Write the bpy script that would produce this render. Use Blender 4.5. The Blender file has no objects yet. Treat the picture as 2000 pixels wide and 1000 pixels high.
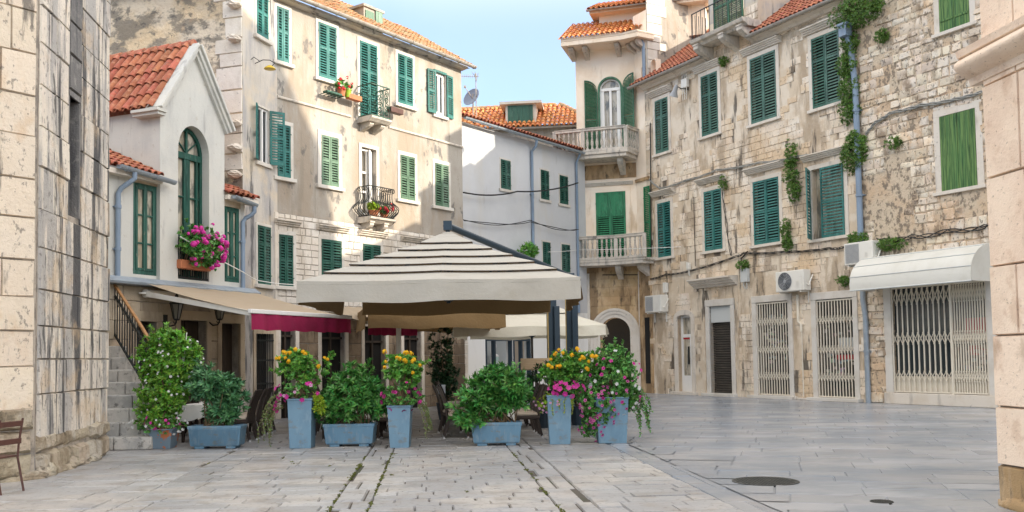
import bpy, math, random
from mathutils import Matrix, Vector
rnd = random.Random(11)
COL = bpy.context.scene.collection
PI = math.pi
# ---------------------------------------------------------------- camera model (pixels of the 2000x1000 photograph)
FPX, PCX, PCY = 1800.0, 1000.0, 612.0
PITCH, ROLL = math.radians(2.7), 0.0155
CAM = Vector((0, 0, 1.6))
_F = Vector((0, math.cos(PITCH), math.sin(PITCH)))
_U = Vector((0, -math.sin(PITCH), math.cos(PITCH)))
_R = Vector((1, 0, 0))
RC = _R * math.cos(ROLL) - _U * math.sin(ROLL)
UC = _U * math.cos(ROLL) + _R * math.sin(ROLL)
def ray(px, py): return _F * FPX + RC * (px - PCX) - UC * (py - PCY)
def at(px, py, Y):
    d = ray(px, py); return CAM + d * ((Y - CAM.y) / d.y)
def gnd(px, py, z=0.0):
    d = ray(px, py); return CAM + d * ((z - CAM.z) / d.z)
def proj(P):
    v = Vector(P) - CAM; w = v.dot(_F)
    return PCX + FPX * v.dot(RC) / w, PCY - FPX * v.dot(UC) / w
def frame(P, d):
    d = Vector((d[0], d[1], 0)).normalized(); n = Vector((-d.y, d.x, 0))
    return Matrix(((d.x, n.x, 0, P[0]), (d.y, n.y, 0, P[1]), (0, 0, 1, P[2] if len(P) > 2 else 0), (0, 0, 0, 1)))
class Fac:
    """A vertical facade: local x along it (left to right as seen), y inward, z up."""
    def __init__(s, P, d):
        s.M = frame(P, d); s.Mi = s.M.inverted()
    def uz(s, px, py, off=0.0):
        o = s.Mi @ CAM; d = s.Mi.to_3x3() @ ray(px, py)
        t = (off - o.y) / d.y; q = o + d * t
        return q.x, q.z
    def u(s, px, py=600, off=0): return s.uz(px, py, off)[0]
    def z(s, px, py, off=0): return s.uz(px, py, off)[1]
    def rect(s, xl, xr, yt, yb, off=0):
        ym = (yt + yb) / 2; xc = (xl + xr) / 2
        return s.u(xl, ym, off), s.u(xr, ym, off), s.z(xc, yb, off), s.z(xc, yt, off)
    def w(s, u, y, z): return s.M @ Vector((u, y, z))
    def at(s, u, y, z, rz=0): return s.M @ Matrix.Translation((u, y, z)) @ Matrix.Rotation(rz, 4, 'Z')
def line_hit(P, d, px, py=690):
    """where the vertical plane through P along d meets the pixel column"""
    f = Fac(P, d); u = f.u(px, py); return f.w(u, 0, 0)
# ---------------------------------------------------------------- the lay of the square
pW0 = at(250, 560, 19.7); pW1 = at(480, 560, 23.3)
fW = Fac((pW0.x, pW0.y), (pW1.x - pW0.x, pW1.y - pW0.y))            # white restaurant house
pA0 = at(474, 330, 23.7); pA1 = at(542, 400, 25.3); pB1 = at(904, 400, 31.8)
fA = Fac((pA0.x, pA0.y), (pA1.x - pA0.x, pA1.y - pA0.y))            # old house, narrow oblique face
fB = Fac((pA1.x, pA1.y), (pB1.x - pA1.x, pB1.y - pA1.y))            # old house, long front
LB = (pB1.xy - pA1.xy).length; LA = (pA1.xy - pA0.xy).length
fS = Fac((pA0.x - fA.M[0][1] * 0, pA0.y), (-fA.M[0][1], -fA.M[1][1]))  # its side wall: local x from far left to the corner at x=0
pN0 = at(903, 400, 33.0); pN1 = at(1135, 500, 38.9)
fN = Fac((pN0.x, pN0.y), (pN1.x - pN0.x, pN1.y - pN0.y))
LN = (pN1.xy - pN0.xy).length
pR0 = gnd(1272, 768); pR1 = gnd(1942, 797)
fR = Fac((pR0.x, pR0.y), (pR1.x - pR0.x, pR1.y - pR0.y))            # long stone house on the right
LR = (pR1.xy - pR0.xy).length
uTR = fR.u(1244, 400)
pTR = fR.w(uTR, 0, 0)
fT0 = Fac((pTR.x, pTR.y), (.96, -.28))
uTL = fT0.u(1129, 400); pTL = fT0.w(uTL, 0, 0)
fT = Fac((pTL.x, pTL.y), (.96, -.28)); LT = -uTL
# ---------------------------------------------------------------- mesh builder
class MB:
    def __init__(s): s.v = []; s.f = []; s.mi = []; s.m = 0; s.X = None
    def add(s, vs, fs):
        o = len(s.v)
        if s.X is not None: vs = [s.X @ Vector(p) for p in vs]
        s.v += [tuple(p) for p in vs]
        for f in fs: s.f.append(tuple(i + o for i in f)); s.mi.append(s.m)
        return s
    def box(s, x0, x1, y0, y1, z0, z1):
        return s.add([(x0, y0, z0), (x1, y0, z0), (x1, y1, z0), (x0, y1, z0), (x0, y0, z1), (x1, y0, z1), (x1, y1, z1), (x0, y1, z1)],
                     [(0, 3, 2, 1), (4, 5, 6, 7), (0, 1, 5, 4), (1, 2, 6, 5), (2, 3, 7, 6), (3, 0, 4, 7)])
    def bar(s, a, b, w, h, up=(0, 0, 1)):
        a = Vector(a); b = Vector(b); d = (b - a).normalized(); up = Vector(up)
        sd = d.cross(up)
        if sd.length < 1e-4: sd = d.cross(Vector((1, 0, 0)))
        sd.normalize(); u = sd.cross(d); sd *= w / 2; u *= h / 2
        return s.add([a - sd - u, a + sd - u, a + sd + u, a - sd + u, b - sd - u, b + sd - u, b + sd + u, b - sd + u],
                     [(0, 3, 2, 1), (4, 5, 6, 7), (0, 1, 5, 4), (1, 2, 6, 5), (2, 3, 7, 6), (3, 0, 4, 7)])
    def quad(s, a, b, c, d): return s.add([a, b, c, d], [(0, 1, 2, 3)])
    def tube(s, pts, r, n=6, cap=True):
        pts = [Vector(p) for p in pts]; k = len(pts); rs = r if isinstance(r, (list, tuple)) else [r] * k
        vs = []; fs = []; prev = None
        for i, p in enumerate(pts):
            d = (pts[min(i + 1, k - 1)] - pts[max(i - 1, 0)])
            d = d.normalized() if d.length > 1e-9 else Vector((0, 0, 1))
            if prev is None:
                a = d.cross(Vector((0, 0, 1)))
                if a.length < .05: a = d.cross(Vector((1, 0, 0)))
            else: a = prev - d * prev.dot(d)
            a.normalize(); prev = a; b = d.cross(a)
            for j in range(n):
                t = 2 * PI * j / n; vs.append(p + (a * math.cos(t) + b * math.sin(t)) * rs[i])
        for i in range(k - 1):
            for j in range(n):
                q = (j + 1) % n; fs.append((i * n + j, i * n + q, (i + 1) * n + q, (i + 1) * n + j))
        if cap: fs += [tuple(range(n - 1, -1, -1)), tuple(range((k - 1) * n, k * n))]
        return s.add(vs, fs)
    def lathe(s, prof, n=10, c=(0, 0, 0), square=False):
        vs = []; fs = []; ph = PI / 4 if square else 0; k = 1.4142 if square else 1
        for r, z in prof:
            for j in range(n):
                t = 2 * PI * j / n + ph; vs.append((c[0] + r * k * math.cos(t), c[1] + r * k * math.sin(t), c[2] + z))
        for i in range(len(prof) - 1):
            for j in range(n):
                q = (j + 1) % n; fs.append((i * n + j, i * n + q, (i + 1) * n + q, (i + 1) * n + j))
        fs += [tuple(range(n - 1, -1, -1)), tuple(range((len(prof) - 1) * n, len(prof) * n))]
        return s.add(vs, fs)
    def ext(s, poly, y0, y1):
        """polygon in x,z (counter-clockwise seen from the front) pushed from y0 (front) to y1"""
        n = len(poly); vs = [(x, y0, z) for x, z in poly] + [(x, y1, z) for x, z in poly]
        return s.add(vs, [tuple(range(n)), tuple(range(2 * n - 1, n - 1, -1))] + [(i, i + n, (i + 1) % n + n, (i + 1) % n) for i in range(n)])
    def profx(s, prof, x0, x1):
        """profile in y,z swept along x"""
        n = len(prof); vs = [(x0, y, z) for y, z in prof] + [(x1, y, z) for y, z in prof]
        return s.add(vs, [tuple(range(n)), tuple(range(2 * n - 1, n - 1, -1))] + [(i, (i + 1) % n, (i + 1) % n + n, i + n) for i in range(n)])
    def leaf(s, p, d, nrm, L, W, cup=.25):
        p = Vector(p); d = Vector(d).normalized(); sd = d.cross(Vector(nrm))
        if sd.length < 1e-3: sd = d.cross(Vector((.3, .5, .8)))
        sd.normalize(); up = sd.cross(d)
        a = p + d * L * .5 + sd * W / 2 + up * W * cup; b = p + d * L * .5 - sd * W / 2 + up * W * cup
        m = p + d * L * .52; t = p + d * L - up * L * .08
        return s.add([p, a, t, m, b], [(0, 3, 2, 1), (0, 4, 2, 3)])
    def blob(s, c, r, n=6, m=4, jit=.0):
        vs = []; fs = []; c = Vector(c); rr = r if isinstance(r, (tuple, list)) else (r, r, r)
        for i in range(m + 1):
            t = PI * i / m
            for j in range(n):
                a = 2 * PI * j / n + i * .4; q = 1 + rnd.uniform(-jit, jit)
                vs.append(c + Vector((rr[0] * math.sin(t) * math.cos(a), rr[1] * math.sin(t) * math.sin(a), rr[2] * math.cos(t))) * q)
        for i in range(m):
            for j in range(n):
                q = (j + 1) % n; fs.append((i * n + j, (i + 1) * n + j, (i + 1) * n + q, i * n + q))
        return s.add(vs, fs)
WM = {}
def _place(o, parent, M):
    M = M if M is not None else (WM[parent.name] if parent else Matrix.Identity(4))
    if parent:
        o.parent = parent; o.matrix_basis = WM[parent.name].inverted() @ M
    else: o.matrix_basis = M
    COL.objects.link(o); WM[o.name] = M.copy()
    return o
def mk(name, mb, mats, parent=None, M=None, smooth=None, bevel=0, label=None):
    me = bpy.data.meshes.new(name); me.from_pydata(mb.v, [], mb.f)
    for m in (mats if isinstance(mats, (list, tuple)) else [mats]): me.materials.append(m)
    if any(mb.mi): me.polygons.foreach_set('material_index', mb.mi)
    if smooth:
        me.polygons.foreach_set('use_smooth', [True] * len(mb.f)); me.set_sharp_from_angle(angle=math.radians(smooth))
    me.update()
    o = bpy.data.objects.new(name, me)
    _place(o, parent, M)
    if bevel:
        b = o.modifiers.new('bevel', 'BEVEL'); b.width = bevel; b.segments = 2; b.limit_method = 'ANGLE'; b.angle_limit = math.radians(40)
    if label: o['label'] = label
    return o
def tag(o, label, cat, group=None):
    o['label'] = label; o['category'] = cat
    if group: o['group'] = group
    return o
def thing(name, label, cat, M=None, group=None):
    o = bpy.data.objects.new(name, None); o.empty_display_size = .3
    _place(o, None, M if M is not None else Matrix.Identity(4)); tag(o, label, cat, group)
    return o
def T(x, y, z, rz=0): return Matrix.Translation((x, y, z)) @ Matrix.Rotation(rz, 4, 'Z')
def kids(o): return [c for c in COL.objects if c.parent == o]
def copy_tree(o, M=None, parent=None):
    ch = list(o.children); c = o.copy(); COL.objects.link(c)
    if parent is not None: c.parent = parent; c.matrix_basis = o.matrix_basis; WM[c.name] = WM[parent.name] @ o.matrix_basis
    else: WM[c.name] = o.matrix_basis.copy()
    if M is not None: c.matrix_basis = M if parent is None else WM[parent.name].inverted() @ M; WM[c.name] = M.copy()
    for k in ch: copy_tree(k, None, c)
    return c
def struct(o): o['kind'] = 'structure'; return o
# ---------------------------------------------------------------- materials
def M_(name, col, rough=.8, mix=(), isl=0., hue=0., bump=(), metal=0., transl=0., spec=.4, coat=0., back=None, orand=0.):
    """mix: (colour, scale (number or xyz), lo, hi, amount[, detail]); bump: (scale, distance in m)"""
    m = bpy.data.materials.new(name); m.use_nodes = True; nt = m.node_tree; L = nt.links.new
    bs = nt.nodes['Principled BSDF']; out = nt.nodes['Material Output']
    tc = nt.nodes.new('ShaderNodeTexCoord')
    def noise(scale, detail=5, off=0):
        mp = nt.nodes.new('ShaderNodeMapping'); L(tc.outputs['Object'], mp.inputs[0])
        mp.inputs['Location'].default_value = (off * 3.1, off * 1.7, off * 2.3)
        mp.inputs['Scale'].default_value = scale if isinstance(scale, tuple) else (scale,) * 3
        n = nt.nodes.new('ShaderNodeTexNoise'); n.inputs['Scale'].default_value = 1; n.inputs['Detail'].default_value = detail
        n.inputs['Roughness'].default_value = .62
        L(mp.outputs[0], n.inputs['Vector']); return n.outputs[0]
    rgb = nt.nodes.new('ShaderNodeRGB'); rgb.outputs[0].default_value = (*col, 1); cur = rgb.outputs[0]
    if isl or hue:
        g = nt.nodes.new('ShaderNodeNewGeometry'); hs = nt.nodes.new('ShaderNodeHueSaturation')
        mr = nt.nodes.new('ShaderNodeMapRange'); mr.inputs[3].default_value = 1 - isl; mr.inputs[4].default_value = 1 + isl
        L(g.outputs['Random Per Island'], mr.inputs[0]); L(mr.outputs[0], hs.inputs['Value'])
        w = nt.nodes.new('ShaderNodeTexWhiteNoise'); w.noise_dimensions = '1D'; L(g.outputs['Random Per Island'], w.inputs['W'])
        mh = nt.nodes.new('ShaderNodeMapRange'); mh.inputs[3].default_value = .5 - hue; mh.inputs[4].default_value = .5 + hue
        L(w.outputs[0], mh.inputs[0]); L(mh.outputs[0], hs.inputs['Hue'])
        L(cur, hs.inputs['Color']); cur = hs.outputs[0]
    for i, e in enumerate(mix):
        c, sc, lo, hi, amt = e[:5]; n = noise(sc, e[5] if len(e) > 5 else 6, i + 1)
        mr = nt.nodes.new('ShaderNodeMapRange'); mr.interpolation_type = 'SMOOTHSTEP'
        mr.inputs[1].default_value = lo - .035; mr.inputs[2].default_value = hi - .035; mr.inputs[3].default_value = 0; mr.inputs[4].default_value = amt
        L(n, mr.inputs[0])
        mx = nt.nodes.new('ShaderNodeMix'); mx.data_type = 'RGBA'; L(mr.outputs[0], mx.inputs[0]); L(cur, mx.inputs[6])
        mx.inputs[7].default_value = (*c, 1); cur = mx.outputs[2]
    if orand:
        oi = nt.nodes.new('ShaderNodeObjectInfo'); ho = nt.nodes.new('ShaderNodeHueSaturation'); mo = nt.nodes.new('ShaderNodeMapRange'); mo.inputs[3].default_value = 1 - orand; mo.inputs[4].default_value = 1 + orand
        L(oi.outputs['Random'], mo.inputs[0]); L(mo.outputs[0], ho.inputs['Value']); mp2 = nt.nodes.new('ShaderNodeMapRange'); mp2.inputs[3].default_value = 1.05; mp2.inputs[4].default_value = .72; L(oi.outputs['Random'], mp2.inputs[0]); L(mp2.outputs[0], ho.inputs['Saturation'])
        L(cur, ho.inputs['Color']); cur = ho.outputs[0]
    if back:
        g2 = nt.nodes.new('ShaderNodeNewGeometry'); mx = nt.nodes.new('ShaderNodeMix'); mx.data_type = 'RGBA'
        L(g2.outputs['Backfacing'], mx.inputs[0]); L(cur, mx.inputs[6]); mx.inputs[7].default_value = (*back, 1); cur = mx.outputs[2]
    L(cur, bs.inputs['Base Color'])
    nrm = None
    for i, (sc, dist) in enumerate(bump):
        b = nt.nodes.new('ShaderNodeBump'); b.inputs['Strength'].default_value = 1; b.inputs['Distance'].default_value = dist
        L(noise(sc, 6, 7 + i), b.inputs['Height'])
        if nrm: L(nrm, b.inputs['Normal'])
        nrm = b.outputs[0]
    if nrm: L(nrm, bs.inputs['Normal'])
    bs.inputs['Roughness'].default_value = rough; bs.inputs['Metallic'].default_value = metal
    bs.inputs['Specular IOR Level'].default_value = spec
    if coat: bs.inputs['Coat Weight'].default_value = coat
    if transl:
        t = nt.nodes.new('ShaderNodeBsdfTranslucent'); L(cur, t.inputs[0]); s = nt.nodes.new('ShaderNodeMixShader')
        s.inputs[0].default_value = transl; L(bs.outputs[0], s.inputs[1]); L(t.outputs[0], s.inputs[2]); L(s.outputs[0], out.inputs[0])
    return m
dk = (.05, .045, .04)
MT = {}
MT['tower'] = M_('stained_ashlar_limestone', (.70, .63, .53), .85, [((.62, .57, .51), (1.6, 1.6, .8), .45, .62, .7), ((.34, .33, .32), (2.4, 2.4, .30), .53, .64, .8), ((.06, .06, .065), (2.4, 2.4, .16), .55, .63, .95), ((.05, .05, .05), (7, 7, 1.2), .62, .68, .8), ((.58, .43, .27), 1.3, .58, .72, .5), ((.13, .12, .11), (14, 14, 9), .60, .68, .6)], .07, .006, ((4, .03), (18, .016), (70, .006)))
MT['towerclean'] = M_('cream_ashlar_limestone', (.66, .56, .44), .85, [((.66, .57, .46), 1.4, .45, .62, .8), ((.56, .40, .25), (2, 2, 1), .56, .70, .55), ((.16, .14, .12), (13, 13, 9), .61, .69, .7), ((.10, .09, .08), (2.5, 2.5, .5), .66, .74, .8)], .06, .006, ((5, .025), (22, .014), (70, .005)))
MT['towermortar'] = M_('eroded_lime_joint', (.40, .35, .29), .95, [((.18, .16, .14), 3, .5, .65, .8)], bump=((25, .02),))
MT['towerdark'] = M_('soot_stained_limestone', (.17, .165, .16), .9, [((.07, .07, .075), (5, 5, .6), .45, .65, .8), ((.36, .34, .31), 6, .55, .75, .6)], .1, 0, ((8, .03), (40, .01)))
MT['mortar'] = M_('lime_mortar', (.36, .32, .27), .95, [((.16, .14, .12), 2, .45, .65, .7)], bump=((30, .01),))
MT['mortardark'] = M_('deep_joints', (.11, .10, .09), .95, [((.25, .22, .18), 3, .5, .7, .6)], bump=((30, .01),))
MT['rstone'] = M_('small_limestone_blocks', (.74, .63, .50), .88, [((.60, .44, .27), (.45, .45, .3), .47, .60, .75), ((.80, .73, .63), .9, .52, .66, .7), ((.34, .26, .18), (1.3, 1.3, .35), .54, .66, .75), ((.09, .075, .06), (2.6, 2.6, .4), .61, .70, .85), ((.10, .085, .07), (13, 13, 10), .61, .69, .6)], .10, .008, ((7, .02), (35, .008)))
MT['rplaster'] = M_('worn_render_over_stone', (.62, .51, .38), .9, [((.72, .63, .51), 1.3, .47, .60, .8), ((.36, .27, .18), (1.5, 1.5, .4), .51, .66, .75), ((.07, .06, .05), (2.6, 2.6, .45), .59, .68, .85)], bump=((4, .03), (24, .012)))
MT['rubble'] = M_('rubble_stone', (.72, .61, .48), .92, [((.58, .38, .21), (.7, .7, .5), .52, .66, .65), ((.74, .68, .59), 1.6, .54, .66, .7), ((.24, .17, .11), (1.1, 1.1, .8), .56, .66, .8), ((.07, .06, .05), (11, 11, 9), .59, .68, .75)], .16, .014, ((9, .03), (40, .012)))
MT['rubblemortar'] = M_('rubble_bedding', (.60, .49, .36), .95, [((.58, .40, .25), .7, .5, .64, .6), ((.16, .13, .10), (8, 8, 6), .52, .64, .8)], bump=((12, .03), (45, .012)))
MT['cream'] = M_('cream_lime_plaster', (.34, .305, .26), .9, [((.41, .38, .33), .6, .45, .62, .8), ((.30, .23, .16), (1.1, 1.1, .35), .50, .66, .6), ((.12, .115, .11), (1.6, 1.6, 1.0), .61, .67, .8), ((.25, .215, .17), (4, 4, .35), .57, .68, .55)], bump=((2.5, .02), (22, .006)))
MT['creamblue'] = M_('washed_plaster', (.54, .50, .44), .9, [((.34, .33, .33), (1.8, 1.8, .35), .46, .62, .75), ((.09, .09, .095), (2.6, 2.6, .45), .59, .67, .85), ((.62, .52, .38), .8, .52, .66, .7)], bump=((3, .02), (24, .006)))
MT['sidewall'] = M_('weathered_rubble_render', (.62, .50, .34), .93, [((.70, .62, .50), .8, .45, .62, .8), ((.20, .18, .15), (1.6, 1.6, 2.6), .52, .62, .85), ((.50, .33, .19), 2.2, .6, .72, .4), ((.10, .10, .095), (3, 3, 4), .60, .68, .7)], bump=((5, .06), (18, .02)))
MT['bstone'] = M_('white_limestone_blocks', (.66, .60, .52), .9, [((.74, .70, .64), 1.2, .45, .65, .6), ((.42, .35, .27), (1.3, 1.3, .6), .56, .72, .5), ((.12, .11, .1), 8, .63, .73, .5)], .09, .006, ((8, .015), (40, .006)))
MT['white'] = M_('white_render', (.55, .55, .51), .88, [((.44, .44, .42), (1.6, 1.6, .35), .50, .66, .6), ((.60, .58, .52), .6, .45, .62, .6), ((.28, .27, .26), (3, 3, .35), .63, .72, .55), ((.40, .36, .30), (9, 9, 7), .66, .72, .5)], bump=((3, .010), (40, .003)))
MT['nwhite'] = M_('pale_grey_render', (.58, .59, .60), .9, [((.50, .51, .52), .5, .42, .65, .6), ((.55, .52, .46), (1.1, 1.1, .3), .55, .75, .45), ((.34, .33, .31), (2.4, 2.4, .5), .66, .8, .5)], bump=((3, .008), (40, .003)))
MT['tcream'] = M_('pinkish_cream_render', (.90, .77, .62), .9, [((.76, .60, .43), .7, .45, .62, .6), ((.86, .78, .66), 1.1, .5, .66, .5), ((.46, .32, .18), (1.5, 1.5, .35), .60, .72, .6)], bump=((4, .008), (40, .003)))
MT['tbrown'] = M_('tan_weathered_stone', (.46, .31, .16), .9, [((.58, .43, .27), 1.1, .47, .62, .7), ((.20, .13, .07), (1.8, 1.8, .6), .50, .64, .8), ((.08, .06, .04), (4, 4, 1.5), .60, .70, .8)], .10, .005, ((6, .015), (40, .005)))
MT['trim'] = M_('pale_limestone_trim', (.66, .60, .52), .85, [((.55, .47, .37), 1.7, .5, .7, .55), ((.30, .27, .24), (3, 3, .6), .60, .76, .6), ((.12, .11, .1), 9, .64, .74, .4)], bump=((9, .008), (50, .003)))
MT['trimwhite'] = M_('white_stone_surround', (.62, .585, .53), .8, [((.52, .47, .40), 1.7, .48, .64, .6), ((.30, .27, .24), (3, 3, .6), .64, .78, .4)], bump=((12, .004),))
MT['groundstone'] = M_('brown_stone_shade_tinted', (.22, .16, .105), .92, [((.30, .23, .16), 1.3, .47, .62, .7), ((.09, .065, .045), (1.8, 1.8, .7), .5, .64, .8)], .12, .006, ((7, .015), (40, .006)))  # brown stone, with shade under the parasols darkened into its colour
MT['tanwall'] = M_('tan_ground_floor_stone', (.44, .36, .26), .9, [((.55, .48, .38), 1.2, .45, .65, .6), ((.22, .17, .12), (1.4, 1.4, .5), .52, .7, .6)], .09, .006, ((7, .015), (40, .006)))
MT['balc'] = M_('weathered_balcony_stone', (.58, .52, .44), .88, [((.34, .32, .29), (4, 4, 1.2), .48, .66, .7), ((.13, .12, .11), (5, 5, 2), .60, .72, .7), ((.68, .62, .54), 3, .5, .7, .5)], bump=((20, .006),))
MT['pillar'] = M_('bounce_tinted_limestone', (.74, .57, .44), .85, [((.85, .70, .55), .9, .42, .62, .7), ((.56, .38, .26), 3.5, .58, .70, .5), ((.14, .10, .07), (26, 26, 26), .65, .71, .55), ((.42, .30, .21), (1.8, 1.8, .9), .62, .72, .6)], .06, .004, ((9, .014), (60, .006)))  # pink base colour holds the warm bounced light
MT['pillarfoot'] = M_('brown_stained_stone_foot', (.36, .24, .12), .9, [((.56, .42, .27), (3, 3, 1), .48, .66, .7), ((.10, .075, .045), (6, 6, 2), .56, .7, .7)], bump=((12, .012), (60, .006)))
def paint(name, c, dark=.5): return M_(name, c, .55, [(tuple(x * dark for x in c), (7, 7, 1.2), .48, .66, .75), (tuple(min(1, x * 1.3 + .05) for x in c), (16, 16, 2), .56, .68, .5), ((.20, .17, .13), (24, 24, 6), .66, .72, .6)], bump=((60, .001),), orand=.28)
MT['teal'] = paint('teal_green_paint', (.010, .155, .135)); MT['green'] = paint('sun_bleached_green_paint', (.105, .20, .125))
MT['dgreen'] = paint('dark_green_paint', (.012, .095, .068)); MT['rgreen'] = paint('weathered_green_paint', (.032, .125, .085))
MT['mgreen'] = paint('bright_green_paint', (.035, .26, .115)); MT['olive'] = paint('bottle_green_paint', (.022, .13, .058))
MT['plank'] = M_('flaking_green_planks', (.055, .135, .04), .75, [((.15, .25, .075), (26, 26, .7), .47, .60, .8), ((.015, .055, .02), (34, 34, 1.0), .54, .64, .85)], .22, .01, ((40, .002),))
MT['creampaint'] = M_('cream_slats', (.70, .62, .45), .6, [((.5, .42, .3), 5, .5, .7, .5)])
MT['whitepaint'] = M_('white_gloss_paint', (.80, .79, .76), .45, [((.66, .64, .6), (4, 4, 1), .55, .75, .5)])
MT['glass'] = M_('window_glass', (.035, .045, .05), .04, spec=.9)
MT['warmglass'] = M_('window_glass_with_curtain', (.34, .29, .21), .07, [((.60, .55, .45), (6, 6, .8), .45, .6, .7), ((.10, .11, .10), (3, 3, 1.2), .52, .66, .85)], spec=.8)
MT['dark'] = M_('dark_interior', (.012, .011, .010), .9)
MT['room'] = M_('dim_room_wall', (.10, .08, .06), .9, [((.04, .03, .025), 1.3, .45, .65, .7)])
MT['tile'] = M_('terracotta_tiles', (.38, .13, .07), .85, [((.27, .085, .045), 3, .48, .64, .6), ((.50, .25, .15), 7, .55, .68, .6), ((.16, .10, .07), (5, 5, 5), .62, .70, .6)], .24, .014, ((30, .005),))
MT['tileold'] = M_('lichened_tiles', (.42, .20, .09), .9, [((.36, .30, .18), 3, .45, .62, .75), ((.16, .12, .08), 6, .52, .68, .7), ((.60, .42, .22), 9, .58, .72, .5)], .22, .02, ((25, .008),))
MT['tilesun'] = M_('orange_tiles', (.62, .24, .075), .8, [((.50, .17, .06), 3, .5, .7, .5), ((.72, .55, .38), 5, .62, .72, .7)], .14, .015, ((30, .004),))
MT['lead'] = M_('grey_blue_sheet_metal', (.33, .38, .43), .5, [((.24, .27, .3), (3, 3, .7), .5, .7, .6), ((.45, .48, .50), 6, .55, .7, .4)], metal=.35)
MT['gutter'] = M_('weathered_zinc', (.40, .37, .33), .55, [((.25, .21, .17), 5, .5, .7, .6)], metal=.3)
MT['pipe'] = M_('blue_grey_pipe_paint', (.22, .29, .38), .55, [((.15, .19, .25), (6, 6, 1), .5, .72, .5), ((.34, .36, .38), 8, .62, .74, .5)])
MT['iron'] = M_('wrought_iron', (.018, .022, .022), .5, metal=.3)
MT['giron'] = M_('green_painted_iron', (.02, .075, .052), .5, [((.07, .15, .10), 12, .5, .7, .6)])
MT['mast'] = M_('anthracite_aluminium', (.035, .055, .075), .38, metal=.3)
MT['goldedge'] = M_('brass_coloured_edge', (.50, .36, .15), .4, metal=.5)
MT['canvas'] = M_('ecru_canvas', (.44, .42, .37), .9, back=(.27, .185, .09), mix=[((.42, .39, .33), 1.2, .45, .66, .6), ((.36, .33, .27), (1, 6, 1),   .60, .74, .45)], transl=.07, bump=((2.2, .03), (90, .001)))  # light through the cloth is put into the brown back colour
MT['canvastan'] = M_('glow_tinted_canvas', (.30, .20, .095), .9, [((.28, .18, .08), 1.2, .45, .66, .6)], transl=.22, bump=((2.2, .04),))  # tan paints in the light that passes through beige cloth
MT['canvas2'] = M_('beige_awning_canvas', (.54, .44, .32), .9, [((.54, .42, .28), (.6, 7, .6), .45, .65, .5)], transl=.30, bump=((3, .02), (90, .001)))
MT['cream3'] = M_('pale_cream_canvas', (.74, .70, .58), .9, [((.64, .58, .45), 1.4, .5, .7, .5)], transl=.25, bump=((2.6, .03),))
MT['burg'] = M_('burgundy_canvas', (.36, .018, .085), .85, [((.24, .012, .06), 2, .45, .65, .6)], transl=.25, bump=((8, .012),))
MT['vinyl'] = M_('white_vinyl_awning', (.72, .71, .65), .5, [((.6, .58, .5), 1.1, .5, .7, .5)], transl=.12, bump=((2, .01),))
MT['planter'] = M_('blue_grey_plastic', (.125, .24, .335), .5, [((.09, .185, .27), (2.5, 2.5, 1.2), .45, .62, .7), ((.24, .31, .36), (9, 9, 4), .56, .68, .5), ((.19, .17, .13), (5, 5, 9), .58, .68, .6), ((.30, .33, .34), (30, 30, 2), .62, .70, .4)], bump=((80, .0006),))
MT['planterpale'] = M_('pale_blue_plastic', (.165, .285, .38), .5, [((.125, .225, .31), (2.5, 2.5, 1.2), .45, .62, .6), ((.26, .36, .43), (9, 9, 4), .56, .68, .4), ((.20, .18, .14), (5, 5, 9), .60, .69, .5)], bump=((80, .0006),))
MT['potpaint'] = M_('flaked_blue_paint_on_clay', (.16, .22, .27), .7, [((.45, .15, .06), (4, 4, 4), .60, .63, 1.0, 3)], bump=((40, .002),))
MT['clay'] = M_('terracotta', (.46, .17, .08), .85, [((.36, .12, .06), 6, .5, .7, .5)])
MT['soil'] = M_('potting_soil', (.035, .025, .018), .95, bump=((40, .01),))
MT['wicker'] = M_('dark_brown_wicker', (.035, .025, .020), .55, [((.07, .05, .04), (70, 70, 110), .45, .6, .7)], bump=((120, .004),))
MT['cushion'] = M_('beige_cushion', (.50, .42, .34), .9, bump=((30, .003),))
MT['cloth'] = M_('white_tablecloth', (.72, .71, .67), .85, [((.58, .56, .52), 2, .5, .7, .4)], bump=((3, .01),))
MT['wood'] = M_('varnished_wood', (.36, .19, .08), .45, [((.28, .12, .035), (1, 30, 30), .45, .65, .6)])
MT['palewood'] = M_('pale_wood', (.55, .40, .24), .6, [((.40, .27, .15), (3, 30, 30), .45, .65, .6)])
MT['darkwood'] = M_('dark_stained_wood', (.05, .035, .025), .6, [((.025, .018, .013), (30, 30, 2), .45, .65, .7)])
MT['rust'] = M_('brown_painted_steel', (.085, .035, .026), .5, [((.05, .02, .015), 12, .5, .7, .6)])
MT['foot'] = M_('pale_foot_cap', (.62, .62, .62), .4)
MT['acwhite'] = M_('off_white_appliance_metal', (.72, .70, .64), .45, [((.56, .52, .44), (3, 3, 1), .55, .75, .5)])
MT['acgrey'] = M_('grey_fan_grille', (.34, .35, .36), .5); MT['acgap'] = M_('fan_shadow_gap', (.03, .032, .035), .7)
MT['grille'] = M_('ivory_painted_steel', (.70, .64, .53), .5, [((.42, .30, .20), (7, 7, 3), .58, .76, .5)])
MT['roll'] = M_('brown_roller_slats', (.045, .038, .030), .5, [((.085, .07, .055), (2, 2, 6), .5, .7, .6)])
MT['panelgrey'] = M_('grey_box_panel', (.52, .54, .53), .5)
MT['cable'] = M_('black_cable', (.018, .018, .018), .6); MT['cablegrey'] = M_('grey_conduit', (.25, .25, .23), .6)
MT['whitecable'] = M_('white_cord', (.75, .74, .70), .6)
MT['red'] = M_('red_stock', (.45, .02, .03), .5); MT['goods'] = M_('assorted_stock', (.30, .22, .16), .6, [((.5, .45, .4), 5, .45, .6, .8), ((.1, .25, .3), 7, .55, .62, .8)], .4, .25)
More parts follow.
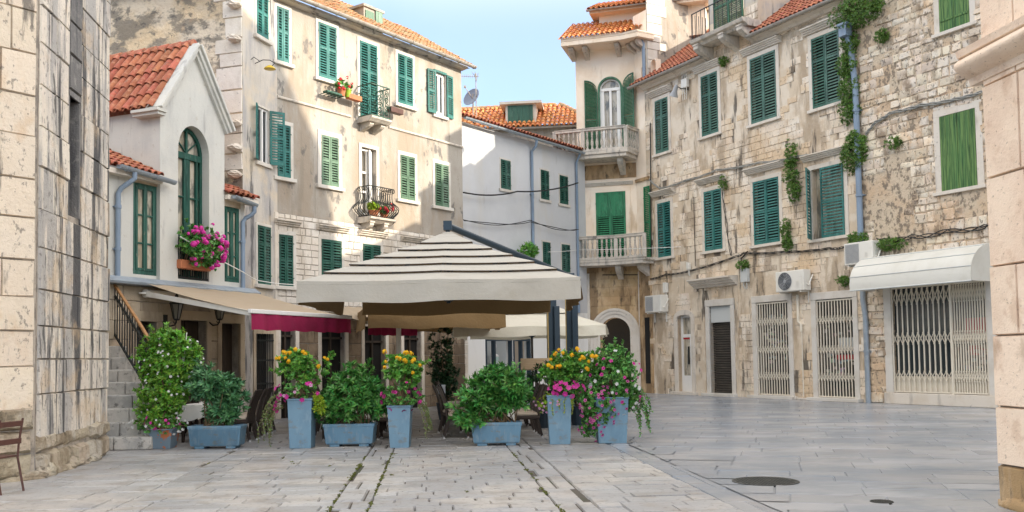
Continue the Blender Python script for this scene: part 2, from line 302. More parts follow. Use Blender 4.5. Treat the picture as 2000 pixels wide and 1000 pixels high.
MT['mannequin'] = M_('white_mannequin', (.72, .70, .68), .4); MT['mint'] = M_('mint_lace_cloth', (.40, .58, .54), .9, [((.70, .75, .72), 30, .5, .6, .8)])
MT['dish'] = M_('grey_dish', (.20, .25, .34), .4); MT['yellow'] = M_('yellow_enamel', (.60, .42, .03), .4)
MT['lampglass'] = M_('smoky_lantern_glass', (.20, .19, .16), .1, spec=.7)
def leafmat(name, c, isl=.6, hue=.035, rough=.38): return M_(name, c, rough, [(tuple(x * .7 for x in c), 5, .45, .65, .5)], isl, hue, transl=.16, spec=.45)
MT['l_pitt'] = leafmat('glossy_green_leaves', (.085, .27, .05)); MT['l_blue'] = leafmat('blue_green_leaves', (.085, .245, .09))
MT['l_jas'] = leafmat('fresh_green_leaves', (.16, .36, .04), .45, .035); MT['l_lant'] = leafmat('soft_green_leaves', (.13, .34, .05))
MT['l_dark'] = leafmat('deep_green_leaves', (.03, .085, .028)); MT['l_lime'] = leafmat('lime_leaves', (.30, .42, .03), .2)
MT['l_ger'] = leafmat('geranium_leaves', (.11, .30, .06)); MT['l_wall'] = leafmat('wall_plant_leaves', (.12, .23, .04), .45, .03)
MT['l_pale'] = leafmat('pale_trailing_leaves', (.16, .24, .07), .35); MT['bark'] = M_('brown_stems', (.16, .11, .06), .9, bump=((40, .004),))
def petal(name, c): return M_(name, c, .6, isl=.2, hue=.015, transl=.35)
MT['f_yel'] = petal('yellow_petals', (.85, .50, .012)); MT['f_pink'] = petal('pink_petals', (.70, .10, .42)); MT['f_mag'] = petal('magenta_petals', (.72, .05, .40))
MT['f_white'] = petal('white_petals', (.80, .80, .78)); MT['f_pet'] = petal('petunia_pink_petals', (.62, .14, .40)); MT['f_red'] = petal('red_petals', (.65, .02, .03))
MT['f_lil'] = petal('pale_lilac_petals', (.72, .45, .62)); MT['f_eye'] = M_('flower_throat', (.14, .01, .08), .7); MT['f_plum'] = petal('plum_petals', (.30, .01, .14))
# ---------------------------------------------------------------- building components (all in facade coordinates)
def wall(mb, u0, u1, z0, z1, holes=(), rev=.25):
    us = sorted({u0, u1} | {min(max(x, u0), u1) for h in holes for x in h[:2]}); zs = sorted({z0, z1} | {min(max(x, z0), z1) for h in holes for x in h[2:4]})
    for i in range(len(us) - 1):
        for j in range(len(zs) - 1):
            cu = (us[i] + us[i + 1]) / 2; cz = (zs[j] + zs[j + 1]) / 2
            if any(h[0] < cu < h[1] and h[2] < cz < h[3] for h in holes): continue
            mb.quad((us[i], 0, zs[j]), (us[i + 1], 0, zs[j]), (us[i + 1], 0, zs[j + 1]), (us[i], 0, zs[j + 1]))
    for h in holes:
        a, b, c, d = h[:4]
        mb.quad((a, 0, c), (a, 0, d), (a, rev, d), (a, rev, c)); mb.quad((b, 0, c), (b, rev, c), (b, rev, d), (b, 0, d))
        mb.quad((a, 0, d), (b, 0, d), (b, rev, d), (a, rev, d)); mb.quad((a, 0, c), (a, rev, c), (b, rev, c), (b, 0, c))
def arch_fill(mb, a, b, zs, zt, rev=.25, n=14, rise=1.0):
    """wall between a half-round (or flatter) arch springing at zs and the rectangle top zt, with its reveal"""
    r = (b - a) / 2; c = (a + b) / 2
    P = [(c - r * math.cos(PI * i / n), zs + r * rise * math.sin(PI * i / n)) for i in range(n + 1)]
    for i in range(n):
        (x0, y0), (x1, y1) = P[i], P[i + 1]
        mb.quad((x0, 0, y0), (x1, 0, y1), (x1, 0, zt), (x0, 0, zt)); mb.quad((x0, 0, y0), (x0, rev, y0), (x1, rev, y1), (x1, 0, y1))
def arch_ring(mb, a, b, zs, w, y0, y1, n=14, z0=None, rise=1.0):
    """moulding round an arch, with legs down to z0"""
    r = (b - a) / 2; c = (a + b) / 2
    inn = [(c - r * math.cos(PI * i / n), zs + r * rise * math.sin(PI * i / n)) for i in range(n + 1)]
    R = r + w; out = [(c - R * math.cos(PI * i / n), zs + (r * rise + w) * math.sin(PI * i / n)) for i in range(n + 1)]
    if z0 is not None: inn = [(a, z0)] + inn + [(b, z0)]; out = [(a - w, z0)] + out + [(b + w, z0)]
    for i in range(len(inn) - 1):
        (ax, az), (bx, bz), (cx, cz), (dx, dz) = inn[i], inn[i + 1], out[i + 1], out[i]
        mb.quad((ax, y0, az), (bx, y0, bz), (cx, y0, cz), (dx, y0, dz))
        mb.quad((ax, y0, az), (ax, y1, az), (bx, y1, bz), (bx, y0, bz)); mb.quad((dx, y0, dz), (cx, y0, cz), (cx, y1, cz), (dx, y1, dz))
def block(mb, a, b, c, d, p, bev, jit):
    j = lambda: rnd.uniform(-jit, jit)
    o = [(a + j(), c + j()), (b + j(), c + j()), (b + j(), d + j()), (a + j(), d + j())]
    cx = (a + b) / 2; cz = (c + d) / 2
    q = [(x + (bev if x < cx else -bev), z + (bev if z < cz else -bev)) for x, z in o]
    t = [rnd.uniform(-.15, .15) * p for _ in range(4)]
    vs = [(x, .004, z) for x, z in o] + [(x, -p + t[i], z) for i, (x, z) in enumerate(q)]
    mb.add(vs, [(4, 5, 6, 7), (0, 1, 5, 4), (1, 2, 6, 5), (2, 3, 7, 6), (3, 0, 4, 7)])
def ashlar(mb, u0, u1, z0, z1, rh=(.24, .32), bw=(.25, .55), gap=.012, p=.02, pj=.35, bev=.01, jit=.006, holes=(), keep=None, miss=0.):
    z = z0
    while z < z1 - .05:
        h = rnd.uniform(*rh)
        if z + h > z1 - rh[0] * .4: h = z1 - z
        zc = z + h / 2; segs = [(u0, u1)]
        for H in holes:
            if H[2] < zc < H[3]:
                ns = []
                for a, b in segs:
                    if H[1] <= a or H[0] >= b: ns.append((a, b)); continue
                    if H[0] - a > .06: ns.append((a, H[0]))
                    if b - H[1] > .06: ns.append((H[1], b))
                segs = ns
        for a, b in segs:
            x = a
            while x < b - .01:
                w = rnd.uniform(*bw)
                if x + w > b - bw[0] * .6: w = b - x
                if rnd.random() >= miss and (keep is None or keep(x + w / 2, zc)):
                    block(mb, x + gap / 2, x + w - gap / 2, z + gap / 2, z + h - gap / 2, p * rnd.uniform(1 - pj, 1 + pj), bev, jit)
                x += w
        z += h
def leaf_louv(w, h, mids=(.62,), t=.04, st=.055, pitch=.074, panel_top=0.):
    mb = MB(); zz = [0.0] + [m * h for m in mids] + [h]
    mb.box(0, st, -t, 0, 0, h); mb.box(w - st, w, -t, 0, 0, h)
    rails = [(0, .10)] + [(m * h - .035, m * h + .035) for m in mids] + [(h - .07, h)]
    for a, b in rails: mb.box(st, w - st, -t, 0, a, b)
    for i in range(len(rails) - 1):
        a, b = rails[i][1], rails[i + 1][0]
        if panel_top and i == len(rails) - 2:
            mb.box(st, w - st, -t * .6, -.005, a, b); mb.box(st + .06, w - st - .06, -t * .8, -t * .6, a + .07, b - .07); continue
        n = max(2, int((b - a) / pitch)); s = (b - a) / n
        for k in range(n):
            z = a + (k + .5) * s
            j = rnd.uniform(-.004, .004); A = z - s * .34 + j; B = z + s * .12 + j
            mb.add([(st, -t * .9, A), (w - st, -t * .9, A), (w - st, -.006, B), (st, -.006, B), (st, -t * .9, A + .012), (w - st, -t * .9, A + .012), (w - st, -.006, B + .012), (st, -.006, B + .012)],
                   [(0, 3, 2, 1), (4, 5, 6, 7), (0, 1, 5, 4), (2, 3, 7, 6)])
    for f in (.16, .84):  # hinge straps
        mb.box(-.03, .02, -t - .006, -t + .004, f * h - .012, f * h + .012)
    return mb
def leaf_plank(w, h, n=4, t=.04):
    mb = MB(); x = 0
    for k in range(n):
        ww = w / n; mb.box(x + .003, x + ww - .003, -t + rnd.uniform(-.004, .004), 0, rnd.uniform(0, .012), h - rnd.uniform(0, .01)); x += ww
    return mb
def leaf_arch(w, h, hs, side, t=.04):
    """half of a round-headed louvred shutter: straight up to hs, quarter round above; side=+1 when the high edge is at x=w"""
    mb = MB(); st = .06; n = 8
    def top(x):
        k = (w - x) / w if side > 0 else x / w
        return hs + (h - hs) * math.sqrt(max(0, 1 - k * k))
    prof = [(0, 0), (w, 0)] + [(w - w * i / n, top(w - w * i / n)) for i in range(n + 1)]
    # outer band
    inn = lambda x: top(x) - st
    mb.box(0, st, -t, 0, 0, max(.2, top(0))) if side < 0 else mb.box(0, st, -t, 0, 0, hs)
    mb.box(w - st, w, -t, 0, 0, top(w)) if side > 0 else mb.box(w - st, w, -t, 0, 0, hs)
    mb.box(st, w - st, -t, 0, 0, .1); mb.box(st, w - st, -t, 0, hs * .55 - .03, hs * .55 + .03)
    for i in range(n):
        x0 = w * i / n; x1 = w * (i + 1) / n
        mb.add([(x0, -t, top(x0)), (x1, -t, top(x1)), (x1, -t, inn(x1)), (x0, -t, inn(x0)), (x0, 0, top(x0)), (x1, 0, top(x1)), (x1, 0, inn(x1)), (x0, 0, inn(x0))],
               [(0, 3, 2, 1), (4, 5, 6, 7), (0, 1, 5, 4), (3, 7, 6, 2)])
    z = .13
    while z < h - .1:
        xs = [st + (w - 2 * st) * i / 12 for i in range(13)]; ok = [x for x in xs if inn(x) > z + .03]
        if ok and abs(z - hs * .55) > .05:
            a, b = ok[0], ok[-1]
            mb.add([(a, -t * .85, z - .024), (b, -t * .85, z - .024), (b, -.004, z + .018), (a, -.004, z + .018), (a, -t * .85, z - .010), (b, -t * .85, z - .010), (b, -.004, z + .03), (a, -.004, z + .03)],
                   [(0, 3, 2, 1), (4, 5, 6, 7), (0, 1, 5, 4)])
        z += .058
    return mb
def surround(r, fw=.14, fp=.03, sill=.07, top=None, sillw=.06, back=.02, bottom=True):
    a, b, c, d = r; mb = MB(); tw = top or fw
    mb.box(a - fw, a, -fp, back, c, d); mb.box(b, b + fw, -fp, back, c, d); mb.box(a - fw, b + fw, -fp, back, d, d + tw)
    if bottom: mb.box(a - fw - sillw, b + fw + sillw, -fp - sill, back, c - .10, c)
    return mb
def pane_mb(r, y=.2, x=.0): 
    m = MB(); m.box(r[0] - x, r[1] + x, y, y + .02, r[2] - x, r[3] + x); return m
def window(par, fac, r, mat, kind='closed', pitch=.074, fw=.14, fp=.03, stone='trimwhite', mids=(.62,), label=None, panel=0., ang=(0, 0), frm=True, sill=.07, back='dark', planks=4, split=True):
    """a shuttered window opening r=(u0,u1,z0,z1): stone surround > pane, shutters. kind closed / planks"""
    sm = surround(r, fw, fp, sill) if frm else surround(r, .05, .012, .03, sillw=0)
    w = mk('window', sm, MT[stone], par, fac.M, bevel=.008, label=label)
    mk('pane', pane_mb(r, .2, .02), MT[back], w, fac.M)
    a, b, c, d = r; W = (b - a); H = d - c - .01
    if kind == 'planks':
        m = leaf_plank(W / 2 - .004, H, planks // 2 + 1)
        for k, (x, g) in enumerate(((a, ang[0]), (b, ang[1]))):
            m = leaf_plank(W / 2 - .004, H, planks)
            for f in (.17, .83): m.box(.03, W / 2 - .04, -.058, -.04, f * H - .03, f * H + .03) if label and 'batten' in label else None
            mk('shutter', m, MT[mat], w, fac.at(x, .0, c + .005, g) if k == 0 else fac.at(x, 0, c + .005, PI - g) @ Matrix.Scale(-1, 4, (0, 1, 0)))
        return w
    for k in range(2):
        m = leaf_louv(W / 2 - .004, H, mids, panel_top=panel, pitch=pitch)
        M = fac.at(a, -.005, c + .005, -ang[0]) if k == 0 else fac.at(b, -.005, c + .005, PI + ang[1]) @ Matrix.Scale(-1, 4, (0, 1, 0))
        mk('shutter', m, MT[mat], w, M)
    return w
def casement(par, fac, r, mat, y=.12, cols=2, rows=3, fr=.055, mun=.028, glass='glass', name='window', surr=None, fw=.1, label=None):
    """glazed window: frame with casements and muntins > pane"""
    a, b, c, d = r; m = MB()
    m.box(a, a + fr, y - .05, y + .03, c, d); m.box(b - fr, b, y - .05, y + .03, c, d)
    m.box(a + fr, b - fr, y - .05, y + .03, d - fr, d); m.box(a + fr, b - fr, y - .05, y + .03, c, c + fr * 1.3)
    w = (b - a - 2 * fr) / cols
    for i in range(cols):
        x0 = a + fr + i * w; x1 = x0 + w; s = fr * .8
        m.box(x0 + .002, x0 + s, y - .065, y, c + fr * 1.3, d - fr); m.box(x1 - s, x1 - .002, y - .065, y, c + fr * 1.3, d - fr)
        for k in range(1, rows):
            z = c + fr + (d - c - 2 * fr) * k / rows; m.box(x0 + s, x1 - s, y - .05, y, z - mun / 2, z + mun / 2)
        m.box(x0 + s, x1 - s, y - .063, y, c + fr * 1.3, c + fr * 1.3 + s); m.box(x0 + s, x1 - s, y - .063, y, d - fr - s, d - fr)
    o = mk(name, m, MT[mat], par, fac.M, bevel=.004, label=label)
    mk('pane', pane_mb(r, y - .02, -.02), MT[glass], o, fac.M)
    if surr: mk('surround', surround(r, fw, .03, .06), MT[surr], o, fac.M, bevel=.006)
    return o
def cornice(par, fac, u0, u1, z, h=.22, p=.24, mat='trim', steps=4, name='cornice'):
    pr = [(.03, z), (-.02, z)]
    for i in range(steps):
        y = -.03 - (p - .03) * (i + 1) / steps; za = z + h * i / steps; zb = z + h * (i + 1) / steps
        pr += [(y, za + h / steps * .35), (y, zb)]
    pr += [(.03, z + h + .015)]
    m = MB(); m.profx(pr, u0, u1); return mk(name, m, MT[mat], par, fac.M)
def tile_field(mb, a0, a1, L, pitch=.21, course=.34, r=None, thick=True, fa0=None, fa1=None, wob=.006):
    """barrel tiles on a slope: x along the eave a0..a1, y up the slope 0..L, z normal; fa0/fa1(y): clipped limits"""
    r = r or pitch * .38; ncol = max(1, int(round((a1 - a0) / pitch))); pw = (a1 - a0) / ncol; n = 6
    nr = int(math.ceil(L / course))
    mb.quad((a0, 0, .01), (a1, 0, .01), (a1, L, .01), (a0, L, .01)) if fa0 is None and fa1 is None else None
    for i in range(ncol):
        xc = a0 + (i + .5) * pw
        for k in range(nr):
            y0 = k * course - .03; y1 = min((k + 1) * course + .05, L + .02)
            ym = (y0 + y1) / 2
            if fa0 and xc < fa0(ym): continue
            if fa1 and xc > fa1(ym): continue
            dx = rnd.uniform(-wob, wob); dz = rnd.uniform(0, wob); sk = rnd.uniform(-wob, wob)
            r0, r1 = r * 1.08, r * .86; vs = []
            for (y, rr, zz, ox) in ((y0, r0, .055 + dz, dx), (y1, r1, .025 + dz, dx + sk)):
                for j in range(n + 1):
                    t = PI * j / n; vs.append((xc + ox - rr * math.cos(t), y, zz + rr * math.sin(t) * .95))
            m = n + 1; fs = [(j, j + 1, m + j + 1, m + j) for j in range(n)]
            if thick:
                o = len(vs)
                for j in range(n + 1):
                    t = PI * j / n; vs.append((xc + dx - (r0 - .02) * math.cos(t), y0, .055 + dz + (r0 - .02) * math.sin(t) * .95))
                fs += [(o + j, o + j + 1, j + 1, j) for j in range(n)]
            mb.add(vs, fs)
        for k in range(nr):   # the pan tile between two barrels
            xg = a0 + i * pw; y0 = k * course; y1 = min(y0 + course + .04, L)
            if (fa0 and xg < fa0((y0 + y1) / 2)) or (fa1 and xg > fa1((y0 + y1) / 2)): continue
            w = pw * .34
            mb.add([(xg - w, y0, .05), (xg, y0, .02), (xg + w, y0, .05), (xg - w, y1, .035), (xg, y1, .005), (xg + w, y1, .035)], [(0, 1, 4, 3), (1, 2, 5, 4)])
def slope_M(fac, u, y, z, pitch):
    """frame of a roof slope that rises inward from (u,y,z): x along the eave, y up the slope"""
    return fac.M @ Matrix.Translation((u, y, z)) @ Matrix.Rotation(pitch, 4, 'X')
def gutter(par, fac, u0, u1, y, z0, z1=None, r=.075, mat='gutter', name='gutter', brk=.8):
    z1 = z0 if z1 is None else z1; m = MB(); n = 7
    vs = []
    for (u, z) in ((u0, z0), (u1, z1)):
        for rr in (r, r - .012):
            for j in range(n + 1):
                t = PI + PI * j / n; vs.append((u, y + rr * math.cos(t), z + rr * math.sin(t)))
    k = n + 1; fs = []
    for j in range(n): fs += [(j, j + 1, 2 * k + j + 1, 2 * k + j), (k + j + 1, k + j, 3 * k + j, 3 * k + j + 1)]
    for o in (0, 2 * k): fs.append(tuple(o + j for j in range(k)))
    m.add(vs, fs); x = u0 + .2
    while x < u1:
        f = (x - u0) / (u1 - u0); zz = z0 + (z1 - z0) * f
        m.tube([(x, y + (r + .006) * math.cos(PI + PI * j / 6), zz + (r + .006) * math.sin(PI + PI * j / 6)) for j in range(7)], .012, 4); x += brk
    return mk(name, m, MT[mat], par, fac.M, smooth=40)
def downpipe(par, fac, pts, r=.05, mat='pipe', joints=(), name='drainpipe'):
    m = MB(); m.tube(pts, r, 10)
    for (u, y, z) in joints: m.lathe([(r * 1.2, -.04), (r * 1.25, 0), (r * 1.2, .04)], 10, (u, y, z)); m.box(u - r * 1.5, u + r * 1.5, y, y + r * 2.2, z - .012, z + .012)
    return mk(name, m, MT[mat], par, fac.M, smooth=40)
def corbel(w, p, h, steps=0):
    """scroll bracket: x width, sticks out to -p, top at z=0, hangs to -h"""
    m = MB(); pr = [(0, 0), (-p, 0), (-p, -h * .22)]
    for i in range(7): t = i / 6; pr.append((-p * (1 - t) ** 1.2 - .02 * math.sin(t * PI * 2), -h * .25 - h * .75 * t ** .75))
    pr.append((0, -h)); m.profx(pr[::-1], -w / 2, w / 2); m.profx([(0, .0), (-p - .03, 0), (-p - .03, .05), (0, .05)][::-1], -w / 2 - .02, w / 2 + .02)
    return m
BAL = [(.058, 0), (.058, .05), (.04, .07), (.035, .10), (.062, .22), (.066, .30), (.045, .42), (.032, .50), (.03, .53), (.045, .56), (.03, .585), (.05, .66), (.036, .72), (.055, .76), (.055, .80)]
def balustrade(par, fac, path, z, h=.9, step=.24, mat='balc', post=.16, ends=(True, True)):
    """stone railing along a path of (u,y) points: rails and posts, balusters as copies"""
    m = MB(); pr = [Vector((p[0], p[1], 0)) for p in path]; sc = (h - .2) / .80; first = None
    rl = mk('railing', m, MT[mat], par, fac.M) if False else None
    for i in range(len(pr) - 1):
        a, b = pr[i], pr[i + 1]
        m.bar(a + Vector((0, 0, z + .05)), b + Vector((0, 0, z + .05)), .15, .10); m.bar(a + Vector((0, 0, z + h - .05)), b + Vector((0, 0, z + h - .05)), .19, .10)
        m.bar(a + Vector((0, 0, z + h + .015)), b + Vector((0, 0, z + h + .015)), .24, .035)
    for i, p in enumerate(pr):
        if (i == 0 and not ends[0]) or (i == len(pr) - 1 and not ends[1]): continue
        m.box(p.x - post / 2, p.x + post / 2, p.y - post / 2, p.y + post / 2, z + .002, z + h - .002)
    rl = mk('railing', m, MT[mat], par, fac.M, bevel=.012)
    proto = None
    for i in range(len(pr) - 1):
        a, b = pr[i], pr[i + 1]; L = (b - a).length - post * 1.1; n = max(1, int(round(L / step)))
        for k in range(n):
            q = a + (b - a).normalized() * (post * .55 + L * (k + .5) / n); MM = fac.at(q.x, q.y, z + .10)
            if proto is None:
                bm = MB(); bm.lathe([(r_, z_ * sc) for r_, z_ in BAL], 10); proto = mk('baluster', bm, MT[mat], rl, MM, smooth=50); continue
            c = proto.copy(); COL.objects.link(c); c.parent = rl; c.matrix_basis = WM[rl.name].inverted() @ MM; WM[c.name] = MM
    return rl
def cable(name, label, pts, r=.02, mat='cable', sag=0., cat='cable', n=10, strands=1, spread=.02):
    m = MB()
    for s in range(strands):
        P = []
        for i in range(len(pts) - 1):
            a, b = Vector(pts[i]), Vector(pts[i + 1])
            for k in range(n): 
                t = k / n; p = a.lerp(b, t); p.z -= sag * 4 * t * (1 - t)
                if strands > 1: p = p + Vector((0, 0, spread * math.sin(s * 2.1 + (i * n + k) * .55))) + Vector((spread * .5 * math.cos(s * 2.1 + (i * n + k) * .55), 0, 0))
                P.append(p)
        P.append(Vector(pts[-1])); m.tube(P, r, 5)
    return tag(mk(name, m, MT[mat], smooth=60), label, cat)
# ================================================================ SUN, SKY, CAMERA
sc = bpy.context.scene
SUN_EL, SUN_AZ = math.radians(20), math.radians(-20)      # direction to the sun, azimuth from +X towards +Y
SUNV = Vector((math.cos(SUN_AZ) * math.cos(SUN_EL), math.sin(SUN_AZ) * math.cos(SUN_EL), math.sin(SUN_EL)))
ld = bpy.data.lights.new('sun', 'SUN'); ld.energy = 2.6; ld.angle = math.radians(.5); ld.color = (1, .88, .72)
lo = bpy.data.objects.new('sun', ld); COL.objects.link(lo); lo.rotation_euler = SUNV.to_track_quat('Z', 'Y').to_euler()
w = bpy.data.worlds.new('World'); sc.world = w; w.use_nodes = True; nt = w.node_tree
sk = nt.nodes.new('ShaderNodeTexSky'); sk.sky_type = 'NISHITA'; sk.sun_disc = False; sk.sun_elevation = SUN_EL
sk.sun_rotation = PI / 2 - SUN_AZ; sk.air_density = 1.0; sk.dust_density = 2.6; sk.ozone_density = 5.0
# added bright cloud veil above the view fills the shade, clear blue lower down
CLK = 10.4
tcw = nt.nodes.new('ShaderNodeTexCoord'); sx = nt.nodes.new('ShaderNodeSeparateXYZ'); nt.links.new(tcw.outputs['Generated'], sx.inputs[0])
mr = nt.nodes.new('ShaderNodeMapRange'); mr.interpolation_type = 'SMOOTHSTEP'; mr.inputs[1].default_value = .33; mr.inputs[2].default_value = .62; mr.inputs[3].default_value = .085; nt.links.new(sx.outputs[2], mr.inputs[0])
nz = nt.nodes.new('ShaderNodeTexNoise'); nz.inputs['Scale'].default_value = 3.5; nz.inputs['Detail'].default_value = 6; nt.links.new(tcw.outputs['Generated'], nz.inputs['Vector'])
m2_ = nt.nodes.new('ShaderNodeMapRange'); m2_.interpolation_type = 'SMOOTHSTEP'; m2_.inputs[1].default_value = .32; m2_.inputs[2].default_value = .55; m2_.inputs[3].default_value = .8; nt.links.new(nz.outputs[0], m2_.inputs[0])
mu = nt.nodes.new('ShaderNodeMath'); mu.operation = 'MULTIPLY'; nt.links.new(mr.outputs[0], mu.inputs[0]); nt.links.new(m2_.outputs[0], mu.inputs[1])
mz = nt.nodes.new('ShaderNodeMapRange'); mz.interpolation_type = 'SMOOTHSTEP'; mz.inputs[1].default_value = .60; mz.inputs[2].default_value = .92; mz.inputs[3].default_value = 1; mz.inputs[4].default_value = .28; nt.links.new(sx.outputs[2], mz.inputs[0])
mu2 = nt.nodes.new('ShaderNodeMath'); mu2.operation = 'MULTIPLY'; nt.links.new(mu.outputs[0], mu2.inputs[0]); nt.links.new(mz.outputs[0], mu2.inputs[1]); mu = mu2
mxw = nt.nodes.new('ShaderNodeMix'); mxw.data_type = 'RGBA'; nt.links.new(mu.outputs[0], mxw.inputs[0]); nt.links.new(sk.outputs[0], mxw.inputs[6]); mxw.inputs[7].default_value = (CLK, CLK * .925, CLK * .82, 1)
nt.links.new(mxw.outputs[2], nt.nodes['Background'].inputs[0]); nt.nodes['Background'].inputs[1].default_value = .15
cd = bpy.data.cameras.new('camera'); co = bpy.data.objects.new('camera', cd); COL.objects.link(co); sc.camera = co
cd.sensor_width = 36; cd.lens = FPX / 2000 * 36; cd.shift_y = (PCY - 500) / 2000; cd.clip_end = 5000; cd.clip_start = .05
co.matrix_world = Matrix(((RC.x, UC.x, -_F.x, CAM.x), (RC.y, UC.y, -_F.y, CAM.y), (RC.z, UC.z, -_F.z, CAM.z), (0, 0, 0, 1)))
vs = sc.view_settings; vs.view_transform = 'Standard'; vs.look = 'None'; vs.gamma = 1; vs.exposure = 1.38
# ================================================================ GROUND
AX = Vector((-.087, 1, 0)).normalized(); TX = Vector((AX.y, -AX.x, 0))        # along and across the strips of paving
GM = Matrix(((TX.x, AX.x, 0, 0), (TX.y, AX.y, 0, 0), (0, 0, 1, 0), (0, 0, 0, 1)))
GI = GM.inverted()
def gt(px, py): q = GI @ gnd(px, py); return q.x, q.y
MT['pave'] = M_('worn_white_paving', (.345, .345, .34), .42, [((.27, .27, .275), .35, .42, .60, .7), ((.43, .40, .36), .9, .5, .66, .7), ((.24, .21, .18), 2.6, .54, .68, .6), ((.10, .085, .07), (16, 16, 16), .60, .69, .6)], .24, .014, ((7, .006), (45, .002)), spec=.5)
MT['pavesmooth'] = M_('polished_white_paving', (.345, .355, .37), .27, [((.235, .265, .30), (.30, .5, 1), .42, .60, .85), ((.41, .40, .385), .8, .5, .68, .5), ((.22, .21, .20), (1.5, 5, 1), .58, .72, .45)], .18, .010, ((7, .004), (45, .0015)), spec=.55)
MT['ground'] = M_('earth_and_sand_joints', (.085, .075, .06), .95, [((.04, .05, .02), 1.5, .52, .66, .8)], bump=((30, .01),))
m = MB(); m.quad((-400, -60, -.02), (400, -60, -.02), (400, 600, -.02), (-400, 600, -.02))
struct(mk('ground', m, MT['ground']))
def slab(mb, a, b, c, d, rot=None):
    j = lambda k=.008: rnd.uniform(-k, k)
    o = [(a + j(), c + j()), (b + j(), c + j()), (b + j(), d + j()), (a + j(), d + j())]; e = rnd.uniform(.006, .014)
    cx = (a + b) / 2; cy = (c + d) / 2; h = rnd.uniform(-.004, .004); tx = rnd.uniform(-.004, .004); ty = rnd.uniform(-.006, .006)
    vs = [(x, y, -.02) for x, y in o] + [(x + (e if x < cx else -e), y + (e if y < cy else -e), h + (x - cx) * tx + (y - cy) * ty) for x, y in o]
    mb.add(vs, [(4, 5, 6, 7), (0, 1, 5, 4), (1, 2, 6, 5), (2, 3, 7, 6), (3, 0, 4, 7)])
def pave(mb, t0, t1, l0, l1, rh, bw, gap=(.006, .016), inside=None):
    l = l0
    while l < l1:
        h = rnd.uniform(*rh); x = t0 - rnd.uniform(0, bw[0]); first = True
        while x < t1:
            w = rnd.uniform(*bw); a = max(x, t0); b = min(x + w, t1); g = rnd.uniform(*gap); g2 = rnd.uniform(*gap)
            if b - a > .1 and (inside is None or inside((a + b) / 2, l + h / 2)): slab(mb, a + g / 2, b - g / 2, l + g2 / 2, l + h - g2 / 2)
            x += w
        l += h
tA0 = gt(640, 1000)[0]; tA1 = tA0 + .42; tB1 = gt(1180, 1000)[0]; tB0 = tB1 - .42
tC0 = gt(1200, 874)[0]; tC1 = gt(1228, 868)[0]
m = MB()
pave(m, -22, tA0 - 2.4, 6, 19, (.55, .8), (.7, 1.5), (.006, .014)); pave(m, tA0 - 2.4, tA0, 6, 17.6, (.28, .46), (.5, 1.1), (.005, .015)); pave(m, -22, tA0, 17.6, 34, (.3, .45), (.5, 1.0))
pave(m, tA0, tA1, 6, 34, (.5, 1.2), (.42, .421), (.012, .03))
pave(m, tA1, tB0, 6, 34, (.20, .38), (.35, .85), (.004, .014))
pave(m, tB0, tB1, 6, 40, (.5, 1.2), (.42, .421), (.014, .034))
pave(m, tB1, tC0, 6, 44, (.28, .45), (.5, .95), (.003, .009))
struct(mk('paving', m, MT['pave'], None, GM))
m = MB(); pave(m, tC0, tC1, 6, 44, (.6, 1.3), (tC1 - tC0, tC1 - tC0 + .01), (.003, .008))
RG = Matrix.Rotation(math.radians(-21), 4, 'Z')
m.quad((tC0 - .03, 6, -.015), (30, 6, -.015), (30, 48, -.015), (tC0 - .03, 48, -.015))
m2 = MB(); pave(m2, -30, 40, -10, 52, (.42, .7), (.6, 1.3), (.002, .006), inside=lambda t, l: (lambda q: q.x > tC1 - 1 and q.x < 26 and 5 < q.y < 48)(RG @ Vector((t, l, 0))))
def clip(poly, x0):
    out = []
    for i, p in enumerate(poly):
        q = poly[(i + 1) % len(poly)]
        if p.x >= x0: out.append(p)
        if (p.x >= x0) != (q.x >= x0): out.append(p.lerp(q, (x0 - p.x) / (q.x - p.x)))
    return out
for k in range(0, len(m2.v), 8):
    vs_ = [RG @ Vector(v) for v in m2.v[k:k + 8]]; xs = [v.x for v in vs_]
    if max(xs) < tC1 + .05: continue
    if min(xs) > tC1 + .003: m.add(vs_, [(4, 5, 6, 7), (0, 1, 5, 4), (1, 2, 6, 5), (2, 3, 7, 6), (3, 0, 4, 7)])
    else:
        P_ = clip(vs_[4:8], tC1 + .005)
        if len(P_) > 2: m.add(P_, [tuple(range(len(P_)))])
struct(mk('paving', m, MT['pavesmooth'], None, GM))
# moss in the wider joints of the paving
mb = MB()
for _ in range(120):
    t = rnd.choice([tA0, tA1, tA0, tA1, tB0, rnd.uniform(tA0 - 3.5, tB0)]) + rnd.gauss(0, .012); l = rnd.uniform(8.5, 16)
    for k in range(rnd.randint(3, 9)):
        mb.blob((t + rnd.gauss(0, .012), l + k * .02 + rnd.gauss(0, .01), -.004), (rnd.uniform(.008, .018), rnd.uniform(.01, .022), rnd.uniform(.006, .014)), 5, 3, .3)
MT['moss'] = M_('moss', (.09, .10, .02), .95, isl=.4, hue=.03); o = mk('moss', mb, MT['moss'], None, GM); o['kind'] = 'stuff'; tag(o, 'moss growing in the joints of the paving', 'moss')
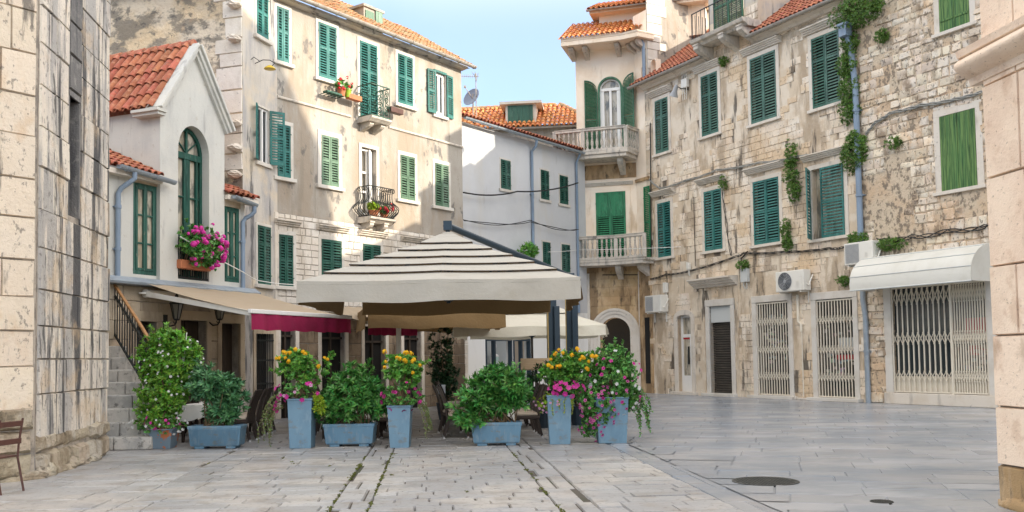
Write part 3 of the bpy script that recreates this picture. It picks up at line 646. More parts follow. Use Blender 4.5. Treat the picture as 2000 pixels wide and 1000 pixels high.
# manhole covers
def cover(px, py, r, label):
    g = gnd(px, py); m = MB(); m.lathe([(r, -.015), (r, .006), (r * .93, .009), (r * .92, .004), (r * .3, .004)], 32)
    for k in range(-8, 9):
        for q in range(-8, 9):
            x, y = k * r * .105, q * r * .105
            if x * x + y * y < (r * .85) ** 2: m.box(x - r * .035, x + r * .035, y - r * .035, y + r * .035, .003, .009)
    MT.setdefault('manhole', M_('worn_cast_iron', (.04, .042, .038), .65, [((.075, .07, .06), 6, .5, .7, .6)], metal=.3))
    tag(mk('manhole_cover', m, MT['manhole'], None, T(g.x, g.y, 0)), label, 'manhole cover')
cover(1495, 940, .41, 'large round dark manhole cover set in the smooth paving'); cover(1722, 980, .12, 'tiny dark drain cap in the paving near the right stone corner')
# ================================================================ OLD STONE TOWER, left edge
K = gnd(68, 934)
fK1 = Fac((K.x, K.y), (-.12, 1))                    # flank going away
fK0 = Fac((K.x - .64 * 6, K.y - .77 * 6), (.64, .77))  # face turned towards the square, corner at x=6
tower = thing('octagonal_tower', 'massive pale ashlar tower with a sooty vertical slot, filling the left edge', 'tower', T(K.x, K.y, 0))
LK = fK1.u(209, 600) ; ZT = 9.5
sl = (fK1.u(131, 300), fK1.u(154, 300), fK1.z(145, 425), fK1.z(145, 195))
m = MB(); wall(m, 0, LK, 0, ZT, [sl], .3); m.quad((LK, 0, 0), (LK, 3, 0), (LK, 3, ZT), (LK, 0, ZT)); m.box(sl[0], sl[1], .3, .32, sl[2], sl[3])
mk('wall', m, MT['towermortar'], tower, fK1.M)
rh_t = [.62, .50, .48, .52, .60, .55, .62, .58, .60, .62, .55, .6, .58, .62, .5, .6]
def courses(mb, u0, u1, z0, holes, bw, p=.035, bev=.010, jit=.007, rough=False):
    z = z0
    for h in rh_t:
        ashlar(mb, u0, u1, z, z + h, (h, h + .01), bw, .008, p, .45, bev, jit, holes); z += h
m = MB(); st = random.getstate() if False else None
courses(m, .03, LK, .55, [(sl[0], sl[1], sl[2] - .1, sl[3] + .1), (sl[0] - .02, sl[1] + .02, sl[3], ZT + 3)], (.55, 1.2))
mk('stone_masonry', m, MT['tower'], tower, fK1.M, smooth=30)  # blocks stand for the tower's own masonry
m = MB()
z = sl[3] + .1
while z < ZT: h = rnd.uniform(.5, .6); block(m, sl[0] + .0, sl[1] - .0, z + .008, z + h - .008, .045, .015, .008); z += h
mk('stained_stone_masonry', m, MT['towerdark'], tower, fK1.M); 
m = MB(); m.box(sl[0] - .01, sl[0] + .05, -.02, .3, sl[2], sl[3]); m.box(sl[1] - .05, sl[1] + .01, -.02, .3, sl[2], sl[3]); m.box(sl[0] + .05, sl[1] - .05, .2, .29, sl[2], sl[3]); m.box(sl[0], sl[1], -.03, .28, sl[3], sl[3] + .09)
mk('slot', m, MT['towerdark'], tower, fK1.M)
m = MB(); wall(m, 0, 6, 0, ZT); mk('wall', m, MT['towermortar'], tower, fK0.M)
m = MB(); courses(m, 3, 5.97, .95, [], (.5, 1.15)); mk('stone_masonry', m, MT['towerclean'], tower, fK0.M, smooth=30)
# bulging rough footing
def rocks(fac, u0, u1, n, zmax, base=.0):
    m = MB()
    for i in range(n):
        u = u0 + (u1 - u0) * (i + rnd.uniform(.2, .8)) / n; h = rnd.uniform(.4, 1) * zmax
        m.blob((u, .08, rnd.uniform(0, .25) * h + base), ((u1 - u0) / n * rnd.uniform(.6, 1.0), rnd.uniform(.12, .19), h), 16, 12, .09)
    return m
MT['footing'] = M_('eroded_tan_footing', (.50, .42, .31), .95, [((.58, .54, .47), 1.6, .45, .65, .7), ((.26, .20, .13), (2.5, 2.5, 1.2), .52, .68, .8), ((.09, .08, .06), 7, .6, .72, .6)], .1, .01, ((5, .10), (16, .05), (60, .01)))
m = MB(); ashlar(m, .02, LK, 0, .62, (.26, .36), (.3, .8), .02, .075, .6, .05, .03); 
for i in range(16): m.blob((rnd.uniform(0, LK), -.07, rnd.uniform(-.02, .05)), (rnd.uniform(.1, .3), rnd.uniform(.05, .11), rnd.uniform(.05, .14)), 10, 7, .14)
mk('footing', m, MT['footing'], tower, fK1.M, smooth=50)
m = MB(); ashlar(m, 3, 5.97, 0, 1.0, (.3, .38), (.4, .9), .02, .075, .6, .05, .03)
for i in range(8): m.blob((rnd.uniform(3, 6), -.07, rnd.uniform(-.02, .05)), (rnd.uniform(.1, .3), rnd.uniform(.05, .11), rnd.uniform(.05, .14)), 10, 7, .14)
mk('footing', m, MT['footing'], tower, fK0.M, smooth=50)
# ================================================================ STONE STAIRS with railing beside the tower
Sg = gnd(290, 880); fSt = Fac((Sg.x - 1.6, Sg.y), (1, .10))
stairs = thing('stone_staircase', 'worn stone steps climbing beside the old tower', 'stairs', fSt.M)
MT['step'] = M_('worn_limestone_steps', (.46, .44, .40), .85, [((.30, .30, .29), (3, 3, 3), .45, .65, .7), ((.10, .10, .09), 10, .58, .70, .7), ((.58, .55, .50), 2.2, .5, .66, .5)], .08, .006, ((10, .015), (50, .005)))
RS = .245; TS = .31
def EDGE(k): return .045 * k if k < 2 else .09 + .235 * (k - 2)
for k in range(10):
    m = MB(); u1 = 1.6 - EDGE(k); sp = rnd.uniform(.75, 1.25)
    m.box(-.4, min(sp, u1 - .3) - .004, k * TS, (k + 1) * TS + .25, 0 if k == 0 else k * RS - .05, (k + 1) * RS - .004); m.box(min(sp, u1 - .3) + .004, u1, k * TS + rnd.uniform(0, .02), (k + 1) * TS + .25, 0 if k == 0 else k * RS - .05, (k + 1) * RS - .004 + rnd.uniform(-.008, .004))
    mk('step', m, MT['step'], stairs, fSt.M, bevel=.025)
m = MB(); m.box(-.4, .1, 10 * TS + .25, 5, 0, 10 * RS - .02); mk('landing', m, MT['tanwall'], stairs, fSt.M)
rail = thing('handrail', 'dark iron railing with a varnished wooden handrail on the steps', 'railing', fSt.M)
def rp(k, h, dx=0): return Vector((1.58 - EDGE(k) + dx, k * TS + .1, (k + 1) * RS + h))
m = MB(); [m.bar(rp(k, 1.10), rp(k + 2.5, 1.10), .06, .05) for k in (1.9, 4.4, 6.9)]; mk('handrail_top', m, MT['wood'], rail, fSt.M, bevel=.012)
m = MB(); [(m.bar(rp(k, .06), rp(k + 2.5, .06), .03, .045), m.bar(rp(k, .88), rp(k + 2.5, .88), .03, .04)) for k in (1.9, 4.4, 6.9)]; mk('rail', m, MT['iron'], rail, fSt.M)
m = MB()
for i in range(20):
    k = 1.95 + i * .36; m.tube([rp(k, .04), rp(k, 1.08)], .013, 5)
    if i % 2: m.tube([rp(k, .88) + Vector((0, .02 + .07 * math.sin(t * .7), -.10 * (1 - math.cos(t * .9)) * .8)) for t in range(8)], .008, 4)
mk('baluster', m, MT['iron'], rail, fSt.M)
# ================================================================ WHITE RESTAURANT HOUSE
white = thing('white_house', 'white rendered house with a tall arched window under a tiled gable', 'house', fW.M)
uS, zS = fW.uz(300, 545); zS = 3.42
aw = (fW.u(341, 400), fW.u(402, 400)); asp = fW.z(368, 300); ac = sum(aw) / 2
gp = fW.uz(372, 100); gz = (fW.z(305, 205) + fW.z(436, 266)) / 2; g0 = fW.u(306, 300); g1 = fW.u(432, 350)
wl = fW.rect(260, 306, 360, 537); wr = fW.rect(437, 467, 405, 551)
ZE = 5.60
def lowblock(u0, u1, hole):
    m = MB(); wall(m, u0, u1, zS, ZE, [hole], .14); return m
m = lowblock(-2.2, g0, wl)
mk('wall', m, MT['white'], white, fW.M)
uWR = fW.u(478, 480)
m = lowblock(g1, uWR, wr); mk('wall', m, MT['white'], white, fW.M)
# gable block stands a hand proud of the eaves walls
GY = -.10; apz = asp + (aw[1] - aw[0]) / 2 * 1.25
m = MB(); m.X = Matrix.Translation((0, GY, 0))
wall(m, g0, g1, zS, gz, [(aw[0], aw[1], zS + .08, apz + .02)], .40) ; arch_fill(m, aw[0], aw[1], asp, apz + .02, .40, 18, 1.25)
m.add([(g0, 0, gz), (g1, 0, gz), (gp[0], 0, gp[1])], [(0, 1, 2)])
m.quad((g0, 0, zS), (g0, 0, gz), (g0, 5, gz), (g0, 5, zS)); m.quad((g1, 0, zS), (g1, 5, zS), (g1, 5, gz), (g1, 0, gz))
mk('gable_wall', m, MT['white'], white, fW.M)
# gable coping / raking cornice
m = MB(); hw = .16
for s, e in ((g0, -1), (g1, 1)):
    a = Vector((s + e * .12, GY - .04, gz - .02)); b = Vector((gp[0], GY - .04, gp[1] + .10))
    m.bar(a, b, .16, .13, (0, 1, 0)) if False else None
    d = (b - a).normalized(); nz = Vector((-d.z, 0, d.x)) if d.x > 0 else Vector((d.z, 0, -d.x))
    for off, th, pj in ((-.10, .07, .05), (-.03, .08, .11), (.05, .06, .17)):
        p0 = a + nz * off; p1 = b + nz * off; vs = []
        for q in (p0, p1): vs += [q + nz * th * .5 + Vector((0, -pj, 0)), q - nz * th * .5 + Vector((0, -pj, 0)), q - nz * th * .5 + Vector((0, .3, 0)), q + nz * th * .5 + Vector((0, .3, 0))]
        m.add(vs, [(0, 1, 2, 3), (7, 6, 5, 4), (0, 4, 5, 1), (1, 5, 6, 2), (2, 6, 7, 3), (3, 7, 4, 0)])
m.box(g0 - .22, g0 + .02, GY - .14, .5, gz - .16, gz - .03); m.box(g0 - .28, g0 + .02, GY - .18, .5, gz - .09, gz - .02)
mk('raking_cornice', m, MT['white'], white, fW.M, bevel=.008)
# dormer roof, ridge running back
rl = gp[0] - g0 + .12; rp_ = math.atan2(gp[1] + .12 - gz, rl); SL = rl / math.cos(rp_)
m = MB(); tile_field(m, -5.2, -.0, SL, .235, .40)
Ml = fW.M @ Matrix.Translation((g0 - .14, GY - .0, gz + .02)) @ Matrix.Rotation(-PI / 2, 4, 'Z') @ Matrix.Rotation(rp_, 4, 'X')
roof = mk('roof', m, MT['tile'], white, Ml, smooth=60)
m = MB(); tile_field(m, 0, 5.2, SL, .235, .40)
mk('roof', m, MT['tile'], white, fW.M @ Matrix.Translation((g1 + .14, GY - .0, gz + .02)) @ Matrix.Rotation(PI / 2, 4, 'Z') @ Matrix.Rotation(rp_, 4, 'X'), smooth=60)
m = MB()
for k in range(14):
    y = GY + .02 + k * .37; m.tube([(gp[0], y - .04, gp[1] + .14), (gp[0], y + .36, gp[1] + .13)], [.13, .115], 10)
mk('ridge_tiles', m, MT['tile'], roof, fW.M, smooth=60)
m = MB(); m.box(gp[0] - .14, gp[0] + .14, GY + .03, 5, gp[1] + .02, gp[1] + .10); mk('ridge_mortar', m, MT['mortar'], roof, fW.M)
# low eaves roofs either side of the gable
for (u0, u1, nm) in ((-2.4, g0 - .02, 1), (g1 + .02, uWR + .30, 2)):
    m = MB(); tile_field(m, u0, u1, 2.3 if nm == 1 else 1.0, .19, .34); rr = mk('roof', m, MT['tile'], white, slope_M(fW, 0, -.20, ZE + .10, math.radians(24)), smooth=60)
    m = MB(); m.box(u0, u1, -.2, .03, ZE - .03, ZE + .08); mk('eaves_board', m, MT['trim'], rr, fW.M)
gutter(white, fW, fW.u(233, 325, -.3), fW.u(341, 350, -.3), -.30, 5.74, 5.66, .085, 'lead'); gutter(white, fW, g1 + .1, fW.u(500, 405, -.3), -.30, 5.66, 5.56, .085, 'lead')
a = fW.u(263, 350, -.3); b = fW.u(230, 400, -.06)
downpipe(white, fW, [(a, -.30, 5.66), (a, -.30, 5.52), (a - .08, -.22, 5.42), (b + .06, -.09, 5.30), (b, -.07, 5.18), (b, -.07, zS)], .055, 'pipe', [(b, -.07, 4.9), (b, -.07, 4.0)])
a = fW.u(497, 412, -.3); b = fW.u(474, 460, -.06)
downpipe(white, fW, [(a, -.30, 5.52), (a, -.30, 5.36), (a - .06, -.24, 5.27), (b + .06, -.1, 5.20), (b, -.07, 5.10), (b, -.07, zS)], .055, 'pipe', [(b, -.07, 4.6)])
# windows of the white house
casement(white, fW, (wl[0], wl[1], wl[2], wl[3]), 'dgreen', .05, 2, 3, .07, .035, 'warmglass', label='tall green-framed window left of the gable')
casement(white, fW, (wr[0], wr[1], wr[2], wr[3]), 'dgreen', .05, 2, 3, .07, .035, 'warmglass')
m = MB(); m.box(wl[0] - .02, wl[1] + .02, -.03, .10, wl[3], wl[3] + .22); m.box(wr[0] - .02, wr[1] + .02, -.03, .10, wr[3], wr[3] + .22); mk('lintel', m, MT['tanwall'], white, fW.M)
m = MB(); y = .26; b0, b1 = aw; R_ = (b1 - b0) / 2
arch_ring(m, b0 + .08, b1 - .08, asp, .08, y - .05, y + .03, 16, zS + .08, 1.25)
m.box(b0 + .08, b1 - .08, y - .07, y + .03, asp - .12, asp + .03); m.box(b0 + .08, b1 - .08, y - .05, y + .03, zS + .08, zS + .2)
m.box(ac - .035, ac + .035, y - .06, y + .03, zS + .2, asp - .12)
m.box(b0 + .16, b0 + .22, y - .06, y, zS + .2, asp - .12); m.box(b1 - .22, b1 - .16, y - .06, y, zS + .2, asp - .12); m.box(ac - .10, ac - .035, y - .055, y, zS + .2, asp - .12); m.box(ac + .035, ac + .10, y - .055, y, zS + .2, asp - .12)
for k in (1, 2): z = zS + .2 + (asp - zS - .3) * k / 3; m.box(b0 + .1, b1 - .1, y - .045, y, z - .018, z + .018)
m.box(ac - .03, ac + .03, y - .05, y, asp, asp + R_ * 1.2)
for s in (-1, 1): m.bar((ac, y - .02, asp + .05), (ac + s * R_ * .75, y - .02, asp + R_ * .72), .03, .03, (0, 1, 0))
aw_o = mk('arched_window', m, MT['dgreen'], white, fW.M @ Matrix.Translation((0, GY, 0)), bevel=.004)
m = MB(); m.box(b0, b1, y + .01, y + .02, zS, apz); mk('pane', m, MT['warmglass'], aw_o, fW.M @ Matrix.Translation((0, GY, 0)))
m = MB(); zt = zS + 1.0
for k in range(13): u = aw[0] + .06 + (aw[1] - aw[0] - .12) * k / 12; m.box(u - .009, u + .009, GY + .03, GY + .048, zS + .14, zt)
m.box(aw[0], aw[1], GY + .02, GY + .06, zt, zt + .04); m.box(aw[0], aw[1], GY + .02, GY + .06, zS + .10, zS + .14)
mk('window_guard', m, MT['iron'], white, fW.M)
# lead-covered ledge
m = MB(); m.profx([(.02, zS - .16), (-.28, zS - .16), (-.30, zS - .10), (-.12, zS + .01), (.02, zS + .02)][::-1], -1.2, uWR + .25)
mk('ledge', m, MT['lead'], white, fW.M, bevel=.01)
# ground floor
d1 = fW.rect(264, 304, 628, 770); d2 = fW.rect(350, 402, 626, 770); d3 = fW.rect(431, 467, 632, 770)
hs = [(d[0], d[1], 0, d[3]) for d in (d1, d2, d3)]
m = MB(); wall(m, -3, uWR, 0, zS - .14, hs, .3); mk('wall', m, MT['mortar'], white, fW.M)
m = MB(); ashlar(m, -3, uWR, 0, zS - .16, (.34, .5), (.4, .9), .012, .02, .3, .012, .006, [(h[0] - .1, h[1] + .1, 0, h[3] + .2) for h in hs]); mk('stone_masonry', m, MT['tanwall'], white, fW.M)
for h, nm in zip(hs, ('door', 'door', 'door')):
    m = MB(); m.box(h[0] - .15, h[0], -.05, .05, 0, h[3]); m.box(h[1], h[1] + .15, -.05, .05, 0, h[3]); m.box(h[0] - .15, h[1] + .15, -.05, .05, h[3], h[3] + .22)
    o = mk('door', m, MT['tanwall'], white, fW.M, bevel=.01); m = MB(); m.box(h[0], h[1], .22, .25, 0, h[3]); m.box((h[0] + h[1]) / 2 - .04, (h[0] + h[1]) / 2 + .04, .19, .22, 0, h[3]); mk('door_panel', m, MT['darkwood'], o, fW.M)
m = MB(); m.box(d2[0] + .02, d2[0] + .32, -.09, -.055, 1.35, 2.15)
tag(mk('menu_board', m, MT['panelgrey'], None, fW.M, bevel=.01), 'pale notice board on the wall beside the restaurant door', 'board')
# lanterns on the wall
def lantern(px, py, label):
    u, z = fW.uz(px, py, -.35); M = fW.at(u, -.35, z); o = thing('wall_lantern', label, 'lamp', M, 'iron lanterns under the beige awning')
    m = MB(); m.lathe([(.05, -.24), (.07, -.22), (.07, -.2)], 6); m.lathe([(.15, .12), (.16, .14), (.10, .22), (.03, .28), (.045, .31), (.01, .36)], 6)
    for k in range(6): t = 2 * PI * k / 6; m.tube([(.07 * math.cos(t), .07 * math.sin(t), -.2), (.14 * math.cos(t), .14 * math.sin(t), .13)], .009, 4)
    m.tube([(0, 0, -.24), (0, .05, -.34), (0, .2, -.36), (0, .33, -.26)], .016, 5); m.tube([(0, 0, -.24), (0, .0, -.3), (0, .06, -.3), (0, .1, -.26)], .01, 4); m.box(-.06, .06, .31, .35, -.42, -.1)
    mk('bracket', m, MT['iron'], o, M, smooth=40); m = MB(); m.lathe([(.06, -.2), (.13, .12)], 6); mk('lamp_glass', m, MT['lampglass'], o, M)
    return o
lantern(345, 605, 'black wall lantern over the darker doorway, nearer the stone steps'); lantern(429, 606, 'black wall lantern beneath the middle of the awning arm')
# ================================================================ BEIGE AWNINGS with burgundy valance
def awning(name, label, fac, u0, u1, z, p, drop, val=.36, mat='canvas2', vm='burg', arm=True):
    o = thing(name, label, 'awning', fac.at((u0 + u1) / 2, -.15, z)); m = MB(); nu, ny = 16, 6
    def P(i, j): 
        s = j / ny; return (u0 + (u1 - u0) * i / nu, -.2 - (p - .2) * s, z - drop * s - .05 * math.sin(PI * s) - .012 * math.sin(i * 1.9) * (1 - s))
    vs = [P(i, j) for j in range(ny + 1) for i in range(nu + 1)]
    m.add(vs, [(j * (nu + 1) + i, j * (nu + 1) + i + 1, (j + 1) * (nu + 1) + i + 1, (j + 1) * (nu + 1) + i) for j in range(ny) for i in range(nu)])
    mk('canopy', m, MT[mat], o, fac.M, smooth=60)
    m = MB(); n = 40; zt = z - drop - .03
    top = [(u0 + (u1 - u0) * i / n, -p - .03 + .012 * math.sin(i * 1.3), zt) for i in range(n + 1)]; bot = [(x, y - .03 + .03 * math.sin(i * 1.1 + 1), zt - val + .012 * math.sin(i * .9)) for i, (x, y, q) in enumerate(top)]
    m.add(top + bot, [(i, i + 1, n + 2 + i, n + 1 + i) for i in range(n)]); mk('valance', m, MT[vm], o, fac.M, smooth=60)
    m = MB(); m.box(u0 - .03, u1 + .03, -p - .05, -p + .04, z - drop - .05, z - drop + .04); mk('front_bar', m, MT['whitepaint'], o, fac.M, bevel=.012)
    if arm:
        m = MB(); m.tube([(u0 + .1, -.12, z - .22), (u1 - .1, -.12, z - .22)], .09, 12); mk('roller', m, MT['acwhite'], o, fac.M, smooth=40)
        for s in (u0 + .06, u1 - .12):
            m = MB(); m.bar((s, -.2, z - .24), (s, -p, z - drop - .05), .05, .11); m.lathe([(.1, -.0), (.1, .04)], 12, (s, -.12, z - .24)); mk('arm', m, MT['acwhite'], o, fac.M, bevel=.008)
    return o
awning('retractable_awning', 'beige awning with a burgundy valance over the white house doors', fW, fW.u(268, 560), fW.u(268, 560) + 3.75, zS - .10, 3.0, .70)
awning('retractable_awning', 'smaller burgundy-edged awning half hidden behind the large parasol', fB, fB.u(615, 600), fB.u(615, 600) + 2.0, 3.15, 2.1, .55, .32, arm=False)
# ================================================================ OLD PLASTERED HOUSE WITH TEAL SHUTTERS
old = thing('plastered_house', 'tall old house of stained cream plaster with teal shutters and iron balconies', 'house', fB.M)
ZB = 11.66; ZST = (fB.z(560, 415) + fB.z(850, 462)) / 2      # eaves, and where plaster gives way to stone
def rB(*a): return fB.rect(*a)
up = {1: rB(540, 563, 16, 122), 2: rB(621, 656, 49, 156), 4: rB(776, 805, 109, 206), 5: rB(848, 869, 143, 226)}
d3 = rB(702, 736, 85, 235); lo_ = {6: rB(541, 566, 244, 347), 7: rB(627, 660, 267, 364), 9: rB(781, 809, 305, 391), 10: rB(849, 875, 321, 404)}
d8 = rB(706, 735, 290, 420); gr = {11: rB(544, 571, 459, 559), 12: rB(627, 666, 469, 560), 13: rB(708, 742, 478, 560)}
gr[14] = (fB.u(790, 500), fB.u(822, 500), gr[12][2], gr[12][3])
H = list(up.values()) + [d3] + list(lo_.values()) + [d8] + list(gr.values())
shops = [(fB.u(a, 680), fB.u(b, 680), 0.0, t) for a, b, t in ((547, 576, 2.75), (627, 673, 2.7), (711, 752, 2.6), (788, 822, 2.7))]
m = MB(); wall(m, 0, LB, ZST, ZB, [h for h in H if h[3] > ZST], .22); mk('wall', m, MT['cream'], old, fB.M)
m = MB(); wall(m, 0, LB, 0, ZST, [h for h in H if h[3] < ZST] + shops, .22); mk('wall', m, MT['mortar'], old, fB.M)
m = MB(); ashlar(m, .0, LB, 0, 2.95, (.3, .42), (.3, .7), .012, .022, .3, .01, .006, [(s_[0] - .05, s_[1] + .05, 0, s_[3] + .1) for s_ in shops]); mk('stone_masonry', m, MT['groundstone'], old, fB.M)
m = MB(); ashlar(m, .0, LB, 2.96, ZST - .01, (.15, .24), (.18, .42), .012, .022, .3, .01, .006, [(h[0] - .08, h[1] + .08, h[2] - .1, h[3] + .1) for h in list(gr.values())] + [(s[0] - .05, s[1] + .05, 0, s[3] + .1) for s in shops])
mk('stone_masonry', m, MT['bstone'], old, fB.M)
# narrow oblique face
a1 = fA.rect(500, 522, -20, 74); a2 = fA.rect(503, 524, 212, 318); a3 = fA.rect(502, 527, 442, 556); ab = fA.rect(499, 533, 652, 770); ab = (ab[0], ab[1], .55, ab[3])
m = MB(); wall(m, 0, LA, 0, ZB, [a1, a2, a3, ab], .22); mk('wall', m, MT['creamblue'], old, fA.M)
m = MB(); m.box(LA - .16, LA, -.03, .05, 0, ZST); mk('corner_pier', m, MT['trim'], old, fA.M, bevel=.01)
# side wall with quoins
m = MB(); wall(m, -9, 0, 0, ZB + .6); mk('side_wall', m, MT['sidewall'], old, fS.M)
m = MB(); z = 2.0
while z < ZB:
    h = rnd.uniform(.35, .62); wq = rnd.uniform(.45, .95)
    if rnd.random() < .85: block(m, -wq, -.005, z + .01, z + h - .01, .03, .012, .012)
    z += h
mk('quoin_stones', m, MT['bstone'], old, fS.M)  # blocks stand for the wall's own quoins
m = MB()
for py in (12, 78, 243, 290, 342): z = fS.z(462, py); m = MB(); m.blob((-.17, -.12, z), (.2, .2, .1), 8, 6, .12); mk('projecting_stone', m, MT['trim'], old, fS.M)
# string course, eaves, roof
m = MB(); zs = (fB.z(560, 190) + fB.z(880, 290)) / 2; m.profx([(.01, zs), (-.05, zs + .02), (-.06, zs + .06), (-.02, zs + .09), (.01, zs + .10)], 0, d3[0] - .4); mk('string_course', m, MT['balc'], old, fB.M); m = MB(); m.profx([(.01, zs), (-.05, zs + .02), (-.06, zs + .06), (-.02, zs + .09), (.01, zs + .10)], d3[1] + .5, LB)
mk('string_course', m, MT['balc'], old, fB.M)
m = MB(); m.profx([(.05, ZB - .02), (-.20, ZB + .01), (-.24, ZB + .08), (.05, ZB + .12)][::-1], -.4, LB + .1); mk('eaves', m, MT['creamblue'], old, fB.M)
RP = math.radians(33)
m = MB(); tile_field(m, -3.2, LB + .22, 3.6, .17, .34, wob=.016); rfo = mk('roof', m, MT['tileold'], old, slope_M(fB, 0, -.28, ZB + .10, RP), smooth=60)
m = MB(); m.quad((-9, -.25, ZB), (.3, -.25, ZB), (.3, 5, ZB + 2.2), (-9, 5, ZB + 2.2)); mk('roof', m, MT['tileold'], old, fS.M)
m = MB(); q = .06; m.add([(LB + .2, -.25, ZB + .05), (LB + .2, 3.05, ZB + .05), (LB + .2, 3.05, ZB + 1.45)], [(0, 1, 2)]); m.quad((LB, 0, 0), (LB, 6, 0), (LB, 6, ZB + .06), (LB, 0, ZB + .06)); mk('end_wall', m, MT['cream'], old, fB.M)
gutter(old, fB, -1.5, LB + .3, -.40, ZB + .13, ZB + .10, .085)
m = MB(); c = slope_M(fB, 0, -.28, ZB + .10, RP); uch = fB.u(722, 10, 1.0)
m.X = Matrix.Translation((uch, .85, ZB + .55)); m.box(-.42, .42, 0, .8, -.3, .75); m.box(-.48, .48, -.06, .86, .75, .83)
dm = mk('dormer', m, MT['cream'], old, fB.M); m = leaf_plank(.32, .8, 3); mk('shutter', m, MT['green'], dm, fB.at(uch + .08, .84, ZB + .5)); m = MB(); m.box(-.36, .02, .0, .02, 0, .6); mk('shutter', m, MT['green'], dm, fB.at(uch, .82, ZB + .6))
# ---- shuttered windows
window(old, fB, up[1], 'teal', fw=.10, mids=(.55,)); window(old, fB, up[2], 'teal', fw=.10, mids=(.55,)); window(old, fB, up[4], 'teal', fw=.10, mids=(.55,))
r5 = up[5]; w5 = mk('window', surround(r5, .05, .02, .06), MT['trimwhite'], old, fB.M, bevel=.008, label='upper window with its teal shutters thrown open'); casement(w5, fB, r5, 'whitepaint', .10, 2, 1, .06, .02, 'glass', name='sash')
h5 = r5[3] - r5[2]; mk('shutter', leaf_louv(.36, h5, (.5,)), MT['teal'], w5, fB.at(r5[0] - .38, -.035, r5[2], math.radians(-7))); mk('shutter', leaf_louv(.36, h5, (.5,)), MT['teal'], w5, fB.at(r5[1] + .02, -.05, r5[2], math.radians(5)))
m = MB(); m.box(r5[0] - .04, r5[1] + .04, -.06, .03, r5[3] - .01, r5[3] + .06); m.box(r5[0] - .04, r5[1] + .04, -.06, .03, r5[2] - .05, r5[2] + .01); mk('shutter_frame', m, MT['teal'], w5, fB.M)
window(old, fB, d3, 'teal', fw=.10, mids=(.30, .62), sill=0, label='balcony door with closed teal shutters')
window(old, fB, lo_[6], 'teal', fw=.11, mids=(.5,)); window(old, fB, lo_[7], 'green', fw=.14, mids=(.5,)); window(old, fB, lo_[9], 'green', fw=.12, mids=(.5,)); window(old, fB, lo_[10], 'green', fw=.12, mids=(.5,))
window(old, fB, gr[11], 'dgreen', fw=.12, mids=(.5,)); window(old, fB, gr[12], 'dgreen', fw=.12, mids=(.5,)); window(old, fB, gr[13], 'dgreen', fw=.12, mids=(.5,)); window(old, fB, gr[14], 'dgreen', fw=.12, mids=(.5,))
for k in (11, 12, 13, 14): g = gr[k]; cornice(old, fB, g[0] - .2, g[1] + .2, g[3] + .24, .16, .2, 'balc', 3)
window(old, fA, a1, 'teal', fw=.07, mids=(.5,)); window(old, fA, a3, 'dgreen', fw=.07, mids=(.68,), label='window with half cream, half green shutters')
m = surround(a2, .06, .02, .05); aw2 = mk('window', m, MT['trimwhite'], old, fA.M, label='window on the narrow face with teal shutters folded back'); mk('pane', pane_mb(a2, .1), MT['glass'], aw2, fA.M)
wv = (a2[1] - a2[0]); hh = a2[3] - a2[2]
mk('shutter', leaf_louv(.34, hh, (.5,)), MT['teal'], aw2, fA.at(a2[0], -.03, a2[2], math.radians(-152)) @ Matrix.Identity(4)); mk('shutter', leaf_louv(.42, hh, (.5,)), MT['teal'], aw2, fA.at(a2[1] + .02, -.03, a2[2], math.radians(-38)))
casement(aw2, fA, a2, 'whitepaint', .06, 2, 3, .035, .02, 'glass', name='sash') if False else None
m = MB(); m.box(a2[0], a2[0] + .04, .03, .08, a2[2], a2[3]); m.box(a2[1] - .04, a2[1], .03, .08, a2[2], a2[3]); m.box((a2[0] + a2[1]) / 2 - .03, (a2[0] + a2[1]) / 2 + .03, .02, .08, a2[2], a2[3]); m.box(a2[0], a2[1], .03, .08, a2[3] - .05, a2[3]); mk('sash', m, MT['whitepaint'], aw2, fA.M)
# barred window at street level
m = surround(ab, .12, .03, .08); bw_ = mk('window', m, MT['tanwall'], old, fA.M); mk('pane', pane_mb(ab, .2), MT['dark'], bw_, fA.M); m = MB()
for k in range(7): u = ab[0] + (ab[1] - ab[0]) * (k + .5) / 7; m.tube([(u, -.02, ab[2]), (u, -.02, ab[3])], .011, 5)
for f in (.25, .6, .9): m.box(ab[0], ab[1], -.035, -.012, ab[2] + (ab[3] - ab[2]) * f - .02, ab[2] + (ab[3] - ab[2]) * f + .02)
mk('window_bars', m, MT['iron'], bw_, fA.M)
# open white door behind the lower balcony
m = surround(d8, .11, .025, 0, bottom=False); dd = mk('balcony_door', m, MT['trimwhite'], old, fB.M, label='white glazed balcony door standing open'); 
m = MB(); m.box(d8[0], d8[1], .21, .23, d8[2], d8[3]); mk('pane', m, MT['warmglass'], dd, fB.M)
m = MB(); u0 = d8[0]; wd = (d8[1] - d8[0]) * .55
for (a, b) in ((0, .06), (wd - .06, wd)): m.box(u0 + a, u0 + b, .08, .13, d8[2], d8[3])
for f in (0, .33, .62, .96): z = d8[2] + (d8[3] - d8[2]) * f; m.box(u0 + .06, u0 + wd - .06, .085, .125, z, z + .06)
mk('door_leaf', m, MT['whitepaint'], dd, fB.M); m = MB(); m.box(0, .36, -.04, 0, 0, d8[3] - d8[2] - .05); mk('door_leaf', m, MT['whitepaint'], dd, fB.at(d8[1] - .02, .16, d8[2], math.radians(215)))
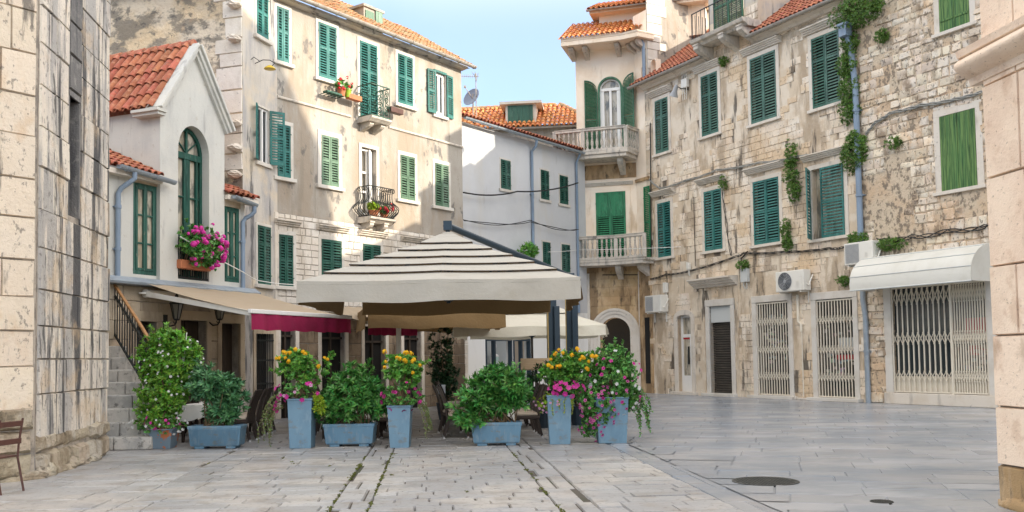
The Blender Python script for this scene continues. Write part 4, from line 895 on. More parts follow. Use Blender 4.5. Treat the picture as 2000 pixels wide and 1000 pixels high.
# dark shop openings below
for s in shops:
    m = MB(); m.box(s[0] - .13, s[0], -.04, .04, 0, s[3]); m.box(s[1], s[1] + .13, -.04, .04, 0, s[3]); m.box(s[0] - .13, s[1] + .13, -.04, .04, s[3], s[3] + .16); o = mk('shop_door', m, MT['trim'], old, fB.M, bevel=.008)
    mk('door_panel', pane_mb(s, .18, .02), MT['dark'], o, fB.M); m = MB(); m.box((s[0] + s[1]) / 2 - .03, (s[0] + s[1]) / 2 + .03, .1, .18, 0, s[3]); m.box(s[0], s[1], .1, .18, s[3] - .5, s[3] - .44); mk('door_frame', m, MT['darkwood'], o, fB.M)
# ---- upper iron balcony (square, scrollwork)
def scroll(mb, c, r, s, ax, n=12, turns=1.3, th=.014):
    P = []
    for i in range(n + 1): t = i / n; a = s + t * turns * 2 * PI; rr = r * (1 - .72 * t); P.append(c + ax * (rr * math.cos(a)) + Vector((0, 0, rr * math.sin(a))))
    mb.tube(P, th, 4, False)
zb = fB.z(735, 232, -.4); bp = .62; b0 = fB.u(697, 230, 0); b1 = fB.u(765, 240, -bp)
m = MB(); m.profx([(.02, zb - .14), (-bp + .12, zb - .14), (-bp + .05, zb - .09), (-bp, zb - .06), (-bp - .02, zb), (.02, zb)][::-1], b0, b1); sb = mk('balcony', m, MT['balc'], old, fB.M, bevel=.01, label='upper iron balcony with scrollwork panels')
for f in (.25, .8):
    mk('bracket', corbel(.16, .42, .26), MT['balc'], sb, fB.at(b0 + (b1 - b0) * f, 0, zb - .14))
m = MB(); zt = zb + .98; cs = [(b0 + .04, .0), (b0 + .04, -bp + .04), (b1 - .04, -bp + .04), (b1 - .04, .0)]
for i in range(3):
    a = Vector((*cs[i], 0)); b = Vector((*cs[i + 1], 0)); L = (b - a).length; ax = (b - a).normalized()
    for z in (zb + .04, zt): m.bar(a + Vector((0, 0, z)), b + Vector((0, 0, z)), .035, .03)
    n = max(2, int(L / .22))
    for k in range(n + 1): q = a + ax * (L * k / n); m.tube([q + Vector((0, 0, zb)), q + Vector((0, 0, zt))], .013, 4, False)
    for k in range(n):
        q = a + ax * (L * (k + .5) / n)
        for z, s in ((zb + .22, 0), (zb + .42, PI), (zb + .62, .5), (zb + .80, PI + .4)): scroll(m, q + Vector((0, 0, z)), .095, s + k, ax)
mk('balcony_railing', m, MT['giron'], sb, fB.M)
# ---- lower balcony with bellied bars
zb2 = fB.z(735, 427, -.3); bp2 = .55; c0 = fB.u(698, 425, 0); c1 = fB.u(786, 425, -bp2 - .2) - .08
m = MB(); m.profx([(.02, zb2 - .16), (-bp2 + .2, zb2 - .16), (-bp2 + .08, zb2 - .09), (-bp2, zb2 - .06), (-bp2 - .02, zb2), (.02, zb2)][::-1], c0, c1); sb2 = mk('balcony', m, MT['balc'], old, fB.M, bevel=.01, label='lower iron balcony with bellied bars')
for f in (.2, .75): mk('bracket', corbel(.16, .4, .28), MT['balc'], sb2, fB.at(c0 + (c1 - c0) * f, 0, zb2 - .16))
m = MB(); hb = .94
def belly(q, out):
    P = []
    for i in range(17):
        t = i / 16; b = .27 * math.sin(PI * min(1, t / .62)) ** 1.4 if t < .62 else -.02 * math.sin((t - .62) / .38 * PI)
        P.append(q + out * b + Vector((0, 0, zb2 + .03 + hb * .86 * t)))
    m.tube(P, .015, 4, False); scroll(m, P[-1] + Vector((0, 0, .045)) + out * .05, .07, PI, out, 10, 1.2, .009)
path = [(c0 + .05, -.02), (c0 + .05, -bp2 + .05), (c1 - .05, -bp2 + .05), (c1 - .05, -.02)]
for i, out in ((0, Vector((-1, 0, 0))), (1, Vector((0, -1, 0))), (2, Vector((1, 0, 0)))):
    a = Vector((*path[i], 0)); b = Vector((*path[i + 1], 0)); n = int((b - a).length / .085)
    for k in range(n): belly(a.lerp(b, (k + .5) / n), out)
    m.bar(a + Vector((0, 0, zb2 + hb)), b + Vector((0, 0, zb2 + hb)), .05, .02); m.bar(a + Vector((0, 0, zb2 + .04)), b + Vector((0, 0, zb2 + .04)), .03, .02)
mk('balcony_railing', m, MT['iron'], sb2, fB.M)
# yellow enamel lamp on a curled bracket
u, z = fA.uz(527, 132, -.45); M = fA.at(u, -.45, z); o = thing('enamel_lamp', 'yellow enamel lamp on a curled bracket on the shaded house corner', 'lamp', M)
m = MB(); m.tube([(0, .45, .16), (-.02, .2, .22), (0, 0, .20), (.05, -.12, .12), (0, -.05, .03), (0, 0, .06)], .012, 5); m.tube([(-.2, .45, .2), (-.1, .42, .3), (0, .3, .2)], .01, 4); mk('bracket', m, MT['iron'], o, M)
m = MB(); m.lathe([(.03, .06), (.07, .04), (.15, -.02), (.155, -.04), (.12, -.05)], 14); mk('shade', m, MT['yellow'], o, M, smooth=40)
# ================================================================ NARROW PALE HOUSE in the middle
nar = thing('pale_house', 'plain pale grey rendered house with small dark shutters, in the gap', 'house', fN.M)
ZN = 10.15
nw = [fN.rect(*a) for a in ((978, 996, 313, 370), (1056, 1071, 333, 390), (1093, 1108, 344, 399), (1060, 1074, 473, 530), (1097, 1112, 478, 532))]
m = MB(); wall(m, -.3, LN + .4, 3.4, ZN, nw, .2); mk('wall', m, MT['nwhite'], nar, fN.M)
for r in nw: window(nar, fN, r, 'dgreen', fw=.07, fp=.015, mids=(.5,), sill=.05)
gutter(nar, fN, -.2, LN + .2, -.34, ZN + .06, ZN + .02, .08, 'lead')
m = MB(); tile_field(m, -.4, LN + .6, 2.2, .2, .36, wob=.012); mk('roof', m, MT['tile'], nar, slope_M(fN, 0, -.32, ZN + .08, math.radians(20)), smooth=60)
u = fN.u(1040, 400, -.07); downpipe(nar, fN, [(u, -.34, ZN), (u, -.3, ZN - .25), (u, -.08, ZN - .45), (u, -.07, 3.4)], .06, 'pipe', [(u, -.07, 8), (u, -.07, 6)])
u = fN.u(1127, 400, -.07); downpipe(nar, fN, [(u, -.30, ZN), (u, -.08, ZN - .4), (u, -.07, 3.4)], .055, 'pipe')
# its shop front: white piers, glass and a mannequin
sf = [(fN.u(a, 680), fN.u(b, 680)) for a, b in ((948, 1000), (1002, 1036), (1048, 1062))]
m = MB(); wall(m, -.3, LN + .4, 0, 3.4, [(sf[0][0], sf[0][1], .35, 3.0), (sf[1][0], sf[1][1], 0, 3.0)], .3); ws = mk('shop_wall', m, MT['whitepaint'], nar, fN.M)
m = MB(); ashlar(m, -.25, fN.u(914, 680), 0, 3.4, (.3, .4), (.3, .7), .012, .02); mk('stone_masonry', m, MT['bstone'], nar, fN.M)
for a, b in sf[:2]:
    m = MB(); m.box(a, b, .10, .12, 0.3, 3.0); 
    fr = MB(); fr.box(a, a + .08, -.02, .14, .0, 3.0); fr.box(b - .08, b, -.02, .14, .0, 3.0); fr.box(a + .08, b - .08, -.02, .14, 2.2, 2.3); fr.box(a + .5, a + .58, -.02, .14, 0, 3.0)
    o = mk('shop_window', fr, MT['mast'], nar, fN.M); g = MB(); g.box(a, b, .9, .92, 0, 3.0); g.box(a - .02, b, .2, .9, .28, .3); mk('shop_interior', g, MT['panelgrey'], o, fN.M)
# mannequin standing in the shop window
u, _ = fN.uz(966, 700, .5); Mn = fN.at(u, .5, .3); mm = MB()
mm.tube([(0, 0, 1.62), (0, 0, 1.5), (0, 0, 1.42), (0, 0, 1.36), (0, .0, 1.2), (0, 0, 1.05), (0, 0, .92), (0, 0, .82)], [.05, .05, .06, .17, .15, .11, .16, .15], 12)
mm.blob((0, -.01, 1.72), (.075, .09, .11), 10, 8); 
for s in (-1, 1):
    mm.tube([(s * .07, 0, .88), (s * .085, -.01, .5), (s * .09, 0, .46), (s * .10, 0, .08), (s * .10, -.08, .02)], [.085, .06, .055, .035, .03], 8)
    mm.tube([(s * .17, 0, 1.36), (s * .22, 0, 1.1), (s * .25, -.04, .86), (s * .25, -.06, .72)], [.045, .038, .03, .022], 8)
mn = tag(mk('mannequin', mm, MT['mannequin'], None, Mn, smooth=60), 'white mannequin in a mint top standing in the shop window', 'mannequin')
mm = MB(); mm.lathe([(.17, 1.30), (.15, 1.15), (.12, 1.08)], 12); mm.lathe([(.14, .98), (.17, .86), (.13, .80)], 12); mk('clothing', mm, MT['mint'], mn, Mn, smooth=50)
# satellite dish and aerial on its roof
def rod(m, a, b, r=.015): m.tube([a, b], r, 5)
P = at(924, 205, 34.2); Md = T(P.x, P.y, P.z); o = thing('satellite_dish', 'round grey satellite dish on the pale house roof', 'satellite dish', Md)
m = MB(); ring = []; n = 20
for k in range(5): ring.append((.36 * k / 4, .10 * (k / 4) ** 2))
m.X = Matrix.Translation((0, 0, .25)) @ Vector((-.55, -.72, .38)).to_track_quat('Z', 'Y').to_matrix().to_4x4(); m.lathe([(r + .001, z) for r, z in ring] + [(.37, .11), (.355, .12), (.24, .06), (.001, .02)], n); m.X = None
mk('dish', m, MT['dish'], o, Md, smooth=40); m = MB(); rod(m, (0, 0, -.7), (0, 0, .42), .03); rod(m, (0, 0, .2), (-.28, -.40, .58)); m.box(-.32, -.24, -.44, -.36, .54, .62); mk('mount', m, MT['gutter'], o, Md)
P = at(930, 200, 34.0); Md = T(P.x, P.y, P.z); m = MB(); rod(m, (0, 0, -.6), (0, 0, 1.1), .02); rod(m, (-.55, 0, 1.0), (.12, 0, .98), .012)
for k in range(8): x = -.5 + k * .075; rod(m, (x, -.0, .93), (x, 0, 1.07), .008)
for s in (-.12, .0): rod(m, (0, 0, .75), (.1 + s, -.2, 1.05), .01); rod(m, (0, 0, .95), (-.02 + s, -.2, 1.1), .01)
tag(mk('television_aerial', m, MT['gutter'], None, Md), 'spindly television aerial rising beside the dish', 'aerial')
# ================================================================ FAR HOUSE with a hipped orange roof
Y2 = 46; A = at(900, 262, Y2); B_ = at(1150, 262, Y2); fF = Fac((A.x, A.y), (1, -.12))
far = thing('far_house', 'distant house with an orange hipped roof and a green shuttered dormer', 'house', fF.M)
zE = fF.z(1000, 254); zRg = fF.z(1080, 190) + .9; uL = fF.u(905, 250); uR_ = fF.u(1160, 250)
m = MB(); wall(m, uL, uR_, 0, zE + .2); m.box(uL - 3, uR_ + .1, -.33, .0, zE - .04, zE + .06); m.quad((uR_, 0, 0), (uR_, 8, 0), (uR_, 8, zE), (uR_, 0, zE)); mk('wall', m, MT['cream'], far, fF.M)
pit = math.radians(33); SLr = 3.2
m = MB(); tile_field(m, uL - 3, uR_ + .2, SLr, .24, .40, wob=.02, fa1=lambda y: uR_ + .2 - y * .62); 
Mr = slope_M(fF, 0, -.35, zE + .02, pit); rf = mk('roof', m, MT['tilesun'], far, Mr, smooth=60)
m = MB(); yr = SLr * math.cos(pit) - .35; zr = zE + SLr * math.sin(pit)
for k in range(18): x = uL - 2 + k * .36; m.tube([(x, yr, zr + .08), (x + .4, yr, zr + .07)], [.13, .11], 8) if x < uR_ - 2.2 else None
for k in range(10):
    t = k / 10; t2 = (k + 1.1) / 10; a = Vector((uR_ + .2, -.35, zE + .08)); b = Vector((uR_ + .2 - SLr * .62, yr, zr + .08)); m.tube([a.lerp(b, t), a.lerp(b, t2)], [.14, .11], 8)
mk('ridge_tiles', m, MT['tileold'], rf, fF.M, smooth=60)
m = MB(); m.add([(uR_ + .2, -.35, zE), (uR_ + .2, 6, zE), (uR_ + .2 - SLr * .62, yr, zr)], [(0, 1, 2)]); mk('roof', m, MT['tilesun'], far, fF.M)
dr = fF.rect(992, 1041, 206, 247, .2)
m = MB(); m.box(dr[0] - .12, dr[1] + .16, .22, 3, dr[2] - .2, dr[3] + .05); m.box(dr[0] - .4, dr[1] + .45, .0, 3, dr[3] + .05, dr[3] + .18); dm = mk('dormer', m, MT['trim'], far, fF.M)
mk('shutter', leaf_plank((dr[1] - dr[0]), dr[3] - dr[2], 5), MT['rgreen'], dm, fF.at(dr[0], .20, dr[2]))
# ================================================================ BALCONY HOUSE (cream) at the far right of the gap
twr = thing('balcony_house', 'tall cream house with two stone balustraded balconies and an arched doorway', 'house', fT.M)
ZT1 = fT.z(1180, 97)
aT = fT.rect(1168, 1216, 150, 246); mT = fT.rect(1165, 1223, 375, 520); gT = fT.rect(1173, 1232, 606, 770); gsp = fT.z(1203, 650)
aw_ = aT[1] - aT[0]; asT = aT[3] - aw_ / 2; zslab = fT.z(1180, 305); zsl2 = fT.z(1170, 512)
zmid = fT.z(1180, 372) + .45; zlow = zsl2 - .18
m = MB(); wall(m, 0, LT, zslab, ZT1, [(aT[0], aT[1], zslab, aT[3])], .3); arch_fill(m, aT[0], aT[1], asT, aT[3], .3); wall(m, 0, LT, zsl2, zslab, [(mT[0], mT[1], zsl2, mT[3])], .2)
m.quad((0, 0, 0), (0, 0, ZT1), (0, 6, ZT1), (0, 6, 0)); mk('wall', m, MT['tcream'], twr, fT.M)
m = MB(); m.box(0.05, LT, -.03, .05, fT.z(1180, 350), fT.z(1180, 322)); mk('wall_band', m, MT['tbrown'], twr, fT.M)
m = MB(); rA = (gT[1] - gT[0]) / 2; wall(m, 0, LT, 0, zsl2, [(gT[0], gT[1], 0, gsp + rA)], .5); arch_fill(m, gT[0], gT[1], gsp, gsp + rA, .5); mk('wall', m, MT['tbrown'], twr, fT.M)
m = MB(); ashlar(m, .02, LT - .02, gsp + rA + .5, zlow - .05, (.32, .42), (.5, .9), .008, .015, .3, .008, .004); mk('stone_masonry', m, MT['tbrown'], twr, fT.M)
m = MB(); arch_ring(m, gT[0], gT[1], gsp, .16, -.06, .02, 16, .1); arch_ring(m, gT[0] - .16, gT[1] + .16, gsp, .14, -.10, .02, 16, .1); arch_ring(m, gT[0] - .30, gT[1] + .30, gsp, .10, -.14, .02, 16, .1)
ad = mk('arched_doorway', m, MT['trim'], twr, fT.M, bevel=.01); m = MB(); m.box(gT[0] - .2, gT[1] + .2, 1.2, 1.22, 0, 4); mk('door_panel', m, MT['dark'], ad, fT.M)
m = MB(); m.box(gT[1] + .42, LT - .02, -.06, .03, 0, zlow - .3); m.box(.0, gT[0] - .42, -.06, .03, 0, zlow - .3); m.box(gT[1] + .36, LT, -.12, .03, 0, .9); mk('pilaster', m, MT['trim'], twr, fT.M, bevel=.01)
# the return along the long house, concave corner
fTR = Fac((pTR.x, pTR.y), (fR.M[0][0], fR.M[1][0])); LTR = -uTR + .22
tw = [(fTR.u(a, c), fTR.u(b, c), fTR.z((a + b) / 2, d2_), fTR.z((a + b) / 2, t)) for a, b, t, d2_, c in ((1253, 1262, 127, 175, 150), (1271, 1281, 116, 160, 140))]
m = MB(); wall(m, 0, LTR, 0, ZT1 + 1.3, [(a, b, c, d) for a, b, c, d in tw], .25)
for a, b, c, d in tw: arch_fill(m, a, b, d - (b - a) / 2, d, .25, 8)
for a, b, c, d in tw: m.box(a, b, .25, .27, c, d)
mk('wall', m, MT['tcream'], twr, fTR.M)
m = MB(); m.box(.0, LTR + .0, -.02, .02, 0, zlow); mk('wall_band', m, MT['tbrown'], twr, fTR.M); m = MB(); m.box(0, LTR, -.08, .02, fTR.z(1262, 352), fTR.z(1262, 346)); mk('wall_band', m, MT['tbrown'], twr, fTR.M)
sr = fTR.rect(1260, 1270, 365, 470); mk('shutter', leaf_louv(sr[1] - sr[0] + .05, sr[3] - zsl2, (.5,)), MT['mgreen'], twr, fTR.at(sr[0], -.03, zsl2 + .02))
an = (fTR.u(1262, 700), fTR.u(1271, 700), 0, fTR.z(1266, 620)); m = MB(); m.box(an[0], an[1], -.035, -.02, .4, an[3]); mk('narrow_doorway', m, MT['dark'], twr, fTR.M)
pTE = fTR.w(LTR, 0, 0); fTS = Fac((pTE.x, pTE.y), (fR.M[0][1], fR.M[1][1]))
m = MB(); wall(m, 0, 9, 9, ZT1 + 4); mk('wall', m, MT['cream'], twr, fTS.M)
m = MB(); z = 13.2
while z < ZT1 + 2.2: h = rnd.uniform(.3, .5); block(m, .02, rnd.uniform(.5, 1.15), z + .006, z + h - .006, .03, .01, .006); z += h
mk('quoin_stones', m, MT['trimwhite'], twr, fTS.M)
# arched balcony window with round-headed shutters
m = MB(); arch_ring(m, aT[0] + .08, aT[1] - .08, asT, .08, -.05, .05, 16, zslab); g = mk('arched_window', m, MT['olive'], twr, fT.M)
m = MB(); arch_ring(m, aT[0] + .14, aT[1] - .14, asT, .06, .06, .14, 16, zslab); c = (aT[0] + aT[1]) / 2; m.box(c - .05, c + .05, .05, .14, zslab, asT); m.box(aT[0] + .1, aT[1] - .1, .04, .14, asT - .06, asT + .06); m.box(c - .2, c - .05, .07, .13, zslab, asT - .06) if False else None
m.box(aT[0] + .14, aT[0] + .26, .06, .14, zslab, asT); m.box(aT[1] - .26, aT[1] - .14, .06, .14, zslab, asT); mk('sash', m, MT['whitepaint'], g, fT.M)
m = MB(); m.box(aT[0], aT[1], .16, .18, zslab, aT[3]); mk('pane', m, MT['warmglass'], g, fT.M)
w2 = aw_ / 2 + .0; hh = aT[3] - zslab - .1
mk('shutter', leaf_arch(w2, hh + .15, hh - w2 + .1, 1).__class__() if False else leaf_arch(w2 * 1.05, hh, hh - w2, -1), MT['olive'], g, fT.at(aT[0] - w2 * 1.05 - .02, -.03, zslab + .03))
mk('shutter', leaf_arch(w2 * 1.0, hh + .1, hh - w2 + .1, 1), MT['olive'], g, fT.at(aT[1] + .02, -.03, zslab + .03, math.radians(-18)))
# middle door shutters
m = surround((mT[0], mT[1], zsl2, mT[3]), .22, .04, 0, bottom=False); g = mk('balcony_door', m, MT['tcream'], twr, fT.M, bevel=.01); mk('pane', pane_mb((mT[0], mT[1], zsl2, mT[3]), .15), MT['dark'], g, fT.M)
W2 = (mT[1] - mT[0]) / 2
for k in range(2): mk('shutter', leaf_louv(W2 - .004, mT[3] - zsl2 - .02, (.33, .66), panel_top=1, st=.08, pitch=.085), MT['mgreen'], g, fT.at(mT[0] + k * W2, -.02, zsl2 + .01))
cornice(twr, fT, .3, LT - .15, mT[3] + .28, .14, .16, 'trim', 3)
# upper balcony, wrapping the left corner
def slab_poly(fac, pts, z, th, par, name='balcony', label=None):
    m = MB(); n = len(pts)
    for (k, za, zb_) in ((0, z - th * .45, z), (.07, z - th, z - th * .45)):
        c = Vector((sum(p[0] for p in pts) / n, sum(p[1] for p in pts) / n)); q = [(p[0] + (c.x - p[0]) * k, p[1] + (c.y - p[1]) * k) for p in pts]
        vs = [(x, y, za) for x, y in q] + [(x, y, zb_) for x, y in q]
        m.add(vs, [tuple(range(n - 1, -1, -1)), tuple(range(n, 2 * n))] + [(i, (i + 1) % n, (i + 1) % n + n, i + n) for i in range(n)])
    return mk(name, m, MT['balc'], par, fac.M, bevel=.015, label=label)
bl = fT.u(1082, 280, -1.1); br = fT.u(1222, 270, -1.1); be = LT + .1
zsl = zslab
ub = slab_poly(fT, [(bl - .06, -1.0), (br + .08, -1.15), (be + .06, -.05), (be + .06, .2), (bl - .06, .7)], zsl, .28, twr, label='upper stone balcony with balustrade')
balustrade(ub, fT, [(bl, .6), (bl, -.92), ((bl + br) / 2 - .3, -1.0), (br, -1.05), (be, -.1)], zsl, .98, .20)
for u in (bl + .28, -.02 + .12, LT - .55): mk('bracket', corbel(.24, .85, .62), MT['balc'], ub, fT.at(u, 0, zsl - .28))
m = MB(); m.box(bl + .1, 0, -.02, .7, zsl - .95, zsl - .28); mk('bracket', m, MT['tbrown'], ub, fT.M)
# lower balcony, bent along the concave corner
c0 = fT.u(1121, 480, -.9); q = fTR.at(0, 0, 0)
bend = Vector((fT.u(1203, 480, -.9), -.9)); e3 = fT.Mi @ fTR.w(LTR + .35, -.62, 0); e4 = fT.Mi @ fTR.w(LTR + .35, 0, 0)
lb = slab_poly(fT, [(c0 - .06, -.95), (bend.x, bend.y - .06), (e3.x, e3.y - .05), (e4.x, e4.y), (LT + .02, .0), (c0 - .06, .1)], zsl2, .24, twr, label='lower stone balcony bent round the corner')
balustrade(lb, fT, [(c0, .0), (c0, -.88), (bend.x, bend.y), (e3.x, e3.y)], zsl2, .98, .21)
for u in (.16, LT - .75): mk('bracket', corbel(.24, .75, .55), MT['balc'], lb, fT.at(u, 0, zsl2 - .24))
mk('bracket', corbel(.22, .5, .5), MT['balc'], lb, fTR.at(LTR * .75, 0, zsl2 - .24))
# eaves on scroll corbels, tiled roof, set-back top storey
EV = .95
m = MB(); cc = [(-EV * .6, -EV), (LT - .25, -EV * .95)]
e = [fT.Mi @ fTR.w(u, y, 0) for u, y in ((.15, -EV * .6), (LTR + .15, -EV * .62), (LTR + .15, .3))]
outl = [(-.42, -EV), (LT - .42, -EV)] + [(p.x, p.y) for p in e[1:]] + [(LT - .2, 1.2), (-.42, 1.2)]
n = len(outl)
for za, zb_, k in ((ZT1 + .02, ZT1 + .20, 1.0), (ZT1 + .20, ZT1 + .30, 1.04)):
    vs = [(x, y, za + .55 * 0) for x, y in outl] + [(x, y if y > 0 else y * k, zb_) for x, y in outl]
    m.add(vs, [tuple(range(n - 1, -1, -1)), tuple(range(n, 2 * n))] + [(i, (i + 1) % n, (i + 1) % n + n, i + n) for i in range(n)])
mk('eaves', m, MT['tcream'], twr, fT.M, bevel=.02)
for u in (-.05, .55, LT - .62): mk('corbel', corbel(.2, .72, .42), MT['balc'], twr, fT.at(u, 0, ZT1 + .02))
for u in (.12, .46, .80): mk('corbel', corbel(.16, .45, .40), MT['balc'], twr, fTR.at(u * LTR / .95, 0, ZT1 + .02))
m = MB(); tile_field(m, -.46, LT + 1.4, 3.0, .22, .36, wob=.012, fa1=lambda y: LT - .35 + y * .9); mk('roof', m, MT['tilesun'], twr, slope_M(fT, 0, -1.0, ZT1 + .28, math.radians(30)), smooth=60)
m = MB(); m.box(-.40, LT - .42, -1.0, -.80, ZT1 + .29, ZT1 + .36); mk('fascia', m, MT['tcream'], twr, fT.M)
zu = ZT1 + .55
m = MB(); m.box(.9, LT + 3, 1.0, 6, zu, fT.z(1200, 22, .6)); m.box(.55, LT + 3.4, .55, 6, fT.z(1200, 22, .6), fT.z(1200, 15, .6)); up_ = mk('top_storey', m, MT['tcream'], twr, fT.M)
m = MB(); tile_field(m, .45, LT + 3, 3, .22, .36, wob=.012); mk('roof', m, MT['tilesun'], up_, slope_M(fT, 0, .45, fT.z(1200, 15, .5), math.radians(24)), smooth=60)
gutter(twr, fT, .45, LT + 2, .42, fT.z(1200, 15, .4) + .04, None, .07)
u = LTR - .1; downpipe(twr, fTR, [(u - .05, -.35, ZT1 + .25), (u, -.1, ZT1 - .15), (u, -.09, 13.0)], .07, 'pipe')
m = MB(); m.tube([(LT * .4, -.03, fT.z(1180, 537)), (LT, -.03, fT.z(1240, 537))], .02, 5); mk('conduit', m, MT['cable'], twr, fT.M)
# ================================================================ LONG STONE HOUSE on the right
lng = thing('stone_house', 'long weathered limestone house with green louvred shutters and shop doors', 'house', fR.M)
ZR = 12.85; UD = fR.u(1690, 600)                       # eaves; the drainpipe where the rougher house begins
def rR(*a): return fR.rect(*a)
upR = [rR(1281, 1306, 193, 299), rR(1371, 1403, 144, 264), rR(1467, 1517, 106, 237), rR(1587, 1641, 66, 207)]
loR = [rR(1286, 1311, 395, 502), rR(1377, 1411, 371, 489), rR(1473, 1523, 350, 476), rR(1587, 1650, 325, 464)]
def door(xl, xr, yt): a = fR.u(xl, 690), fR.u(xr, 690); return (a[0], a[1], 0.0, fR.z((xl + xr) / 2, yt))
dA = door(1325, 1352, 612); dB = door(1388, 1430, 597); dC = door(1480, 1542, 589); dD = door(1597, 1669, 583)
g0_ = fR.u(1386, 100); g1_ = fR.u(1482, 70)            # the stretch carried up as an attic dormer
HR = upR + loR + [dA, dB, dC, dD]
m = MB(); wall(m, 0, UD, 0, ZR, HR, .28); wall(m, g0_, g1_, ZR, ZR + 1.35, [], .2); mk('wall', m, MT['rplaster'], lng, fR.M)
big = lambda r, k=.10, s=.12: (r[0] - k, r[1] + k, r[2] - s, r[3] + s)
hol = [big(r) for r in HR]
pl = []                                               # patches where the render still covers the stone
from mathutils import noise as mn
def bare(u, z):
    if mn.noise((u * .55, z * .6, 3.3)) + .5 * mn.noise((u * 1.7, z * 1.7, 9)) > (.20 if z > 4.4 else .05): return False
    if u < 2.2 and z > 5: return rnd.random() < .55
    if 7.7 < u < 8.9 and z > 9.5: return rnd.random() < .35
    if z < 4.2 and 2.4 < u < 5.6: return rnd.random() < .45
    return True
m = MB(); ashlar(m, .02, UD, 0, ZR - .02, (.20, .32), (.18, .56), .007, .020, .6, .008, .006, hol, keep=lambda u, z: bare(u, z), miss=.04); ashlar(m, g0_, g1_, ZR - .02, ZR + 1.35, (.22, .3), (.25, .5), .012, .022, .4, .011, .007)
mk('stone_masonry', m, MT['rstone'], lng, fR.M)
for i, r in enumerate(upR):
    window(lng, fR, r, 'rgreen', pitch=.098, fw=.15, fp=.035, stone='trim', mids=(.66,), back='dark')
    cornice(lng, fR, r[0] - .3, r[1] + .3, r[3] + .17, .22, .26, 'trim', 4)
for i, r in enumerate(loR[:3]):
    window(lng, fR, r, 'teal', pitch=.098, fw=.15, fp=.035, stone='trim', mids=(.5,), back='dark'); cornice(lng, fR, r[0] - .3, r[1] + .3, r[3] + .17 + .12, .2, .26, 'trim', 4)
r = loR[3]; w4 = mk('window', surround(r, .15, .035), MT['trim'], lng, fR.M, bevel=.008, label='lower window with its narrow left shutter swung half open'); mk('pane', pane_mb(r, .2, .02), MT['warmglass'], w4, fR.M); W4 = r[1] - r[0]; H4 = r[3] - r[2]
mk('shutter', leaf_louv(W4 * .45, H4, (.5,), pitch=.098), MT['teal'], w4, fR.at(r[0] - .05, -.02, r[2], math.radians(-58))); mk('shutter', leaf_louv(W4 * .70, H4, (.5,), pitch=.098), MT['teal'], w4, fR.at(r[0] + W4 * .30, -.03, r[2]))
cornice(lng, fR, r[0] - .3, r[1] + .3, r[3] + .3, .2, .26, 'trim', 4)
# roofs either side of the dormer, gutters
RPI = math.radians(36)
for (u0, u1) in ((-.45, g0_ + .02), (g1_, UD + .1)):
    m = MB(); tile_field(m, u0, u1, 5, .21, .36, wob=.01); mk('roof', m, MT['tile'], lng, slope_M(fR, 0, -.40, ZR + .08, RPI), smooth=60)
gutter(lng, fR, -.5, g0_ + .05, -.48, ZR + .07, ZR + .07, .09); gutter(lng, fR, g1_ - .12, UD - .25, -.48, ZR + .07, ZR + .07, .09)
m = MB(); m.profx([(.02, ZR - .16), (-.12, ZR - .14), (-.20, ZR - .06), (-.36, ZR), (-.36, ZR + .06), (.02, ZR + .06)][::-1], 0, g0_); mk('eaves', m, MT['trim'], lng, fR.M); m = MB(); m.profx([(.02, ZR - .16), (-.12, ZR - .14), (-.20, ZR - .06), (-.36, ZR), (-.36, ZR + .06), (.02, ZR + .06)][::-1], g1_, UD); mk('eaves', m, MT['trim'], lng, fR.M)
# attic balcony on scroll brackets
zab = fR.z(1430, 52, -.5); a0 = fR.u(1358, 60, -.9); a1 = fR.u(1488, 30, -.9)
m = MB(); m.profx([(.02, zab - .24), (-.62, zab - .24), (-.70, zab - .16), (-.84, zab - .12), (-.90, zab), (.02, zab)][::-1], g0_ - .12, g1_ + .12); ab_ = mk('balcony', m, MT['balc'], lng, fR.M, bevel=.012, label='small attic balcony with iron rails')
for u in (g0_ + .12, (g0_ + g1_) / 2 + .2, g1_ - .15): mk('bracket', corbel(.26, .8, .52), MT['balc'], ab_, fR.at(u, 0, zab - .24))
m = MB(); 
for k in range(12): u = g0_ + (g1_ - g0_) * k / 11; m.tube([(u, -.82, zab), (u, -.82, zab + 1.0)], .014, 5)
for k in range(5): m.tube([(g0_ - .05, -.82 + k * .18, zab), (g0_ - .05, -.82 + k * .18, zab + 1.0)], .014, 5)
m.bar((g0_ - .05, -.82, zab + 1), (g1_, -.82, zab + 1), .04, .03); mk('balcony_railing', m, MT['iron'], ab_, fR.M)
m = MB(); wall(m, g0_, g1_, zab, zab + 3.4, [(g0_ + .35, g1_ - .7, zab, zab + 2.4)], .2); m.quad((g0_, 0, ZR), (g0_, 0, zab + 3.4), (g0_, 4, zab + 3.4), (g0_, 4, ZR)); m.quad((g1_, 0, ZR), (g1_, 4, ZR), (g1_, 4, zab + 3.4), (g1_, 0, zab + 3.4)); m.quad((g0_, 0, zab + 3.4), (g1_, 0, zab + 3.4), (g1_, 4, zab + 3.4), (g0_, 4, zab + 3.4)); dw = mk('dormer', m, MT['creamblue'], lng, fR.M)
ww = (g1_ - .7 - g0_ - .35) / 2
for k in range(2): mk('shutter', leaf_louv(ww, 2.36, (.5,)), MT['olive'], dw, fR.at(g0_ + .35 + k * ww, -.03, zab + .02))
